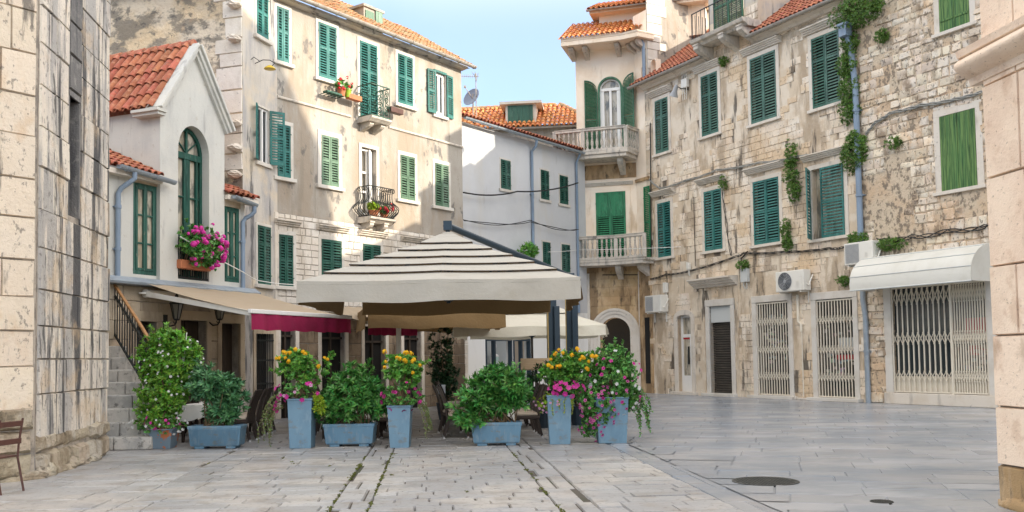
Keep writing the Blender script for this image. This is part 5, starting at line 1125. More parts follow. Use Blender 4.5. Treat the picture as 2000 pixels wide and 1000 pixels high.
# flashings along the roof edges
m = MB(); m.X = slope_M(fR, 0, -.40, ZR + .08, RPI); m.box(-.25, .28, .3, 5, .12, .15); m.box(g1_ + .0, g1_ + .26, .2, 5, .12, .15); m.X = None; mk('flashing', m, MT['pipe'], lng, fR.M)
m = MB(); m.box(8.7, 10.7, 1.5, 2.6, ZR + .8, 16.4); m.box(8.6, 10.8, 1.4, 2.7, 16.4, 16.55); mk('unseen_chimney', m, MT['creamblue'], lng, fR.M)  # added stack out of view, shades the pale house's upper wall
# ---- street level: arched glazed door
def jambs(r, fw, fp, top, par, mat='trimwhite', name='door', label=None, step=True):
    a, b, c, d = r; m = MB(); m.box(a - fw, a, -fp, .2, .06, d); m.box(b, b + fw, -fp, .2, .06, d); m.box(a - fw, b + fw, -fp - .015, .2, d, d + top)
    if step: m.box(a - fw - .1, b + fw + .1, -fp - .22, .2, 0, .11)
    return mk(name, m, MT[mat], par, fR.M, bevel=.012, label=label)
m = MB(); w_ = dA[1] - dA[0]; arch_ring(m, dA[0], dA[1], dA[3] - .16, .2, -.05, .05, 10, .1, .25); m.box(dA[0] - .3, dA[1] + .3, -.22, .25, 0, .12)
o = mk('door', m, MT['trim'], lng, fR.M, bevel=.01, label='white glazed door under a low stone arch')
m = MB(); a, b = dA[0], dA[1]
m.box(a, a + .1, .16, .24, .12, dA[3]); m.box(b - .1, b, .16, .24, .12, dA[3]); m.box(a + .1, b - .1, .16, .24, dA[3] - .16, dA[3]); m.box(a + .1, b - .1, .16, .24, dA[3] - .95, dA[3] - .82); m.box(a + .1, b - .1, .17, .23, .12, .75); m.box((a + b) / 2 + .12, (a + b) / 2 + .22, .15, .24, .75, dA[3] - .95)
mk('door_leaf', m, MT['whitepaint'], o, fR.M, bevel=.006); mk('pane', pane_mb((a, b, .12, dA[3]), .20), MT['warmglass'], o, fR.M)
m = MB(); m.box((a + b) / 2 + .06, (a + b) / 2 + .10, .08, .14, 1.2, 1.9); mk('handle', m, MT['iron'], o, fR.M); m = MB(); m.box(a + .1, b - .1, .185, .199, dA[3] - 1.02, dA[3] - .95); mk('red_strip', m, MT['red'], o, fR.M)
# roller-shutter doorway with cornice
o = jambs(dB, .2, .06, .25, lng, label='brown roller-shuttered doorway under a stone cornice'); m = MB(); z = .1
while z < dB[3] - .62: m.box(dB[0], dB[1], .17, .19, z + .006, z + .085); m.profx([(.17, z + .006), (.15, z + .045), (.17, z + .085)][::-1], dB[0], dB[1]); z += .092
mk('roller_shutter', m, MT['roll'], o, fR.M); m = MB(); m.box(dB[0], dB[1], .05, .19, dB[3] - .62, dB[3]); mk('shutter_box', m, MT['panelgrey'], o, fR.M, bevel=.01); m = MB(); m.box(dB[0], dB[1], .25, .26, 0, dB[3]); mk('pane', m, MT['dark'], o, fR.M)
cornice(lng, fR, dB[0] - .75, dB[1] + .42, dB[3] + .72, .34, .48, 'trim', 4); m = MB(); m.box(dB[0] - .45, dB[0] - .26, -.05, .03, 0, dB[3] + .72); m.box(dB[1] + .26, dB[1] + .42, -.05, .03, 0, dB[3] + .72); mk('pilaster', m, MT['rplaster'], lng, fR.M, bevel=.01)
# folding lattice gates
def lattice(r, nb, bands, y=-.0, mat='grille', par=None, M=None):
    a, b, c, d = r; m = MB(); w = (b - a) / nb
    for k in range(nb + 1): u = a + w * k; m.box(u - .017, u + .017, y - .014, y + .014, c, d)
    for (z0, z1) in bands:
        z0 = c + (d - c) * z0; z1 = c + (d - c) * z1
        for k in range(nb):
            u = a + w * k; s = 1 if k % 2 else -1
            for yy, (p, q) in ((y - .02, (z0, z1)), (y - .02, (z1, z0))):
                m.bar((u, yy, p), (u + w, yy, q), .012, .026, (0, 1, 0))
            for zz in (z0, z1): m.box(u - .022, u + .022, y - .032, y - .012, zz - .02, zz + .02)
    m.box(a, b, y - .03, y + .02, d - .05, d); m.box(a, b, y - .03, y + .02, c, c + .04)
    return m
def gate(r, nb, bands, par, label, inner='dark', fw=.2):
    o = jambs(r, fw, .05, .24, par, label=label); rr = (r[0] + .02, r[1] - .02, .12, r[3] - .02)
    mk('lattice_gate', lattice(rr, nb, bands, .02), MT['grille'], o, fR.M)
    mk('door_panel', pane_mb((r[0], r[1], 0, r[3]), .24), MT[inner], o, fR.M); return o, rr
BD = ((.69, .76), (.40, .47), (.12, .19), (.80, .87)); BD = ((.76, .83), (.455, .525), (.17, .24))
o, rr = gate(dC, 12, BD, lng, 'first white lattice gate, beneath the air conditioner'); 
def stock(o, r, n, z0, z1, y=.21):
    m = MB()
    for k in range(n):
        u = rnd.uniform(r[0] + .1, r[1] - .2); z = rnd.uniform(z0, z1); s = rnd.uniform(.05, .14); m.box(u, u + s * 1.2, y, y + .03, z, z + s)
    mk('goods', m, MT['goods'], o, fR.M)['kind'] = 'stuff'
stock(o, dC, 60, 1.2, 2.9)
o, rr = gate(dD, 12, BD, lng, 'second white lattice gate, left of the drainpipe'); stock(o, dD, 40, .8, 2.6)
m = MB(); m.box(dD[0] + .7, dD[1] - .1, .20, .23, 1.7, 2.05); mk('goods', m, MT['panelgrey'], o, fR.M); m = MB(); m.box(dD[0] + .6, dD[1] - .05, .20, .23, 1.35, 1.5); mk('goods', m, MT['red'], o, fR.M)
# plinth and ledge
m = MB(); m.box(dC[0] - .5, dC[1] + .35, -.12, .0, 0, .1); m.box(dC[1] + .36, UD - .2, -.1, 0, 0, .07); mk('plinth', m, MT['trim'], lng, fR.M, bevel=.02)
# drainpipe at the party wall
u = UD + .02; zt_ = fR.z(1668, 45, -.2); m = MB(); m.box(u - .36, u - .06, -.42, -.12, zt_ - .36, zt_); m.box(u - .40, u - .02, -.46, -.10, zt_ - .02, zt_ + .06); hop = mk('rainwater_head', m, MT['pipe'], lng, fR.M, bevel=.01)
downpipe(lng, fR, [(u - .2, -.2, zt_ - .3), (u - .12, -.14, zt_ - .8), (u - .02, -.12, 10), (u, -.12, 4.0)], .095, 'pipe', [(u - .02, -.12, 9.2), (u, -.12, 6.5)])
downpipe(lng, fR, [(u, -.12, 4.4), (u, -.12, 3.2), (u + .05, -.09, 2.7), (u + .06, -.09, .0)], .085, 'lead', [(u + .06, -.09, 1.6)])
m = MB(); q_ = dC[1] + .62; m.tube([(q_ - .12, -.06, 3.55), (q_ - .12, -.06, 2.65), (q_, -.06, 2.55), (q_, -.06, 2.3)], .05, 8); m.tube([(q_, -.04, 2.4), (q_, -.04, .1)], .022, 6); mk('conduit', m, MT['grille'], lng, fR.M, smooth=40)
# ================================================================ ROUGH RUBBLE HOUSE beyond the drainpipe
rub = thing('rubble_house', 'rough rubble stone house with green plank shutters behind the right corner', 'house', fR.at(UD, 0, 0))
rw = [fR.rect(1834, 1893, -75, 56), fR.rect(1838, 1908, 219, 369)]; dE = door(1744, 1931, 553); dE = (dE[0], dE[1], .34, dE[3])
ZU = 13.35; U2 = 16.6
m = MB(); wall(m, UD, U2, 0, ZU, rw + [dE], .25); m.quad((UD, 0, ZR), (UD, 4, ZR), (UD, 4, ZU), (UD, 0, ZU)); mk('wall', m, MT['rubblemortar'], rub, fR.M)
m = MB(); ashlar(m, UD + .08, U2, 0, ZU - .05, (.15, .36), (.15, .55), .022, .03, .7, .025, .022, [big(r, .12, .14) for r in rw] + [(dE[0] - .2, dE[1] + .2, 0, dE[3] + .1)], miss=.06, keep=lambda u, z: mn.noise((u * .7, z * .7, 1.3)) + .5 * mn.noise((u * 2, z * 2, 4)) < .27); mk('stone_masonry', m, MT['rubble'], rub, fR.M, smooth=50)
window(rub, fR, rw[0], 'plank', 'planks', fw=.18, fp=.03, stone='trim', planks=3, label='topmost plank window with battens'); window(rub, fR, rw[1], 'plank', 'planks', fw=.2, fp=.03, stone='trim', planks=3)
m = MB(); m.box(UD - .1, U2, -.15, 8, ZU, ZU + .15); mk('roof', m, MT['creamblue'], rub, fR.M)
m = MB(); m.box(dE[0] - .3, dE[1] + .25, -.1, .25, 0, .34); mk('plinth', m, MT['trim'], rub, fR.M, bevel=.02)
o = mk('shop_front', surround(dE, .26, .04, 0, bottom=False), MT['trimwhite'], rub, fR.M, bevel=.01, label='wide latticed shop front under the white awning'); uM = fR.u(1862, 680)
BE = ((.83, .97), (.455, .56), (.11, .20))
mk('lattice_gate', lattice((dE[0] + .03, uM - .06, dE[2] + .02, dE[3] - .02), 11, BE, .0), MT['grille'], o, fR.M); mk('lattice_gate', lattice((uM, dE[1] - .03, dE[2] + .02, dE[3] - .02), 13, BE, .0), MT['grille'], o, fR.M)
m = MB(); m.box(uM - .06, uM, -.04, .06, dE[2], dE[3]); m.box(dE[0], dE[1], .06, .10, dE[2], dE[2] + .5); mk('door_frame', m, MT['grille'], o, fR.M)
mk('door_panel', pane_mb(dE, .7, .3), MT['dark'], o, fR.M); mk('pane', pane_mb((dE[0], uM - .1, dE[2], dE[3]), .14), MT['glass'], o, fR.M)
m = MB(); m.box(uM + .2, dE[1] - .02, .3, .4, 2.05, 2.5); mk('goods', m, MT['red'], o, fR.M); m = MB(); m.box(uM + .3, dE[1] - .02, .3, .4, 1.45, 1.72); mk('goods', m, MT['red'], o, fR.M); stock(o, (uM, dE[1], 0, 0), 40, .5, 1.9, .3)
m = MB(); cx_ = fR.u(1800, 0); m.X = fR.M @ Matrix.Identity(4); m.X = None; m.box(14.2, 15.7, 1.0, 2.2, ZU + .15, ZU + 2.0); m.box(14.1, 15.8, .9, 2.3, ZU + 2.0, ZU + 2.15); mk('unseen_chimney', m, MT['cream'], rub, fR.M)
# ================================================================ HOUSES FURTHER ALONG, out of the frame on the right: they shade the square
nx = thing('low_house', 'low plastered house continuing the right-hand row, outside the frame', 'house', fR.at(U2, 0, 0))
m = MB(); wall(m, U2, 25.6, 0, 12.2, [(17.5 + k * 2.4, 18.5 + k * 2.4, z, z + 2) for k in range(3) for z in (1, 5, 9)]); m.box(U2, 25.6, .4, 8, 0, 12.2); mk('wall', m, MT['cream'], nx, fR.M)
m = MB(); m.ext([(U2, 12.2), (25.6, 12.2), (25.6, 13.4), (23, 13.0), (20, 12.6), (U2, 12.5)], -.3, 8); mk('roof', m, MT['tile'], nx, fR.M)
tl = thing('tall_house', 'tall gabled palace at the end of the right-hand row, outside the frame', 'house', fR.at(25.6, 0, 0))
m = MB(); m.ext([(25.6, 0), (48, 0), (48, 21.6), (29, 21.6), (26.5, 18.2), (25.6, 15.4)], 0, 3); mk('wall', m, MT['rstone'], tl, fR.M)
# ================================================================ RIGHT FOREGROUND CORNER
gp_ = gnd(1962, 988); fP = Fac((gp_.x + .13 * 8, gp_.y - 8), (-.13, 1)); fP = Fac((gp_.x, gp_.y), (.13, -1))   # runs towards the camera
pil = thing('stone_corner', 'pale ashlar building corner, tinted pink for bounced light, with a moulded string course at the right edge', 'building', fP.M)
ZC = fP.z(1925, 122)
m = MB(); wall(m, 0, 5, 0, 9); m.quad((0, 0, 0), (0, 0, 9), (0, 4, 9), (0, 4, 0)); mk('wall', m, MT['mortar'], pil, fP.M)
bat = Matrix.Rotation(0, 4, 'X')
rows = [fP.z(1950, y) for y in (905, 793, 655, 520, 345, 160)]
m = MB(); zz = rows + [ZC + .3 + .62 * k for k in range(1, 8)]
for a, b in zip(zz[:-1], zz[1:]):
    x = -.02; 
    if a >= ZC - .35 and b <= ZC + .1: continue
    while x < 5: w_ = rnd.uniform(.55, 1.2) if x > 0 else rnd.uniform(.3, .8); block(m, x + .003, x + w_ - .003, a + .003, b - .003, .05, .012, .004); x += w_
mk('stone_masonry', m, MT['pillar'], pil, fP.M, smooth=30)
m = MB(); m.X = Matrix.Translation((0, 0, 0)) @ Matrix.Rotation(PI / 2, 4, 'Z'); z = 0
zz2 = rows + [ZC + .3 + .62 * k for k in range(1, 8)]
for a, b in zip(zz2[:-1], zz2[1:]): pass
m.X = None
m = MB(); n = 12; prof = [(.0, -.02), (-.05, .0), (-.05, .12), (-.02, .2)]
block(m, -.02, 1.3, .0, rows[0] - .004, .045, .02, .006); block(m, 1.304, 5, .0, rows[0] - .004, .045, .02, .006); m.blob((.5, .02, .02), (.6, .14, .12), 20, 10, .05); mk('foot', m, MT['pillarfoot'], pil, fP.M, smooth=50)
m = MB(); h_ = .33
pr = [(.02, ZC - .20), (-.06, ZC - .20), (-.08, ZC - .13), (-.15, ZC - .10)] + [(-.17 - .075 * math.sin(PI * i / 8), ZC - .09 + .17 * i / 8) for i in range(9)] + [(-.20, ZC + .09), (-.22, ZC + .16), (.02, ZC + .17)]
m.profx(pr[::-1], -.20, 5)
# the moulding returns round the corner
m2 = MB(); m2.X = Matrix.Rotation(PI / 2, 4, 'Z'); 
mk('string_course', m, MT['pillar'], pil, fP.M, smooth=35)
# ================================================================ BIG TIERED CANTILEVER PARASOL
def sag(t, k=.05): return -k * (1 - (2 * abs(t) - 1) ** 2)
def parasol(M, S, ze, za, zv, name, label, mat='canvas', tiers=6, gaps=.35, arm=None, sagk=.022, group=None, pole=None, frontgap=0.):
    o = thing(name, label, 'parasol', M, group); m = MB(); n = 16; h0 = S / 2; top = .16; hem = MB()
    def ring(h, z, k):
        P = []
        for s in range(4):
            for i in range(n):
                t = -1 + 2 * i / n; p = (t * h, -h) if s == 0 else (h, t * h) if s == 1 else (-t * h, h) if s == 2 else (-h, -t * h)
                P.append((p[0], p[1], z + sag(t, k) * h / h0))
        return P
    for i in range(tiers):
        f0 = i / (tiers + .25); f1 = (i + 1) / (tiers + .25)
        hA = h0 * (1 - f0) + (.022 if i else 0); zA = ze + (za - ze) * f0 + (.016 if i else 0); hB = h0 * (1 - f1) - .03; zB = ze + (za - ze) * f1 - .012
        if i == tiers - 1: hB = top; zB = za
        a = ring(hA, zA, sagk); b = ring(hB, zB, sagk); N = len(a)
        m.add(a + b, [(j, (j + 1) % N, N + (j + 1) % N, N + j) for j in range(N)])
        if i:   # hem under the edge of each tier
            c = ring(hA + .003, zA - .016, sagk); hem.add(a + c, [(j, N + j, N + (j + 1) % N, (j + 1) % N) for j in range(N)])
    m.add(ring(top, za, 0), [tuple(range(4 * n))]); m.lathe([(.15, 0), (.12, .05), (.03, .06)], 12, (0, 0, za))
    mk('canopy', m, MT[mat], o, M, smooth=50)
    if hem.v: mk('edge_binding', hem, MT['darkwood'], o, M)
    m = MB()
    for s in range(4):
        g = gaps if s != 0 else frontgap; k = 36; h = h0 + .01; T_ = []; B = []
        for i in range(k + 1):
            t = -1 + g / h0 + (2 - 2 * g / h0) * i / k; dz = sag(t, sagk); fl = .05 + .025 * math.sin(i * .8 + s) ; w1 = .008 * math.sin(i * .55 + s * 2)
            for L, off, z in ((T_, 0.0, ze + dz + .004), (B, fl, zv + dz * .6 + .02 * math.sin(i * .35 + s * 1.3))):
                p = (t * h, -h - off) if s == 0 else (h + off, t * h) if s == 1 else (-t * h, h + off) if s == 2 else (-h - off, -t * h)
                L.append((p[0], p[1], z))
        mid = [tuple((a + b) / 2 + (w_ if q < 2 else 0) for q, (a, b, w_) in enumerate(zip(A, Bq, (.012 * math.sin(i * .7 + s), .012 * math.sin(i * .9 + s), 0)))) for i, (A, Bq) in enumerate(zip(T_, B))]
        N = k + 1; m.add(T_ + mid + B, [(i + r * N, i + (r + 1) * N, i + 1 + (r + 1) * N, i + 1 + r * N) for i in range(k) for r in (0, 1)])
        # piped seam below the eaves
        m.tube([(T_[i][0] * .8 + mid[i][0] * .2, T_[i][1] * .8 + mid[i][1] * .2, T_[i][2] * .72 + mid[i][2] * .28) for i in range(0, N, 2)], .006, 4, False)
    mk('valance', m, MT[mat], o, M, smooth=60)
    m = MB()
    for s in range(8):
        a = s * PI / 4; L = h0 * (1.414 if s % 2 else 1) * .98; m.bar((0, 0, za - .12), (L * math.cos(a), L * math.sin(a), ze - .03), .03, .045); m.bar((.06 * math.cos(a), .06 * math.sin(a), ze - .25), (L * .5 * math.cos(a), L * .5 * math.sin(a), ze + (za - ze) * .42), .02, .03)
    m.tube([(0, 0, ze - .3), (0, 0, za + .3)], .045, 8); mk('rib', m, MT['mast'], o, M)
    if arm:
        (mx, my, mz) = arm; m = MB(); a = Vector((-.05, 0, za + .22)); b = Vector((mx, my, mz)); m.tube([a, b, b + (b - a).normalized() * .35], .075, 12); m.box(-.09, .09, -.08, .08, za + .1, za + .30); m.lathe([(.05, 0), (.05, .16)], 8, (0, 0, za))
        mk('arm', m, MT['mast'], o, M, smooth=40)
        m = MB(); m.box(mx - .11, mx + .11, my - .11, my + .11, .06, mz + .08); m.box(mx + .02, mx + .17, my - .19, my - .11, 1.35, mz - .4); m.box(mx - .14, mx + .14, my - .15, my + .15, 1.9, 2.2) if False else None
        mk('mast', m, MT['mast'], o, M, bevel=.012); m = MB(); m.box(mx - .135, mx - .113, my - .10, my - .04, .3, mz - .5); mk('edge_strip', m, MT['goldedge'], o, M)
        m = MB(); m.box(mx - .5, mx + .5, my - .5, my + .5, 0, .06); mk('base', m, MT['mast'], o, M)
    elif pole:
        m = MB(); m.tube([(0, 0, .06), (0, 0, za)], .035, 10); m.lathe([(.35, 0), (.35, .05), (.06, .07)], 20); mk('pole', m, MT[pole], o, M)
    return o
YF = 17.2
cl = at(581, 590, YF); cr = at(1133.5, 585, YF); SP = cr.x - cl.x
zv_ = (cl.z + cr.z) / 2; ze_ = (at(581, 546, YF).z + at(1133, 544, YF).z) / 2; YC = YF + SP / 2; za_ = at(868, 459, YC).z
PM = T((cl.x + cr.x) / 2, YC, 0)
mp = at(1113, 540, YF + SP + .35)
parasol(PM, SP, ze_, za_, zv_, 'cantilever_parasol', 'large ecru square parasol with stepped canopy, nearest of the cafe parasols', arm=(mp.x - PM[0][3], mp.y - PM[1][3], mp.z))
q = at(1077, 612, 24.0); M2 = T(-2.3, 25.0, 0, math.radians(14))
L2 = M2.inverted() @ Vector((q.x, q.y, 3.4))
parasol(M2, 3.5, 2.92, 3.7, 2.36, 'cantilever_parasol', 'parasol, tan painted for light through its cloth, mostly hidden under and behind the large one', 'canvastan', arm=(L2.x, L2.y, 3.3))
M3 = T((at(888, 655, 26).x + at(1182, 648, 26).x) / 2 + .1, 28.1, 0, math.radians(-3))
parasol(M3, 4.3, 2.46, 3.35, 2.18, 'market_parasol', 'plain pale cream parasol behind, in front of the arched doorway', 'cream3', tiers=2, gaps=.05, pole='darkwood', frontgap=.02)
# ================================================================ CAFE TABLES AND WICKER CHAIRS
def make_chair():
    o = thing('wicker_chair', 'x', 'chair', T(0, 0, 0), 'dark wicker cafe chairs under the parasols')
    m = MB(); m.box(-.23, .23, -.23, .23, .36, .43); mk('seat', m, MT['wicker'], o, T(0, 0, 0), bevel=.02)
    m = MB(); n = 8; vs = []
    for i in range(n + 1):
        t = i / n; y = .20 + .05 * t + .13 * t * t; z = .40 + .62 * t
        vs += [(-.22 + .01 * t, y, z), (.22 - .01 * t, y, z), (.22 - .01 * t, y + .035, z), (-.22 + .01 * t, y + .035, z)]
    fs = [(0, 3, 2, 1), tuple(range(4 * n, 4 * n + 4))]
    for i in range(n):
        for k in range(4): fs.append((4 * i + k, 4 * i + (k + 1) % 4, 4 * i + 4 + (k + 1) % 4, 4 * i + 4 + k))
    m.add(vs, fs); mk('backrest', m, MT['wicker'], o, T(0, 0, 0), bevel=.012)
    m = MB(); m.box(-.22, .22, -.23, .19, .435, .49); mk('cushion', m, MT['cushion'], o, T(0, 0, 0), bevel=.02)
    for sx in (-1, 1):
        for sy in (-1, 1):
            m = MB(); m.bar((sx * .195, sy * .19, .36), (sx * .20, sy * (.20 if sy < 0 else .27), .03), .05, .05, (0, 1, 0)); l = mk('leg', m, MT['wicker'], o, T(0, 0, 0))
            m = MB(); m.lathe([(.026, 0), (.028, .045)], 8, (sx * .20, sy * (.20 if sy < 0 else .275), 0)); mk('foot_cap', m, MT['foot'], l, T(0, 0, 0))
    return o
def make_table():
    o = thing('cafe_table', 'x', 'table', T(0, 0, 0), 'cafe tables under the parasols')
    m = MB(); m.box(-.4, .4, -.4, .4, .70, .735); mk('tabletop', m, MT['darkwood'], o, T(0, 0, 0), bevel=.008)
    for sx in (-1, 1):
        for sy in (-1, 1): m = MB(); m.bar((sx * .35, sy * .35, .70), (sx * .36, sy * .36, 0), .05, .05, (0, 1, 0)); mk('leg', m, MT['darkwood'], o, T(0, 0, 0))
    return o
def cloth_mesh(a=.46, drop=.33):
    m = MB(); n = 6; z = .742; P = []
    per = [(-a + 2 * a * i / n, -a) for i in range(n)] + [(a, -a + 2 * a * i / n) for i in range(n)] + [(a - 2 * a * i / n, a) for i in range(n)] + [(-a, a - 2 * a * i / n) for i in range(n)]
    N = len(per); s = .9
    m.add([(x * s, y * s, z) for x, y in per], [tuple(range(N))])
    m.add([(x * s, y * s, z) for x, y in per] + [(x * (1.02 + .05 * math.sin(i * 2.1)), y * (1.02 + .05 * math.cos(i * 1.7)), z - drop * (1.25 if i % n == 0 else .85 + .15 * math.sin(i * 1.3))) for i, (x, y) in enumerate(per)], [(i, (i + 1) % N, N + (i + 1) % N, N + i) for i in range(N)])
    return m
ch0 = make_chair(); tb0 = make_table(); cm0 = mk('tablecloth', cloth_mesh(), MT['cloth'], smooth=50); used_c = [0, 0, 0]
def put_chair(x, y, rz, label):
    M = T(x, y, 0, rz); o = ch0 if not used_c[0] else copy_tree(ch0); used_c[0] = 1
    o.matrix_basis = M; WM[o.name] = M; o['label'] = label; return o
def put_table(x, y, label, cl):
    M = T(x, y, 0, rnd.uniform(-.03, .03)); o = tb0 if not used_c[1] else copy_tree(tb0); used_c[1] = 1
    o.matrix_basis = M; WM[o.name] = M; o['label'] = label
    c = cm0 if not used_c[2] else cm0.copy()
    if used_c[2]: COL.objects.link(c)
    used_c[2] = 1; c.matrix_basis = M; tag(c, cl, 'tablecloth', 'white tablecloths on the cafe tables')
cols = ((405, 'left-hand'), (692, 'middle'), (958, 'right-hand')); ordn = ('front', 'second', 'third', 'rear')
for px, nm in cols:
    for r in range(4 if px > 900 else 3):
        y = 18.75 + r * 1.5; x0 = at(px, 700, 18.75).x + (r * -.12)
        if nm == 'left-hand' and r == 2: continue
        put_table(x0, y, '%s cafe table in the %s row behind the planters' % (ordn[r], nm), 'white cloth on the %s table of the %s row' % (ordn[r], nm))
        for s, q in ((-1, 'left'), (1, 'right')):
            if nm == 'left-hand' and s < 0 and r == 0: continue
            for k, wq in ((-.28, 'nearer'), (.34, 'farther')):
                if k > 0 and nm == 'middle' and r == 2: continue
                put_chair(x0 + s * (.68 + rnd.uniform(-.05, .08)), y + k + rnd.uniform(-.04, .04), -s * PI / 2 + rnd.uniform(-.12, .12), '%s wicker chair on the %s side of the %s table, %s row' % (wq, q, ordn[r], nm))
# menu cards on a few tables
g = at(762, 700, 18.75); tag(mk('menu', MB().box(-.16, .16, -.11, .11, .756, .775), MT['palewood'], None, T(at(770, 700, 18.7).x, 18.7, 0, .2), bevel=.004), 'wooden menu board lying on the middle front table', 'menu')
tag(mk('menu_card', MB().box(-.10, .10, -.004, .004, .76, .98), MT['whitepaint'], None, T(at(858, 700, 21).x, 21.4, 0, .2)), 'small white card standing among the chairs near the dark ivy', 'card')
m = MB(); m.box(-.36, .36, -.26, .26, -.02, .02)
Ms = T(at(1047, 712, 21.5).x, 21.5, 0); o = thing('menu_stand', 'sloping wooden menu stand among the shrubs behind the planters', 'menu stand', Ms)
mk('board', m, MT['palewood'], o, Ms @ T(0, 0, 1.42) @ Matrix.Rotation(math.radians(28), 4, 'X'), bevel=.006); m = MB(); m.bar((0, 0, 0), (0, .03, 1.4), .06, .06); m.box(-.25, .25, -.2, .2, 0, .05); mk('post', m, MT['darkwood'], o, Ms)
# white service pole
P = at(779, 690, 24.6); m = MB(); m.box(-.06, .06, -.06, .06, 0, 2.45); m.box(-.09, .09, -.09, .09, 0, .03); tag(mk('white_post', m, MT['whitepaint'], None, T(P.x, P.y, 0), bevel=.01), 'slim white post standing in the shade under the second parasol', 'post')
# ---- brown steel chair at the left edge
Mb = T(at(2, 900, 11.6).x - .14, 11.62, 0, math.radians(-100)); o = thing('steel_chair', 'brown painted steel chair cut off at the left edge', 'chair', Mb)
m = MB(); m.box(-.21, .21, -.2, .2, .43, .455); mk('seat', m, MT['rust'], o, Mb, bevel=.008)
for z in (.60, .82): m = MB(); m.box(-.20, .20, .215 + z * .07, .235 + z * .07, z, z + .07); mk('back_slat', m, MT['rust'], o, Mb, bevel=.006)
for sx in (-1, 1):
    m = MB(); m.tube([(sx * .2, .31, 0), (sx * .2, .22, .42), (sx * .2, .235, .6), (sx * .2, .29, .92)], .014, 6); mk('leg', m, MT['rust'], o, Mb, smooth=50)
    m = MB(); m.tube([(sx * .2, -.24, 0), (sx * .2, -.19, .43)], .014, 6); mk('leg', m, MT['rust'], o, Mb, smooth=50)
# ================================================================ PLANTERS AND PLANTS
def square_pot(name, label, px, py, tw, bw, h, mat='planter', rot=0.):
    g = gnd(px, py); M = T(g.x, g.y + bw / 2, 0, rot); o = thing(name, label, 'planter', M); m = MB(); a, b = bw / 2, tw / 2
    m.lathe([(a, 0), (b - .012, h - .03), (b, h - .025), (b, h), (b - .03, h), (b - .035, h - .06), (.01, h - .06)], 4, square=True); mk('pot', m, MT[mat], o, M, bevel=.01)
    m = MB(); m.box(-b + .04, b - .04, -b + .04, b - .04, h - .062, h - .04); mk('soil', m, MT['soil'], o, M); return M, h
def trough(name, label, px, py, tw, bw, h, d=.42, ribs=0, mat='planter'):
    g = gnd(px, py); M = T(g.x, g.y + d / 2, 0); o = thing(name, label, 'planter', M, None); m = MB()
    def ring(w, dd, z): return [(-w / 2, -dd / 2, z), (w / 2, -dd / 2, z), (w / 2, dd / 2, z), (-w / 2, dd / 2, z)]
    R_ = [ring(bw - .04, d - .06, .045), ring(bw, d - .04, .07), ring(tw - .03, d - .01, h - .06), ring(tw, d, h - .05), ring(tw, d, h), ring(tw - .06, d - .06, h), ring(tw - .08, d - .08, h - .08)]
    vs = sum(R_, []); fs = [(3, 2, 1, 0)]
    for i in range(len(R_) - 1): fs += [(4 * i + k, 4 * i + (k + 1) % 4, 4 * i + 4 + (k + 1) % 4, 4 * i + 4 + k) for k in range(4)]
    m.add(vs, fs); mk('trough', m, MT[mat], o, M, bevel=.012)
    for s in (-1, 1): m = MB(); m.box(s * (bw / 2 - .16) - .09, s * (bw / 2 - .16) + .09, -d / 2 + .04, d / 2 - .04, 0, .06); mk('foot', m, MT[mat], o, M, bevel=.01)
    if ribs:
        m = MB()
        for k in range(ribs): t = (k + .5) / ribs - .5; m.bar((t * (bw - .06), -d / 2 + .012, .08), (t * (tw - .08), -d / 2 - .003, h - .07), .011, .012, (0, 1, 0))
        mk('fluting', m, MT[mat], o, M)
    m = MB(); m.box(-tw / 2 + .05, tw / 2 - .05, -d / 2 + .05, d / 2 - .05, h - .085, h - .06); mk('soil', m, MT['soil'], o, M); return M, h
S_ = 16.8 / FPX
P1 = square_pot('clay_pot', 'small blue-painted pot with bare terracotta patches below the jasmine', 314, 877, 50 * S_, 36 * S_, .37, 'potpaint', .0)
P2 = trough('trough_planter', 'fluted grey-blue trough planter, leftmost of the troughs', 418, 877, 106 * S_, 96 * S_, .42, .42, 40)
P3 = square_pot('tall_planter', 'tall tapered grey-blue planter between the two left-hand troughs', 586, 876, 50 * S_, 41 * S_, .90, 'planterpale')
P4 = trough('trough_planter', 'smooth grey-blue trough planter between two tall planters', 681, 873, 102 * S_, 92 * S_, .42)
P5 = square_pot('tall_planter', 'tall grey-blue planter with pink geraniums and a trailing vine on its right', 780, 875, 47 * S_, 36 * S_, .76, 'planterpale')
P6 = trough('trough_planter', 'smooth grey-blue trough planter right of the gap in the row', 970, 871, 100 * S_, 90 * S_, .42)
P7 = square_pot('tall_planter', 'tall grey-blue planter with big pink blooms next to the petunias', 1094, 868, 50 * S_, 40 * S_, .89, 'planterpale')
P8 = square_pot('wide_planter', 'broad grey-blue planter overflowing with petunias, rightmost of the row', 1197, 866, 66 * S_, 54 * S_, .84, 'planterpale')
def rdir(up=.0):
    while True:
        v = Vector((rnd.uniform(-1, 1), rnd.uniform(-1, 1), rnd.uniform(-1, 1)))
        if .1 < v.length < 1: v.normalize(); v.z += up; return v.normalized()
class Lump:
    """irregular ellipsoid"""
    def __init__(s, c, r, k=9, amp=.42): s.c = Vector(c); s.r = Vector(r); s.L = [(rdir(), rnd.uniform(-amp, amp)) for _ in range(k)]
    def pt(s, inner=.55):
        d = rdir(); f = 1 + sum(a * max(0, d.dot(l)) ** 3 for l, a in s.L); q = (rnd.uniform(inner ** 3, 1)) ** (1 / 3) * f
        return s.c + Vector((d.x * s.r.x, d.y * s.r.y, d.z * s.r.z)) * q, d
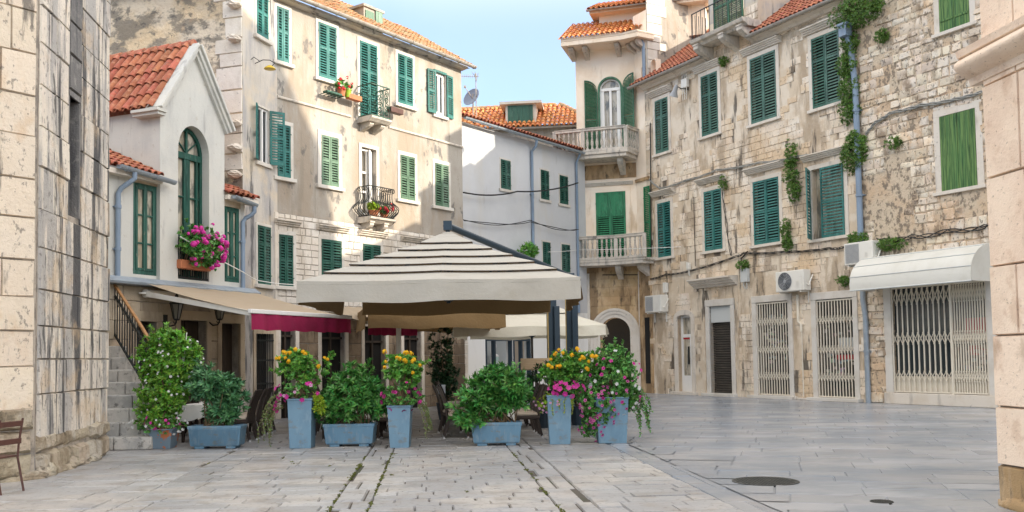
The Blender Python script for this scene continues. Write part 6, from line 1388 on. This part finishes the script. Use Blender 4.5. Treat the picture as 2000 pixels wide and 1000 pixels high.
def rosette(mb, p, d, n, L, W, open_=.9, cup=.2):
    d = Vector(d).normalized(); a = d.cross(Vector((.2, .3, .9))).normalized(); b = d.cross(a)
    for k in range(n):
        t = 2 * PI * k * .618 * 1.0 + rnd.uniform(-.3, .3); o = open_ * rnd.uniform(.5, 1.25); r = a * math.cos(t) + b * math.sin(t)
        mb.leaf(p - d * rnd.uniform(0, L * .35), d * math.cos(o) + r * math.sin(o) + Vector((0, 0, -.12)), d, L * rnd.uniform(.7, 1.15), W * rnd.uniform(.8, 1.15), cup)
def bush(name, label, M, lumps, n, mat, L, W, nl=9, up=.5, stems=26, base=(0, 0, 0), cat='shrub', spread=.3, group=None, inner=.5):
    o = thing(name, label, cat, M, group); m = MB(); sm = MB(); base = Vector(base)
    vol = [l.r.x * l.r.y * l.r.z for l in lumps]
    for i in range(n):
        l = rnd.choices(lumps, vol)[0]; p, d = l.pt(inner); dd = (d + Vector((0, 0, up)) + Vector((rnd.gauss(0, .25), rnd.gauss(0, .25), 0))).normalized()
        rosette(m, p, dd, nl, L, W)
        if i < stems:
            b = base + Vector((rnd.uniform(-1, 1) * spread, rnd.uniform(-.1, .1), 0)); md = b.lerp(p, .5) + Vector((rnd.gauss(0, .03), rnd.gauss(0, .03), .05)); sm.tube([b, md, p], [.012, .009, .005], 5, False)
    for k in range(max(4, n // 28)):   # longer shoots that break the outline
        p, d = rnd.choice(lumps).pt(.9); d = (d + Vector((rnd.gauss(0, .3), rnd.gauss(0, .2), .7))).normalized(); q = p + d * L * rnd.uniform(.8, 2.0); sm.tube([p, q], .004, 4, False)
        for t in (.4, .7, 1): rosette(m, p.lerp(q, t), d, max(4, nl // 2), L * .9, W)
    mk('foliage', m, MT[mat], o, M); mk('stem', sm, MT['bark'], o, M); return o
def align(p, d, rz=0., s=1.): return Matrix.Translation(p) @ Vector(d).to_track_quat('Z', 'Y').to_matrix().to_4x4() @ Matrix.Rotation(rz, 4, 'Z') @ Matrix.Scale(s, 4)
def disc_flower(r=.035, petals=5, cup=.3, eye=True):
    m = MB(); n = petals * 3
    P = [(0, 0, -r * cup)] + [(r * (.86 + .14 * math.cos(petals * 2 * PI * i / n)) * math.cos(2 * PI * i / n), r * (.86 + .14 * math.cos(petals * 2 * PI * i / n)) * math.sin(2 * PI * i / n), r * .12 * math.sin(petals * 2 * PI * i / n)) for i in range(n)]
    q = [(r * .30 * math.cos(2 * PI * i / n), r * .30 * math.sin(2 * PI * i / n), -r * cup * .35) for i in range(n)]; o = 1 + n
    m.add(P + q, [(1 + i, 1 + (i + 1) % n, o + (i + 1) % n, o + i) for i in range(n)]); m.m = 1 if eye else 0; m.add([P[0]] + q, [(0, 1 + i, 1 + (i + 1) % n) for i in range(n)]); return m
def head_flower(r=.05, n=26, pr=.02, hemi=True):
    m = MB()
    for k in range(n):
        d = rdir(.5 if hemi else 0); p = d * r * rnd.uniform(.85, 1.05); a = d.cross(Vector((.3, .2, .9))).normalized(); b = d.cross(a); t = rnd.uniform(0, 6)
        vs = [p + (a * math.cos(t + PI * j / 2.5) + b * math.sin(t + PI * j / 2.5)) * pr for j in range(5)]; m.add(vs + [p + d * pr * .35], [(j, (j + 1) % 5, 5) for j in range(5)])
    return m
def blooms(par, M, mb, mats, spots, name='flower', s=(.8, 1.2)):
    """flower heads as parts that share one mesh; spots are (position, direction) in the plant's frame"""
    first = None
    for p, d in spots[:100]:
        MM = M @ align(p, d, rnd.uniform(0, 6), rnd.uniform(*s))
        if first is None: first = mk(name, mb, mats, par, MM); continue
        c = first.copy(); COL.objects.link(c); c.parent = par; c.matrix_basis = WM[par.name].inverted() @ MM; WM[c.name] = MM
def front(l, n, inner=.9, up=.3, ycut=.2):
    out = []
    while len(out) < n:
        p, d = l.pt(inner)
        if d.y < ycut: out.append((p + d * .06 + Vector((0, -.05, 0)), (d + Vector((0, -.4, up))).normalized()))
    return out
def vines(mb, sm, starts, length, L, W, droop=1., out=.06, n=14):
    for p, d in starts:
        p = Vector(p); d = Vector(d); P = [p]; ln = length * rnd.uniform(.6, 1.1)
        for k in range(n):
            d = (d + Vector((rnd.gauss(0, .12), rnd.gauss(0, .1), -.28 * droop))).normalized(); p = p + d * ln / n; P.append(p)
            if p.z < .02: break
            for _ in range(3): mb.leaf(p, rdir(-.1), rdir(.6), L * rnd.uniform(.7, 1.2), W * rnd.uniform(.8, 1.2))
        sm.tube(P, .004, 4, False)
def X(px, M, y=0.): return (px - PCX) / FPX * (M[1][3]) - M[0][3]          # local x of a pixel column at the plant's depth
def Z(py, M): return CAM.z + (697 - .0155 * (FPX * M[0][3] / M[1][3]) - py) / FPX * M[1][3]
# jasmine on its trellis, with bedding flowers below
M, h = P1; zc = lambda py: Z(py, M)
lj = [Lump((X(325, M), .1, zc(705)), (.52, .26, .42)), Lump((X(320, M), .08, zc(770)), (.40, .24, .40)), Lump((X(322, M), .05, zc(660)), (.34, .18, .16)), Lump((X(302, M), .0, zc(805)), (.28, .2, .18))]
o = bush('jasmine', 'tall bushy jasmine dotted with white flowers beside the stone steps', M, lj, 1500, 'l_jas', .10, .044, 6, .35, 20, (0, 0, h - .06), 'climber', .12)
m = MB()
for k in range(26): p, d = lj[rnd.randint(0, 2)].pt(.9); m.tube([p, p + Vector((rnd.gauss(0, .05), 0, .12))], .003, 4, False); rosette(m, p + Vector((0, 0, .12)), (rnd.gauss(0, .3), -.2, 1), 6, .07, .028)
mk('shoot', m, MT['l_lime'], o, M)
blooms(o, M, disc_flower(.027, 5, .1, False), [MT['f_white'], MT['f_white']], front(lj[0], 36) + front(lj[1], 22))
m = MB()
for k in range(5): x = X(290 + k * 18, M); m.tube([(x * .5, .05, h - .05), (x, .06, zc(650))], .008, 4)
mk('trellis', m, MT['whitepaint'], o, M)
lb_ = Lump((X(316, M), -.06, zc(828)), (.40, .26, .13)); o = bush('busy_lizzie', 'pink and white bedding flowers spilling from the terracotta pot', M, [lb_], 110, 'l_ger', .06, .035, 6, .4, 8, (0, 0, h - .06), 'flowers', .1)
blooms(o, M, disc_flower(.030, 5, .1, False), [MT['f_mag'], MT['f_mag']], front(Lump((X(323, M), -.08, zc(822)), (.26, .24, .1)), 16)); blooms(o, M, disc_flower(.028, 5, .1, False), [MT['f_white'], MT['f_white']], front(lb_, 24, .95, .1))
# shrubs in the troughs
def pitto(P, label, specs, n, mat='l_pitt', L=.125, W=.034, name='pittosporum_shrub'):
    M, h = P; l = [Lump((X(px, M), dy, Z(py, M)), r) for px, py, dy, r in specs]; return bush(name, label, M, l, int(n * 1.35), mat, L * 1.15, W * 1.2, 11, .6, 40, (0, 0, h - .07), 'shrub', .35, 'shrubs in the trough planters')
pitto(P2, 'blue-green shrub of narrow whorled leaves in the fluted trough', [(415, 755, 0, (.42, .3, .26)), (448, 770, .05, (.30, .28, .27)), (400, 740, .0, (.26, .24, .22)), (435, 800, -.02, (.36, .26, .24))], 250, 'l_blue')
pitto(P4, 'broad glossy shrub in the trough between two tall planters', [(680, 775, 0, (.52, .32, .36)), (712, 770, .0, (.36, .3, .34)), (645, 790, 0, (.32, .28, .30)), (685, 735, .05, (.30, .24, .24)), (740, 790, .05, (.22, .24, .24))], 400)
pitto(P6, 'dense glossy shrub in the trough right of the gap, darkest and widest', [(968, 770, 0, (.56, .34, .36)), (930, 790, 0, (.34, .3, .28)), (1000, 760, .0, (.34, .3, .34)), (965, 738, .05, (.40, .26, .22)), (915, 812, -.05, (.26, .22, .18))], 440)
# lantanas
def lantana(P, label, specs, heads, stemx, n=150):
    M, h = P; l = [Lump((X(px, M), dy, Z(py, M)), r, 5, .35) for px, py, dy, r in specs]
    o = bush('lantana', label, M, l, int(n * 1.9), 'l_lant', .095, .055, 6, .25, 24, (0, 0, h - .05), 'flowering plant', .06, 'yellow lantanas in the tall planters', .35)
    blooms(o, M, head_flower(.036, 30, .016), [MT['f_yel']], [(Vector((X(px, M), rnd.uniform(-.36, -.24), Z(py, M))), (rnd.gauss(0, .3), -.5, .8)) for px, py in heads], s=(.8, 1.15))
    m = MB(); m.tube([(0, 0, h - .05), (.01, .0, Z(specs[0][1], M))], [.016, .012], 6); mk('stem', m, MT['palewood'], o, M); return o
lantana(P3, 'lantana with yellow heads and one long arm reaching right', [(585, 715, 0, (.30, .26, .25)), (570, 700, 0, (.22, .2, .2)), (600, 740, 0, (.22, .2, .16)), (630, 712, 0, (.13, .12, .10)), (615, 728, 0, (.12, .1, .09))],
        [(585, 683), (562, 688), (567, 690), (573, 689), (603, 692), (599, 688), (554, 699), (549, 700), (566, 699), (571, 705), (569, 707), (640, 700), (644, 703), (629, 716)], 586, 130)
lantana(P5, 'slender lantana standard with bare pale stem', [(790, 715, 0, (.28, .24, .22)), (800, 735, 0, (.20, .2, .2)), (757, 712, 0, (.10, .1, .22)), (772, 730, .0, (.18, .18, .14))],
        [(754, 687), (757, 706), (755, 717), (779, 699), (784, 701), (794, 690), (797, 689), (804, 690), (807, 692), (793, 704), (795, 706), (811, 703), (809, 706), (822, 714), (808, 728)], 780, 120)
lantana(P7, 'wide lantana full of yellow heads in front of the parasol masts', [(1110, 715, 0, (.40, .28, .26)), (1080, 725, 0, (.26, .24, .2)), (1140, 710, .05, (.26, .24, .22)), (1105, 745, 0, (.3, .24, .18))],
        [(1089, 684), (1083, 690), (1081, 693), (1096, 690), (1114, 694), (1124, 682), (1126, 685), (1133, 698), (1136, 700), (1146, 707), (1073, 702), (1074, 717), (1085, 716), (1090, 715), (1141, 720), (1143, 722), (1129, 703), (1152, 697), (1160, 698), (1068, 713)], 1094, 190)
# flowers below the lantanas
def skirt(P, name, label, c, r, mats, n, fr=.032, leaf='l_ger', leaves=70, petals=5, eye='f_eye', cat='flowers', second=None):
    M, h = P; l = Lump((X(c[0], M), -.04, Z(c[1], M)), r, 6, .3); o = bush(name, label, M, [l], leaves, leaf, .06, .04, 6, .3, 8, (0, 0, h - .05), cat, .08)
    blooms(o, M, disc_flower(fr, petals, .3), [MT[mats], MT[eye]], front(l, n, .95, .25))
    if second: blooms(o, M, disc_flower(fr * .9, petals, .3), [MT[second[0]], MT[eye]], front(l, second[1], .95, .25))
    return o, l, M
skirt(P3, 'petunia', 'bright pink petunias under the left lantana', (585, 762), (.36, .26, .16), 'f_mag', 12, .045, eye='f_mag', second=('f_lil', 6))
skirt(P5, 'geranium', 'pink and plum geraniums under the slender lantana', (785, 772), (.36, .28, .24), 'f_plum', 8, .04, leaves=120, eye='f_eye', second=('f_mag', 5))
skirt(P7, 'petunia', 'large candy pink petunias at the foot of the wide lantana', (1103, 762), (.30, .26, .14), 'f_mag', 15, .058, eye='f_mag', second=('f_pink', 6))
skirt(P7, 'ivy_geranium', 'small pale lilac flowers on yellow-green trailers at the left lip of the planter', (1072, 785), (.32, .2, .20), 'f_lil', 26, .026, 'l_lime', 60, eye='f_pink')
def trailer(P, name, label, starts, length, mat, L=.04, W=.028, droop=1., flow=None):
    M, h = P; o = thing(name, label, 'trailing plant', M); m = MB(); sm = MB(); st = [((X(px, M), y, Z(py, M)), d) for px, py, y, d in starts]; vines(m, sm, st, length, L, W, droop); mk('foliage', m, MT[mat], o, M); mk('stem', sm, MT['bark'], o, M)
    if flow: blooms(o, M, disc_flower(flow[1], 5, .3), [MT[flow[0]], MT['f_eye']], [(Vector((X(px, M), -.25, Z(py, M))), (0, -.9, .3)) for px, py in flow[2]])
trailer(P3, 'trailing_ivy', 'pale trailing plant with plum flowers hanging left of the planter', [(556 + rnd.uniform(-12, 6), 768 + rnd.uniform(0, 30), -.1 + rnd.uniform(-.1, .1), (-.7, -.2, .2)) for _ in range(12)], .85, 'l_pale', flow=('f_plum', .034, [(543, 790), (541, 797), (546, 801), (550, 776), (545, 783)]))
trailer(P3, 'creeping_jenny', 'lime yellow trailing leaves at the right lip of the planter', [(613 + rnd.uniform(0, 10), 768 + rnd.uniform(0, 12), -.15, (.6, -.3, .2)) for _ in range(8)], .36, 'l_lime', .075, .05)
trailer(P5, 'trailing_ivy', 'variegated vine hanging to the ground at the right of the geraniums', [(818 + rnd.uniform(-4, 4), 775 + rnd.uniform(0, 14), -.1, (.4, -.2, 0)) for _ in range(6)], .75, 'l_pale', flow=('f_plum', .034, [(818, 766), (822, 770), (820, 785)]))
trailer(P7, 'trailing_ivy', 'short yellow-green trailers hanging over the planter front', [(x, 778, -.22, (0, -.4, .1)) for x in (1075, 1088, 1100, 1110, 1113)], .3, 'l_lime', .035, .02)
# the petunia heap
M, h = P8
lp = [Lump((X(1195, M), 0, Z(735, M)), (.44, .34, .40)), Lump((X(1165, M), -.1, Z(790, M)), (.40, .30, .34)), Lump((X(1215, M), -.02, Z(775, M)), (.34, .30, .36)), Lump((X(1195, M), .05, Z(695, M)), (.30, .26, .24)), Lump((X(1148, M), -.14, Z(825, M)), (.22, .2, .24))]
o = bush('petunia', 'huge heap of small purple-pink petunias pouring over the broad planter', M, lp, 1500, 'l_ger', .065, .04, 6, .15, 20, (0, 0, h - .05), 'flowers', .12)
blooms(o, M, disc_flower(.034, 5, .35), [MT['f_pet'], MT['f_eye']], front(lp[1], 52, .97, .1, -.1) + front(lp[4], 18, .97, .1, -.1) + front(lp[2], 10, .97, .1, -.1)); blooms(o, M, disc_flower(.040, 5, .3), [MT['f_white'], MT['f_white']], front(lp[0], 14, .97, .2, 0)); blooms(o, M, disc_flower(.036, 5, .3), [MT['f_mag'], MT['f_eye']], front(lp[0], 16, .97, .2, 0))
trailer(P8, 'trailing_ivy', 'thin dark vines straggling off the right side of the petunias', [(1225 + rnd.uniform(-8, 14), 740 + rnd.uniform(0, 60), rnd.uniform(-.15, .15), (.8, -.2, .3)) for _ in range(14)], .62, 'l_pitt', .05, .034, .9)
# dark background shrubs under the parasols
def backplant(px, py0, Y, w, h_, label, mat='l_dark', name='potted_shrub', n=160):
    g = at(px, 700, Y); M = T(g.x, Y, 0); o = bush(name, label, M, [Lump((0, 0, .5 + h_ * .5), (w, w * .7, h_ * .5)), Lump((0, 0, .5 + h_ * .25), (w * .9, w * .7, h_ * .25))], n, mat, .11, .045, 7, .3, 14, (0, 0, .3), 'shrub', .1)
    m = MB(); m.lathe([(.16, 0), (.23, .42), (.24, .44), (.2, .43), (.02, .40)], 16); mk('pot', m, MT['mast'], o, M)
backplant(868, 0, 24.0, .34, 2.0, 'tall dark ivy column standing under the parasols before the stone wall', n=420)
backplant(1060, 0, 20.8, .42, .95, 'dark green shrub behind the wide lantana'); backplant(1150, 0, 20.0, .5, 1.15, 'leafy dark shrub behind the petunia heap', 'l_pitt'); backplant(1128, 0, 21.5, .4, 1.15, 'glossy shrub between the two parasol masts and the doorway', 'l_dark')
# geraniums in the gable window
gu, gz_ = fW.uz(392, 480, -.35); M = fW.at(gu, -.35, gz_)
lg = [Lump((0, 0, 0), (.62, .30, .42)), Lump((-.25, 0, .12), (.32, .24, .38)), Lump((.3, -.05, -.12), (.36, .26, .34))]
o = bush('geranium', 'big cascade of magenta geraniums hanging from the arched window', M, lg, 420, 'l_ger', .085, .07, 5, .2, 10, (0, .2, -.45), 'flowers', .3)
blooms(o, M, head_flower(.058, 24, .026), [MT['f_mag']], front(lg[0], 22, .95, .2) + front(lg[2], 26, .95, .1) + front(lg[1], 9, .95, .2), s=(.6, 1.25))
m = MB(); m.box(-.5, .5, .12, .34, -.55, -.35); mk('window_box', m, MT['clay'], o, M, bevel=.01)
# pots on the balconies of the plastered house
def smallpot(M, label, r, h, flow, pm='clay', leaf='l_ger', n=30, name='flower_pot'):
    o = thing(name, label, 'flower pot', M); m = MB(); m.lathe([(r * .7, 0), (r, h * .85), (r * 1.12, h * .86), (r * 1.12, h), (r * .9, h), (.01, h * .9)], 14); mk('pot', m, MT[pm], o, M, smooth=40)
    l = Lump((0, 0, h + r * .8), (r * 1.5, r * 1.4, r * 1.1)); m = MB()
    for _ in range(n): p, d = l.pt(); rosette(m, p, d + Vector((0, 0, .4)), 5, r * .8, r * .5)
    mk('foliage', m, MT[leaf], o, M)
    if flow: blooms(o, M, head_flower(r * .4, 20, r * .18), [MT[flow]], front(l, 7, 1, .4))
u, z = fB.uz(668, 188, -.3); smallpot(fB.at(u, -.28, z), 'small clay pot with red flowers on the wall rail left of the upper balcony', .13, .24, 'f_red')
u, z = fB.uz(680, 190, -.3); smallpot(fB.at(u, -.28, z), 'bright lime-green pot on the wall rail left of the upper balcony', .11, .24, None, 'l_lime', 'l_pale', 12)
u, z = fB.uz(693, 196, -.3); m = MB(); m.box(-.26, .26, -.09, .09, 0, .15); tag(mk('window_box', m, MT['clay'], None, fB.at(u - .02, -.28, z), bevel=.012), 'faded pink empty flower box beside the upper balcony', 'flower box')
u, z = fB.uz(653, 182, -.3); m = MB(); m.box(-.32, .32, -.10, .10, -.03, .02)
for k in range(5): m.box(-.3 + k * .15, -.28 + k * .15, -.1, .28, -.05, -.03)
tag(mk('wall_rack', m, MT['rgreen'], None, fB.at(u, -.26, z), bevel=.005), 'green slatted rack fixed under the upper window', 'rack')
u, z = fB.uz(772, 222, -.3); m = MB(); m.box(-.28, .28, -.1, .1, 0, .17); tag(mk('window_box', m, MT['rust'], None, fB.at(u, -.3, z), bevel=.012), 'dark brown flower box at the right of the upper balcony', 'flower box')
smallpot(fB.at(c0 * 0 + fB.u(732, 420, -.4), -.36, zb2 + .02), 'clay pot of yellow-green foliage on the lower iron balcony', .15, .2, None, 'clay', 'l_lime', 40); smallpot(fB.at(fB.u(752, 420, -.4), -.36, zb2 + .02), 'clay pot of red geraniums on the lower iron balcony', .13, .2, 'f_red')
# plants growing out of the old walls
def wallplant(px, py, w, h_, label, fac=fR, n=200, off=-.12, mat='l_wall', L=.06):
    u, z = fac.uz(px, py, off); M = fac.at(u, off, z); o = thing('wall_plant', label, 'wall plant', M, 'plants rooted in the old walls'); w *= 1.2; m = MB(); l = [Lump((0, 0, 0), (w / 2, .18 + w * .12, h_ / 2), 9, .45)]
    if h_ > w * 1.8:
        k = max(2, int(h_ / w)); l = [Lump((rnd.gauss(0, w * .12), -.02, h_ / 2 - h_ * (i + .5) / k), (w * rnd.uniform(.38, .56), .2, h_ / k * .72), 7, .4) for i in range(k)]
    for _ in range(int(n * 1.5)):
        p, d = rnd.choice(l).pt(.3); p.y = min(p.y, .1); rosette(m, p, d + Vector((0, -.3, -.35)), 7, L * rnd.uniform(1.1, 2.0), L * .5)
    mk('foliage', m, MT[mat], o, M)
wallplant(1685, 18, 1.75, 1.0, 'great tuft of greenery overhanging the top of the drainpipe', n=620); wallplant(1657, 150, .60, 2.9, 'long mat of greenery hanging beside the highest shutters', n=620); wallplant(1668, 292, .85, 1.35, 'bushy clump on the wall left of the drainpipe, halfway up', n=380)
wallplant(1547, 340, .48, 1.75, 'hanging clump between the two middle lower windows', n=300); wallplant(1540, 460, .40, .95, 'small hanging clump beside the lower sill', n=150); wallplant(1670, 470, .9, .5, 'wide tuft behind the upper air conditioner', n=200); wallplant(1735, 478, .7, .35, 'low tuft over the white awning', n=110)
wallplant(1724, 70, .3, .4, 'single round tuft on the rubble wall', n=60); wallplant(1748, 278, .35, .3, 'little fern low on the rubble wall', n=50); wallplant(1648, 548, .35, .35, 'little tuft above the second lattice gate', n=50); wallplant(1416, 357, .22, .5, 'thin tuft on the cornice of the second lower window', n=40); wallplant(1452, 518, .4, .3, 'tuft growing over the stone door cornice', n=60); wallplant(1412, 120, .35, .35, 'tuft growing on the highest window cornice', n=50)
wallplant(1034, 492, .75, .55, 'leafy plant poking up behind the large parasol', fN, 120, -.4, 'l_lant', .09)
# ================================================================ THINGS ON THE RIGHT-HAND WALLS
def aircon(px0, px1, py0, py1, label, fan=True, d=.34):
    u0, u1, z0, z1 = fR.rect(px0, px1, py0, py1, -.3); w = u1 - u0; hh = z1 - z0; M = fR.at(u0, -.45, z0); o = thing('air_conditioner', label, 'air conditioner', M, 'air conditioners on the stone house')
    m = MB(); m.box(0, w, 0, d, 0, hh); mk('casing', m, MT['acwhite'], o, M, bevel=.02)
    m = MB(); c = (w * .34, 0, hh * .5); r = min(hh * .43, w * .31)
    if fan:
        g = MB(); g.X = Matrix.Translation((c[0], -.004, c[2])) @ Matrix.Rotation(PI / 2, 4, 'X'); g.lathe([(r, 0), (r, .006)], 28); mk('fan_recess', g, MT['acgap'], o, M)
        for k in range(6):
            rr = r * (.22 + .78 * k / 5); m.tube([(c[0] + rr * math.cos(a * PI / 12), -.02, c[2] + rr * math.sin(a * PI / 12)) for a in range(25)], .009, 4, False)
        for k in range(10): a = k * PI / 5; m.tube([(c[0] + .04 * math.cos(a), -.014, c[2] + .04 * math.sin(a)), (c[0] + r * math.cos(a + .5), -.014, c[2] + r * math.sin(a + .5))], .005, 4, False)
        m.blob((c[0], -.012, c[2]), (.06, .012, .06), 12, 6)
    else: 
        for k in range(16): z = hh * (.1 + .8 * k / 15); m.box(w * .06, w * .52, -.012, 0, z - .006, z + .012)
        for k in range(12): x = w * (.06 + .46 * k / 11); m.box(x - .004, x + .004, -.016, -.012, hh * .08, hh * .93)
    mk('fan_grille', m, MT['acgrey'], o, M)
    m = MB()
    for k in range(9): m.box(w * .72, w * .84, -.008, 0, hh * (.15 + .04 * k), hh * (.165 + .04 * k))
    m.box(w * .86, w * .98, -.006, d + .0, hh * .66, hh * .92); mk('service_cover', m, MT['acwhite'], o, M, bevel=.006)
    m = MB()
    for x in (w * .12, w * .85): m.box(x - .02, x + .02, .02, .44, -.05, -.003); m.box(x - .02, x + .02, .40, .44, -.4, .0)
    m.tube([(w * 1.0, .15, hh * .3), (w * 1.09, .12, hh * .24), (w * 1.10, .2, hh * .5), (w * 1.02, .4, hh * .75)], .025, 6); mk('bracket', m, MT['acwhite'], o, M); return o
aircon(1521, 1576, 529, 569, 'air conditioner with a round fan above the first lattice gate'); aircon(1655, 1711, 473, 516, 'air conditioner with a square grille left of the white awning', False); aircon(1265, 1296, 577, 610, 'small air conditioner near the arched doorway of the balcony house', False, .4)
def wallbox(px, py, w, h, label, name='junction_box', mat='panelgrey', d=.14, cat='box'):
    u, z = fR.uz(px, py, -.1); m = MB(); m.box(-w / 2, w / 2, -d, 0, -h / 2, h / 2); m.box(-w / 2 - .01, w / 2 + .01, -d - .01, -d + .02, h / 2 - .01, h / 2 + .015)
    for k in (-1, 1): m.tube([(k * w * .2, -.06, -h / 2), (k * w * .25, -.07, -h / 2 - .12), (k * w * .1, -.02, -h / 2 - .25)], .02, 5)
    tag(mk(name, m, MT[mat], None, fR.at(u, -.03, z), bevel=.012), label, cat, 'grey boxes fixed to the stone house')
wallbox(1455, 538, .34, .48, 'grey cable box right of the stone door cornice'); wallbox(1300, 562, .2, .4, 'slim white box above the small air conditioner', mat='acwhite'); wallbox(1345, 520, .13, .28, 'little white box on the cable run left of the door cornice', mat='acwhite'); wallbox(1338, 163, .34, .34, 'white relay box among rods under the gutter', mat='acwhite')
u, z = fR.uz(1316, 178, -.5); M = fR.at(u, -.45, z); o = thing('floodlight', 'silver cone floodlight under the gutter beside the relay box', 'lamp', M); m = MB(); m.X = Matrix.Rotation(math.radians(28), 4, 'Y'); m.lathe([(.05, .26), (.08, .2), (.10, .0), (.19, -.2), (.18, -.2), (.09, -.02)], 16); mk('lamp_shade', m, MT['acgrey'], o, M, smooth=40); m = MB(); m.tube([(.1, 0, .2), (.25, .1, .05), (.35, .42, .05)], .02, 5); mk('bracket', m, MT['iron'], o, M)
u, z = fR.uz(1338, 163, -.12); m = MB()
for k in (-1, 0, 1): m.tube([(k * .12, 0, -.65), (k * .12, 0, .62)], .014, 5)
tag(mk('conduit_rods', m, MT['acwhite'], None, fR.at(u, -.16, z)), 'three thin white rods behind the relay box', 'conduit')
# white dome awning over the shop front
u0, z0 = fR.uz(1683, 560, -1.1); u1 = dE[1] + .35; za0 = fR.z(1810, 490, 0); M = fR.at(0, 0, 0); zb0 = fR.z(1800, 556, -1.15)
o = thing('shop_awning', 'white vinyl barrel awning over the wide shop front', 'awning', fR.at((u0 + u1) / 2, 0, za0)); ua = dE[0] - .55
m = MB(); Q = 10; pr = []
for i in range(Q + 1): t = i / Q * PI / 2; pr.append((-1.15 * math.sin(t) ** .9, zb0 + .30 + (za0 - zb0 - .30) * math.cos(t) ** 1.1))
pr.append((-1.17, zb0 + .15)); pr.append((-1.15, zb0))
n = len(pr); vs = []; 
for uu in (ua, u1): vs += [(uu, y, z) for y, z in pr]
m.add(vs, [(i, i + 1, n + i + 1, n + i) for i in range(n - 1)])
for k, uu in ((0, ua), (1, u1)): m.add([(uu, y, z) for y, z in pr] + [(uu, -.02, zb0 + .0), (uu, -.02, za0)], [tuple(range(n + 2))])
mk('canopy', m, MT['vinyl'], o, fR.M, smooth=30)
m = MB()
for i in (3, 6, 9): m.tube([(ua - .004, pr[i][0] - .006, pr[i][1] + .004), (u1 + .004, pr[i][0] - .006, pr[i][1] + .004)], .012, 5)
m.tube([(ua, -1.155, zb0), (u1, -1.155, zb0)], .022, 6); mk('seam', m, MT['panelgrey'], o, fR.M)
# ================================================================ CABLES
def pR(px, py, off=-.08): u, z = fR.uz(px, py, off); return fR.w(u, off, z)
cable('wall_cable', 'bundle of cables sagging along the stone house between the two window rows', [pR(*p) for p in ((1268, 350), (1290, 368), (1340, 352), (1400, 332), (1480, 318), (1560, 305), (1640, 290))], .018, 'cablegrey', .04, strands=3, spread=.03)
cable('wall_cable', 'grey strapped cables rising across the rubble wall', [pR(*p) for p in ((1690, 262), (1708, 240), (1740, 220), (1800, 205), (1860, 195), (1922, 178))], .02, 'cablegrey', .02, strands=3, spread=.035)
cable('wall_cable', 'dark cables running above the shop doors', [pR(*p) for p in ((1270, 545), (1300, 536), (1345, 530), (1440, 500), (1452, 494), (1530, 492), (1620, 485), (1650, 482))], .014, 'cable', .03, strands=3, spread=.03)
cable('wall_cable', 'dark looping cables above the white awning', [pR(*p) for p in ((1712, 468), (1780, 462), (1850, 450), (1930, 440))], .016, 'cable', .06, strands=3, spread=.06)
cable('wall_cable', 'thin cable dropping down the stone house past the lower windows', [pR(*p) for p in ((1355, 385), (1356, 430), (1358, 520))], .015, 'cable', 0); cable('wall_cable', 'pair of thin cables dropping from the second lower window cornice', [pR(*p) for p in ((1410, 360), (1416, 420), (1428, 500))], .013, 'cable', 0, strands=2, spread=.06)
cable('wall_cable', 'black cable looping down beside the upper grey cable box', [pR(*p) for p in ((1460, 492), (1447, 505), (1452, 530))], .02, 'cable', 0, strands=2); cable('wall_cable', 'upright black cable at the corner by the cream balcony house', [pR(*p) for p in ((1270, 240), (1272, 500))], .025, 'cable', 0)
def pN(px, py, off=-.3): u, z = fN.uz(px, py, off); return fN.w(u, off, z)
cable('overhead_cable', 'thick black cable crossing the pale house under its upper windows', [pN(905, 376, -.2), pN(1010, 374), pN(1129, 357)], .03, 'cable', .12); cable('overhead_cable', 'thin black cable sagging across the lower pale wall', [pN(905, 431, -.2), pN(1035, 432, -.15), pN(1130, 448)], .016, 'cable', .12, strands=2, spread=.04)
cable('cord', 'white cord slung from the window geraniums to the plastered house', [fW.w(*fW.uz(352, 462, -.4)[:1], -.4, fW.z(352, 462, -.4)), fW.w(fW.u(476, 532, -.3), -.3, fW.z(476, 532, -.3)), fA.w(fA.u(505, 548, -.2), -.2, fA.z(505, 548, -.2)), fB.w(fB.u(575, 556, -.3), -.3, fB.z(575, 556, -.3))], .012, 'whitecable', .02)
cable('cord', 'white cord strung across the lower stone balcony', [pN(1070, 492), fT.w(fT.u(1130, 488, -1.0), -1.0, fT.z(1130, 488, -1.0)), pR(1330, 482, -.05)], .012, 'whitecable', .02)
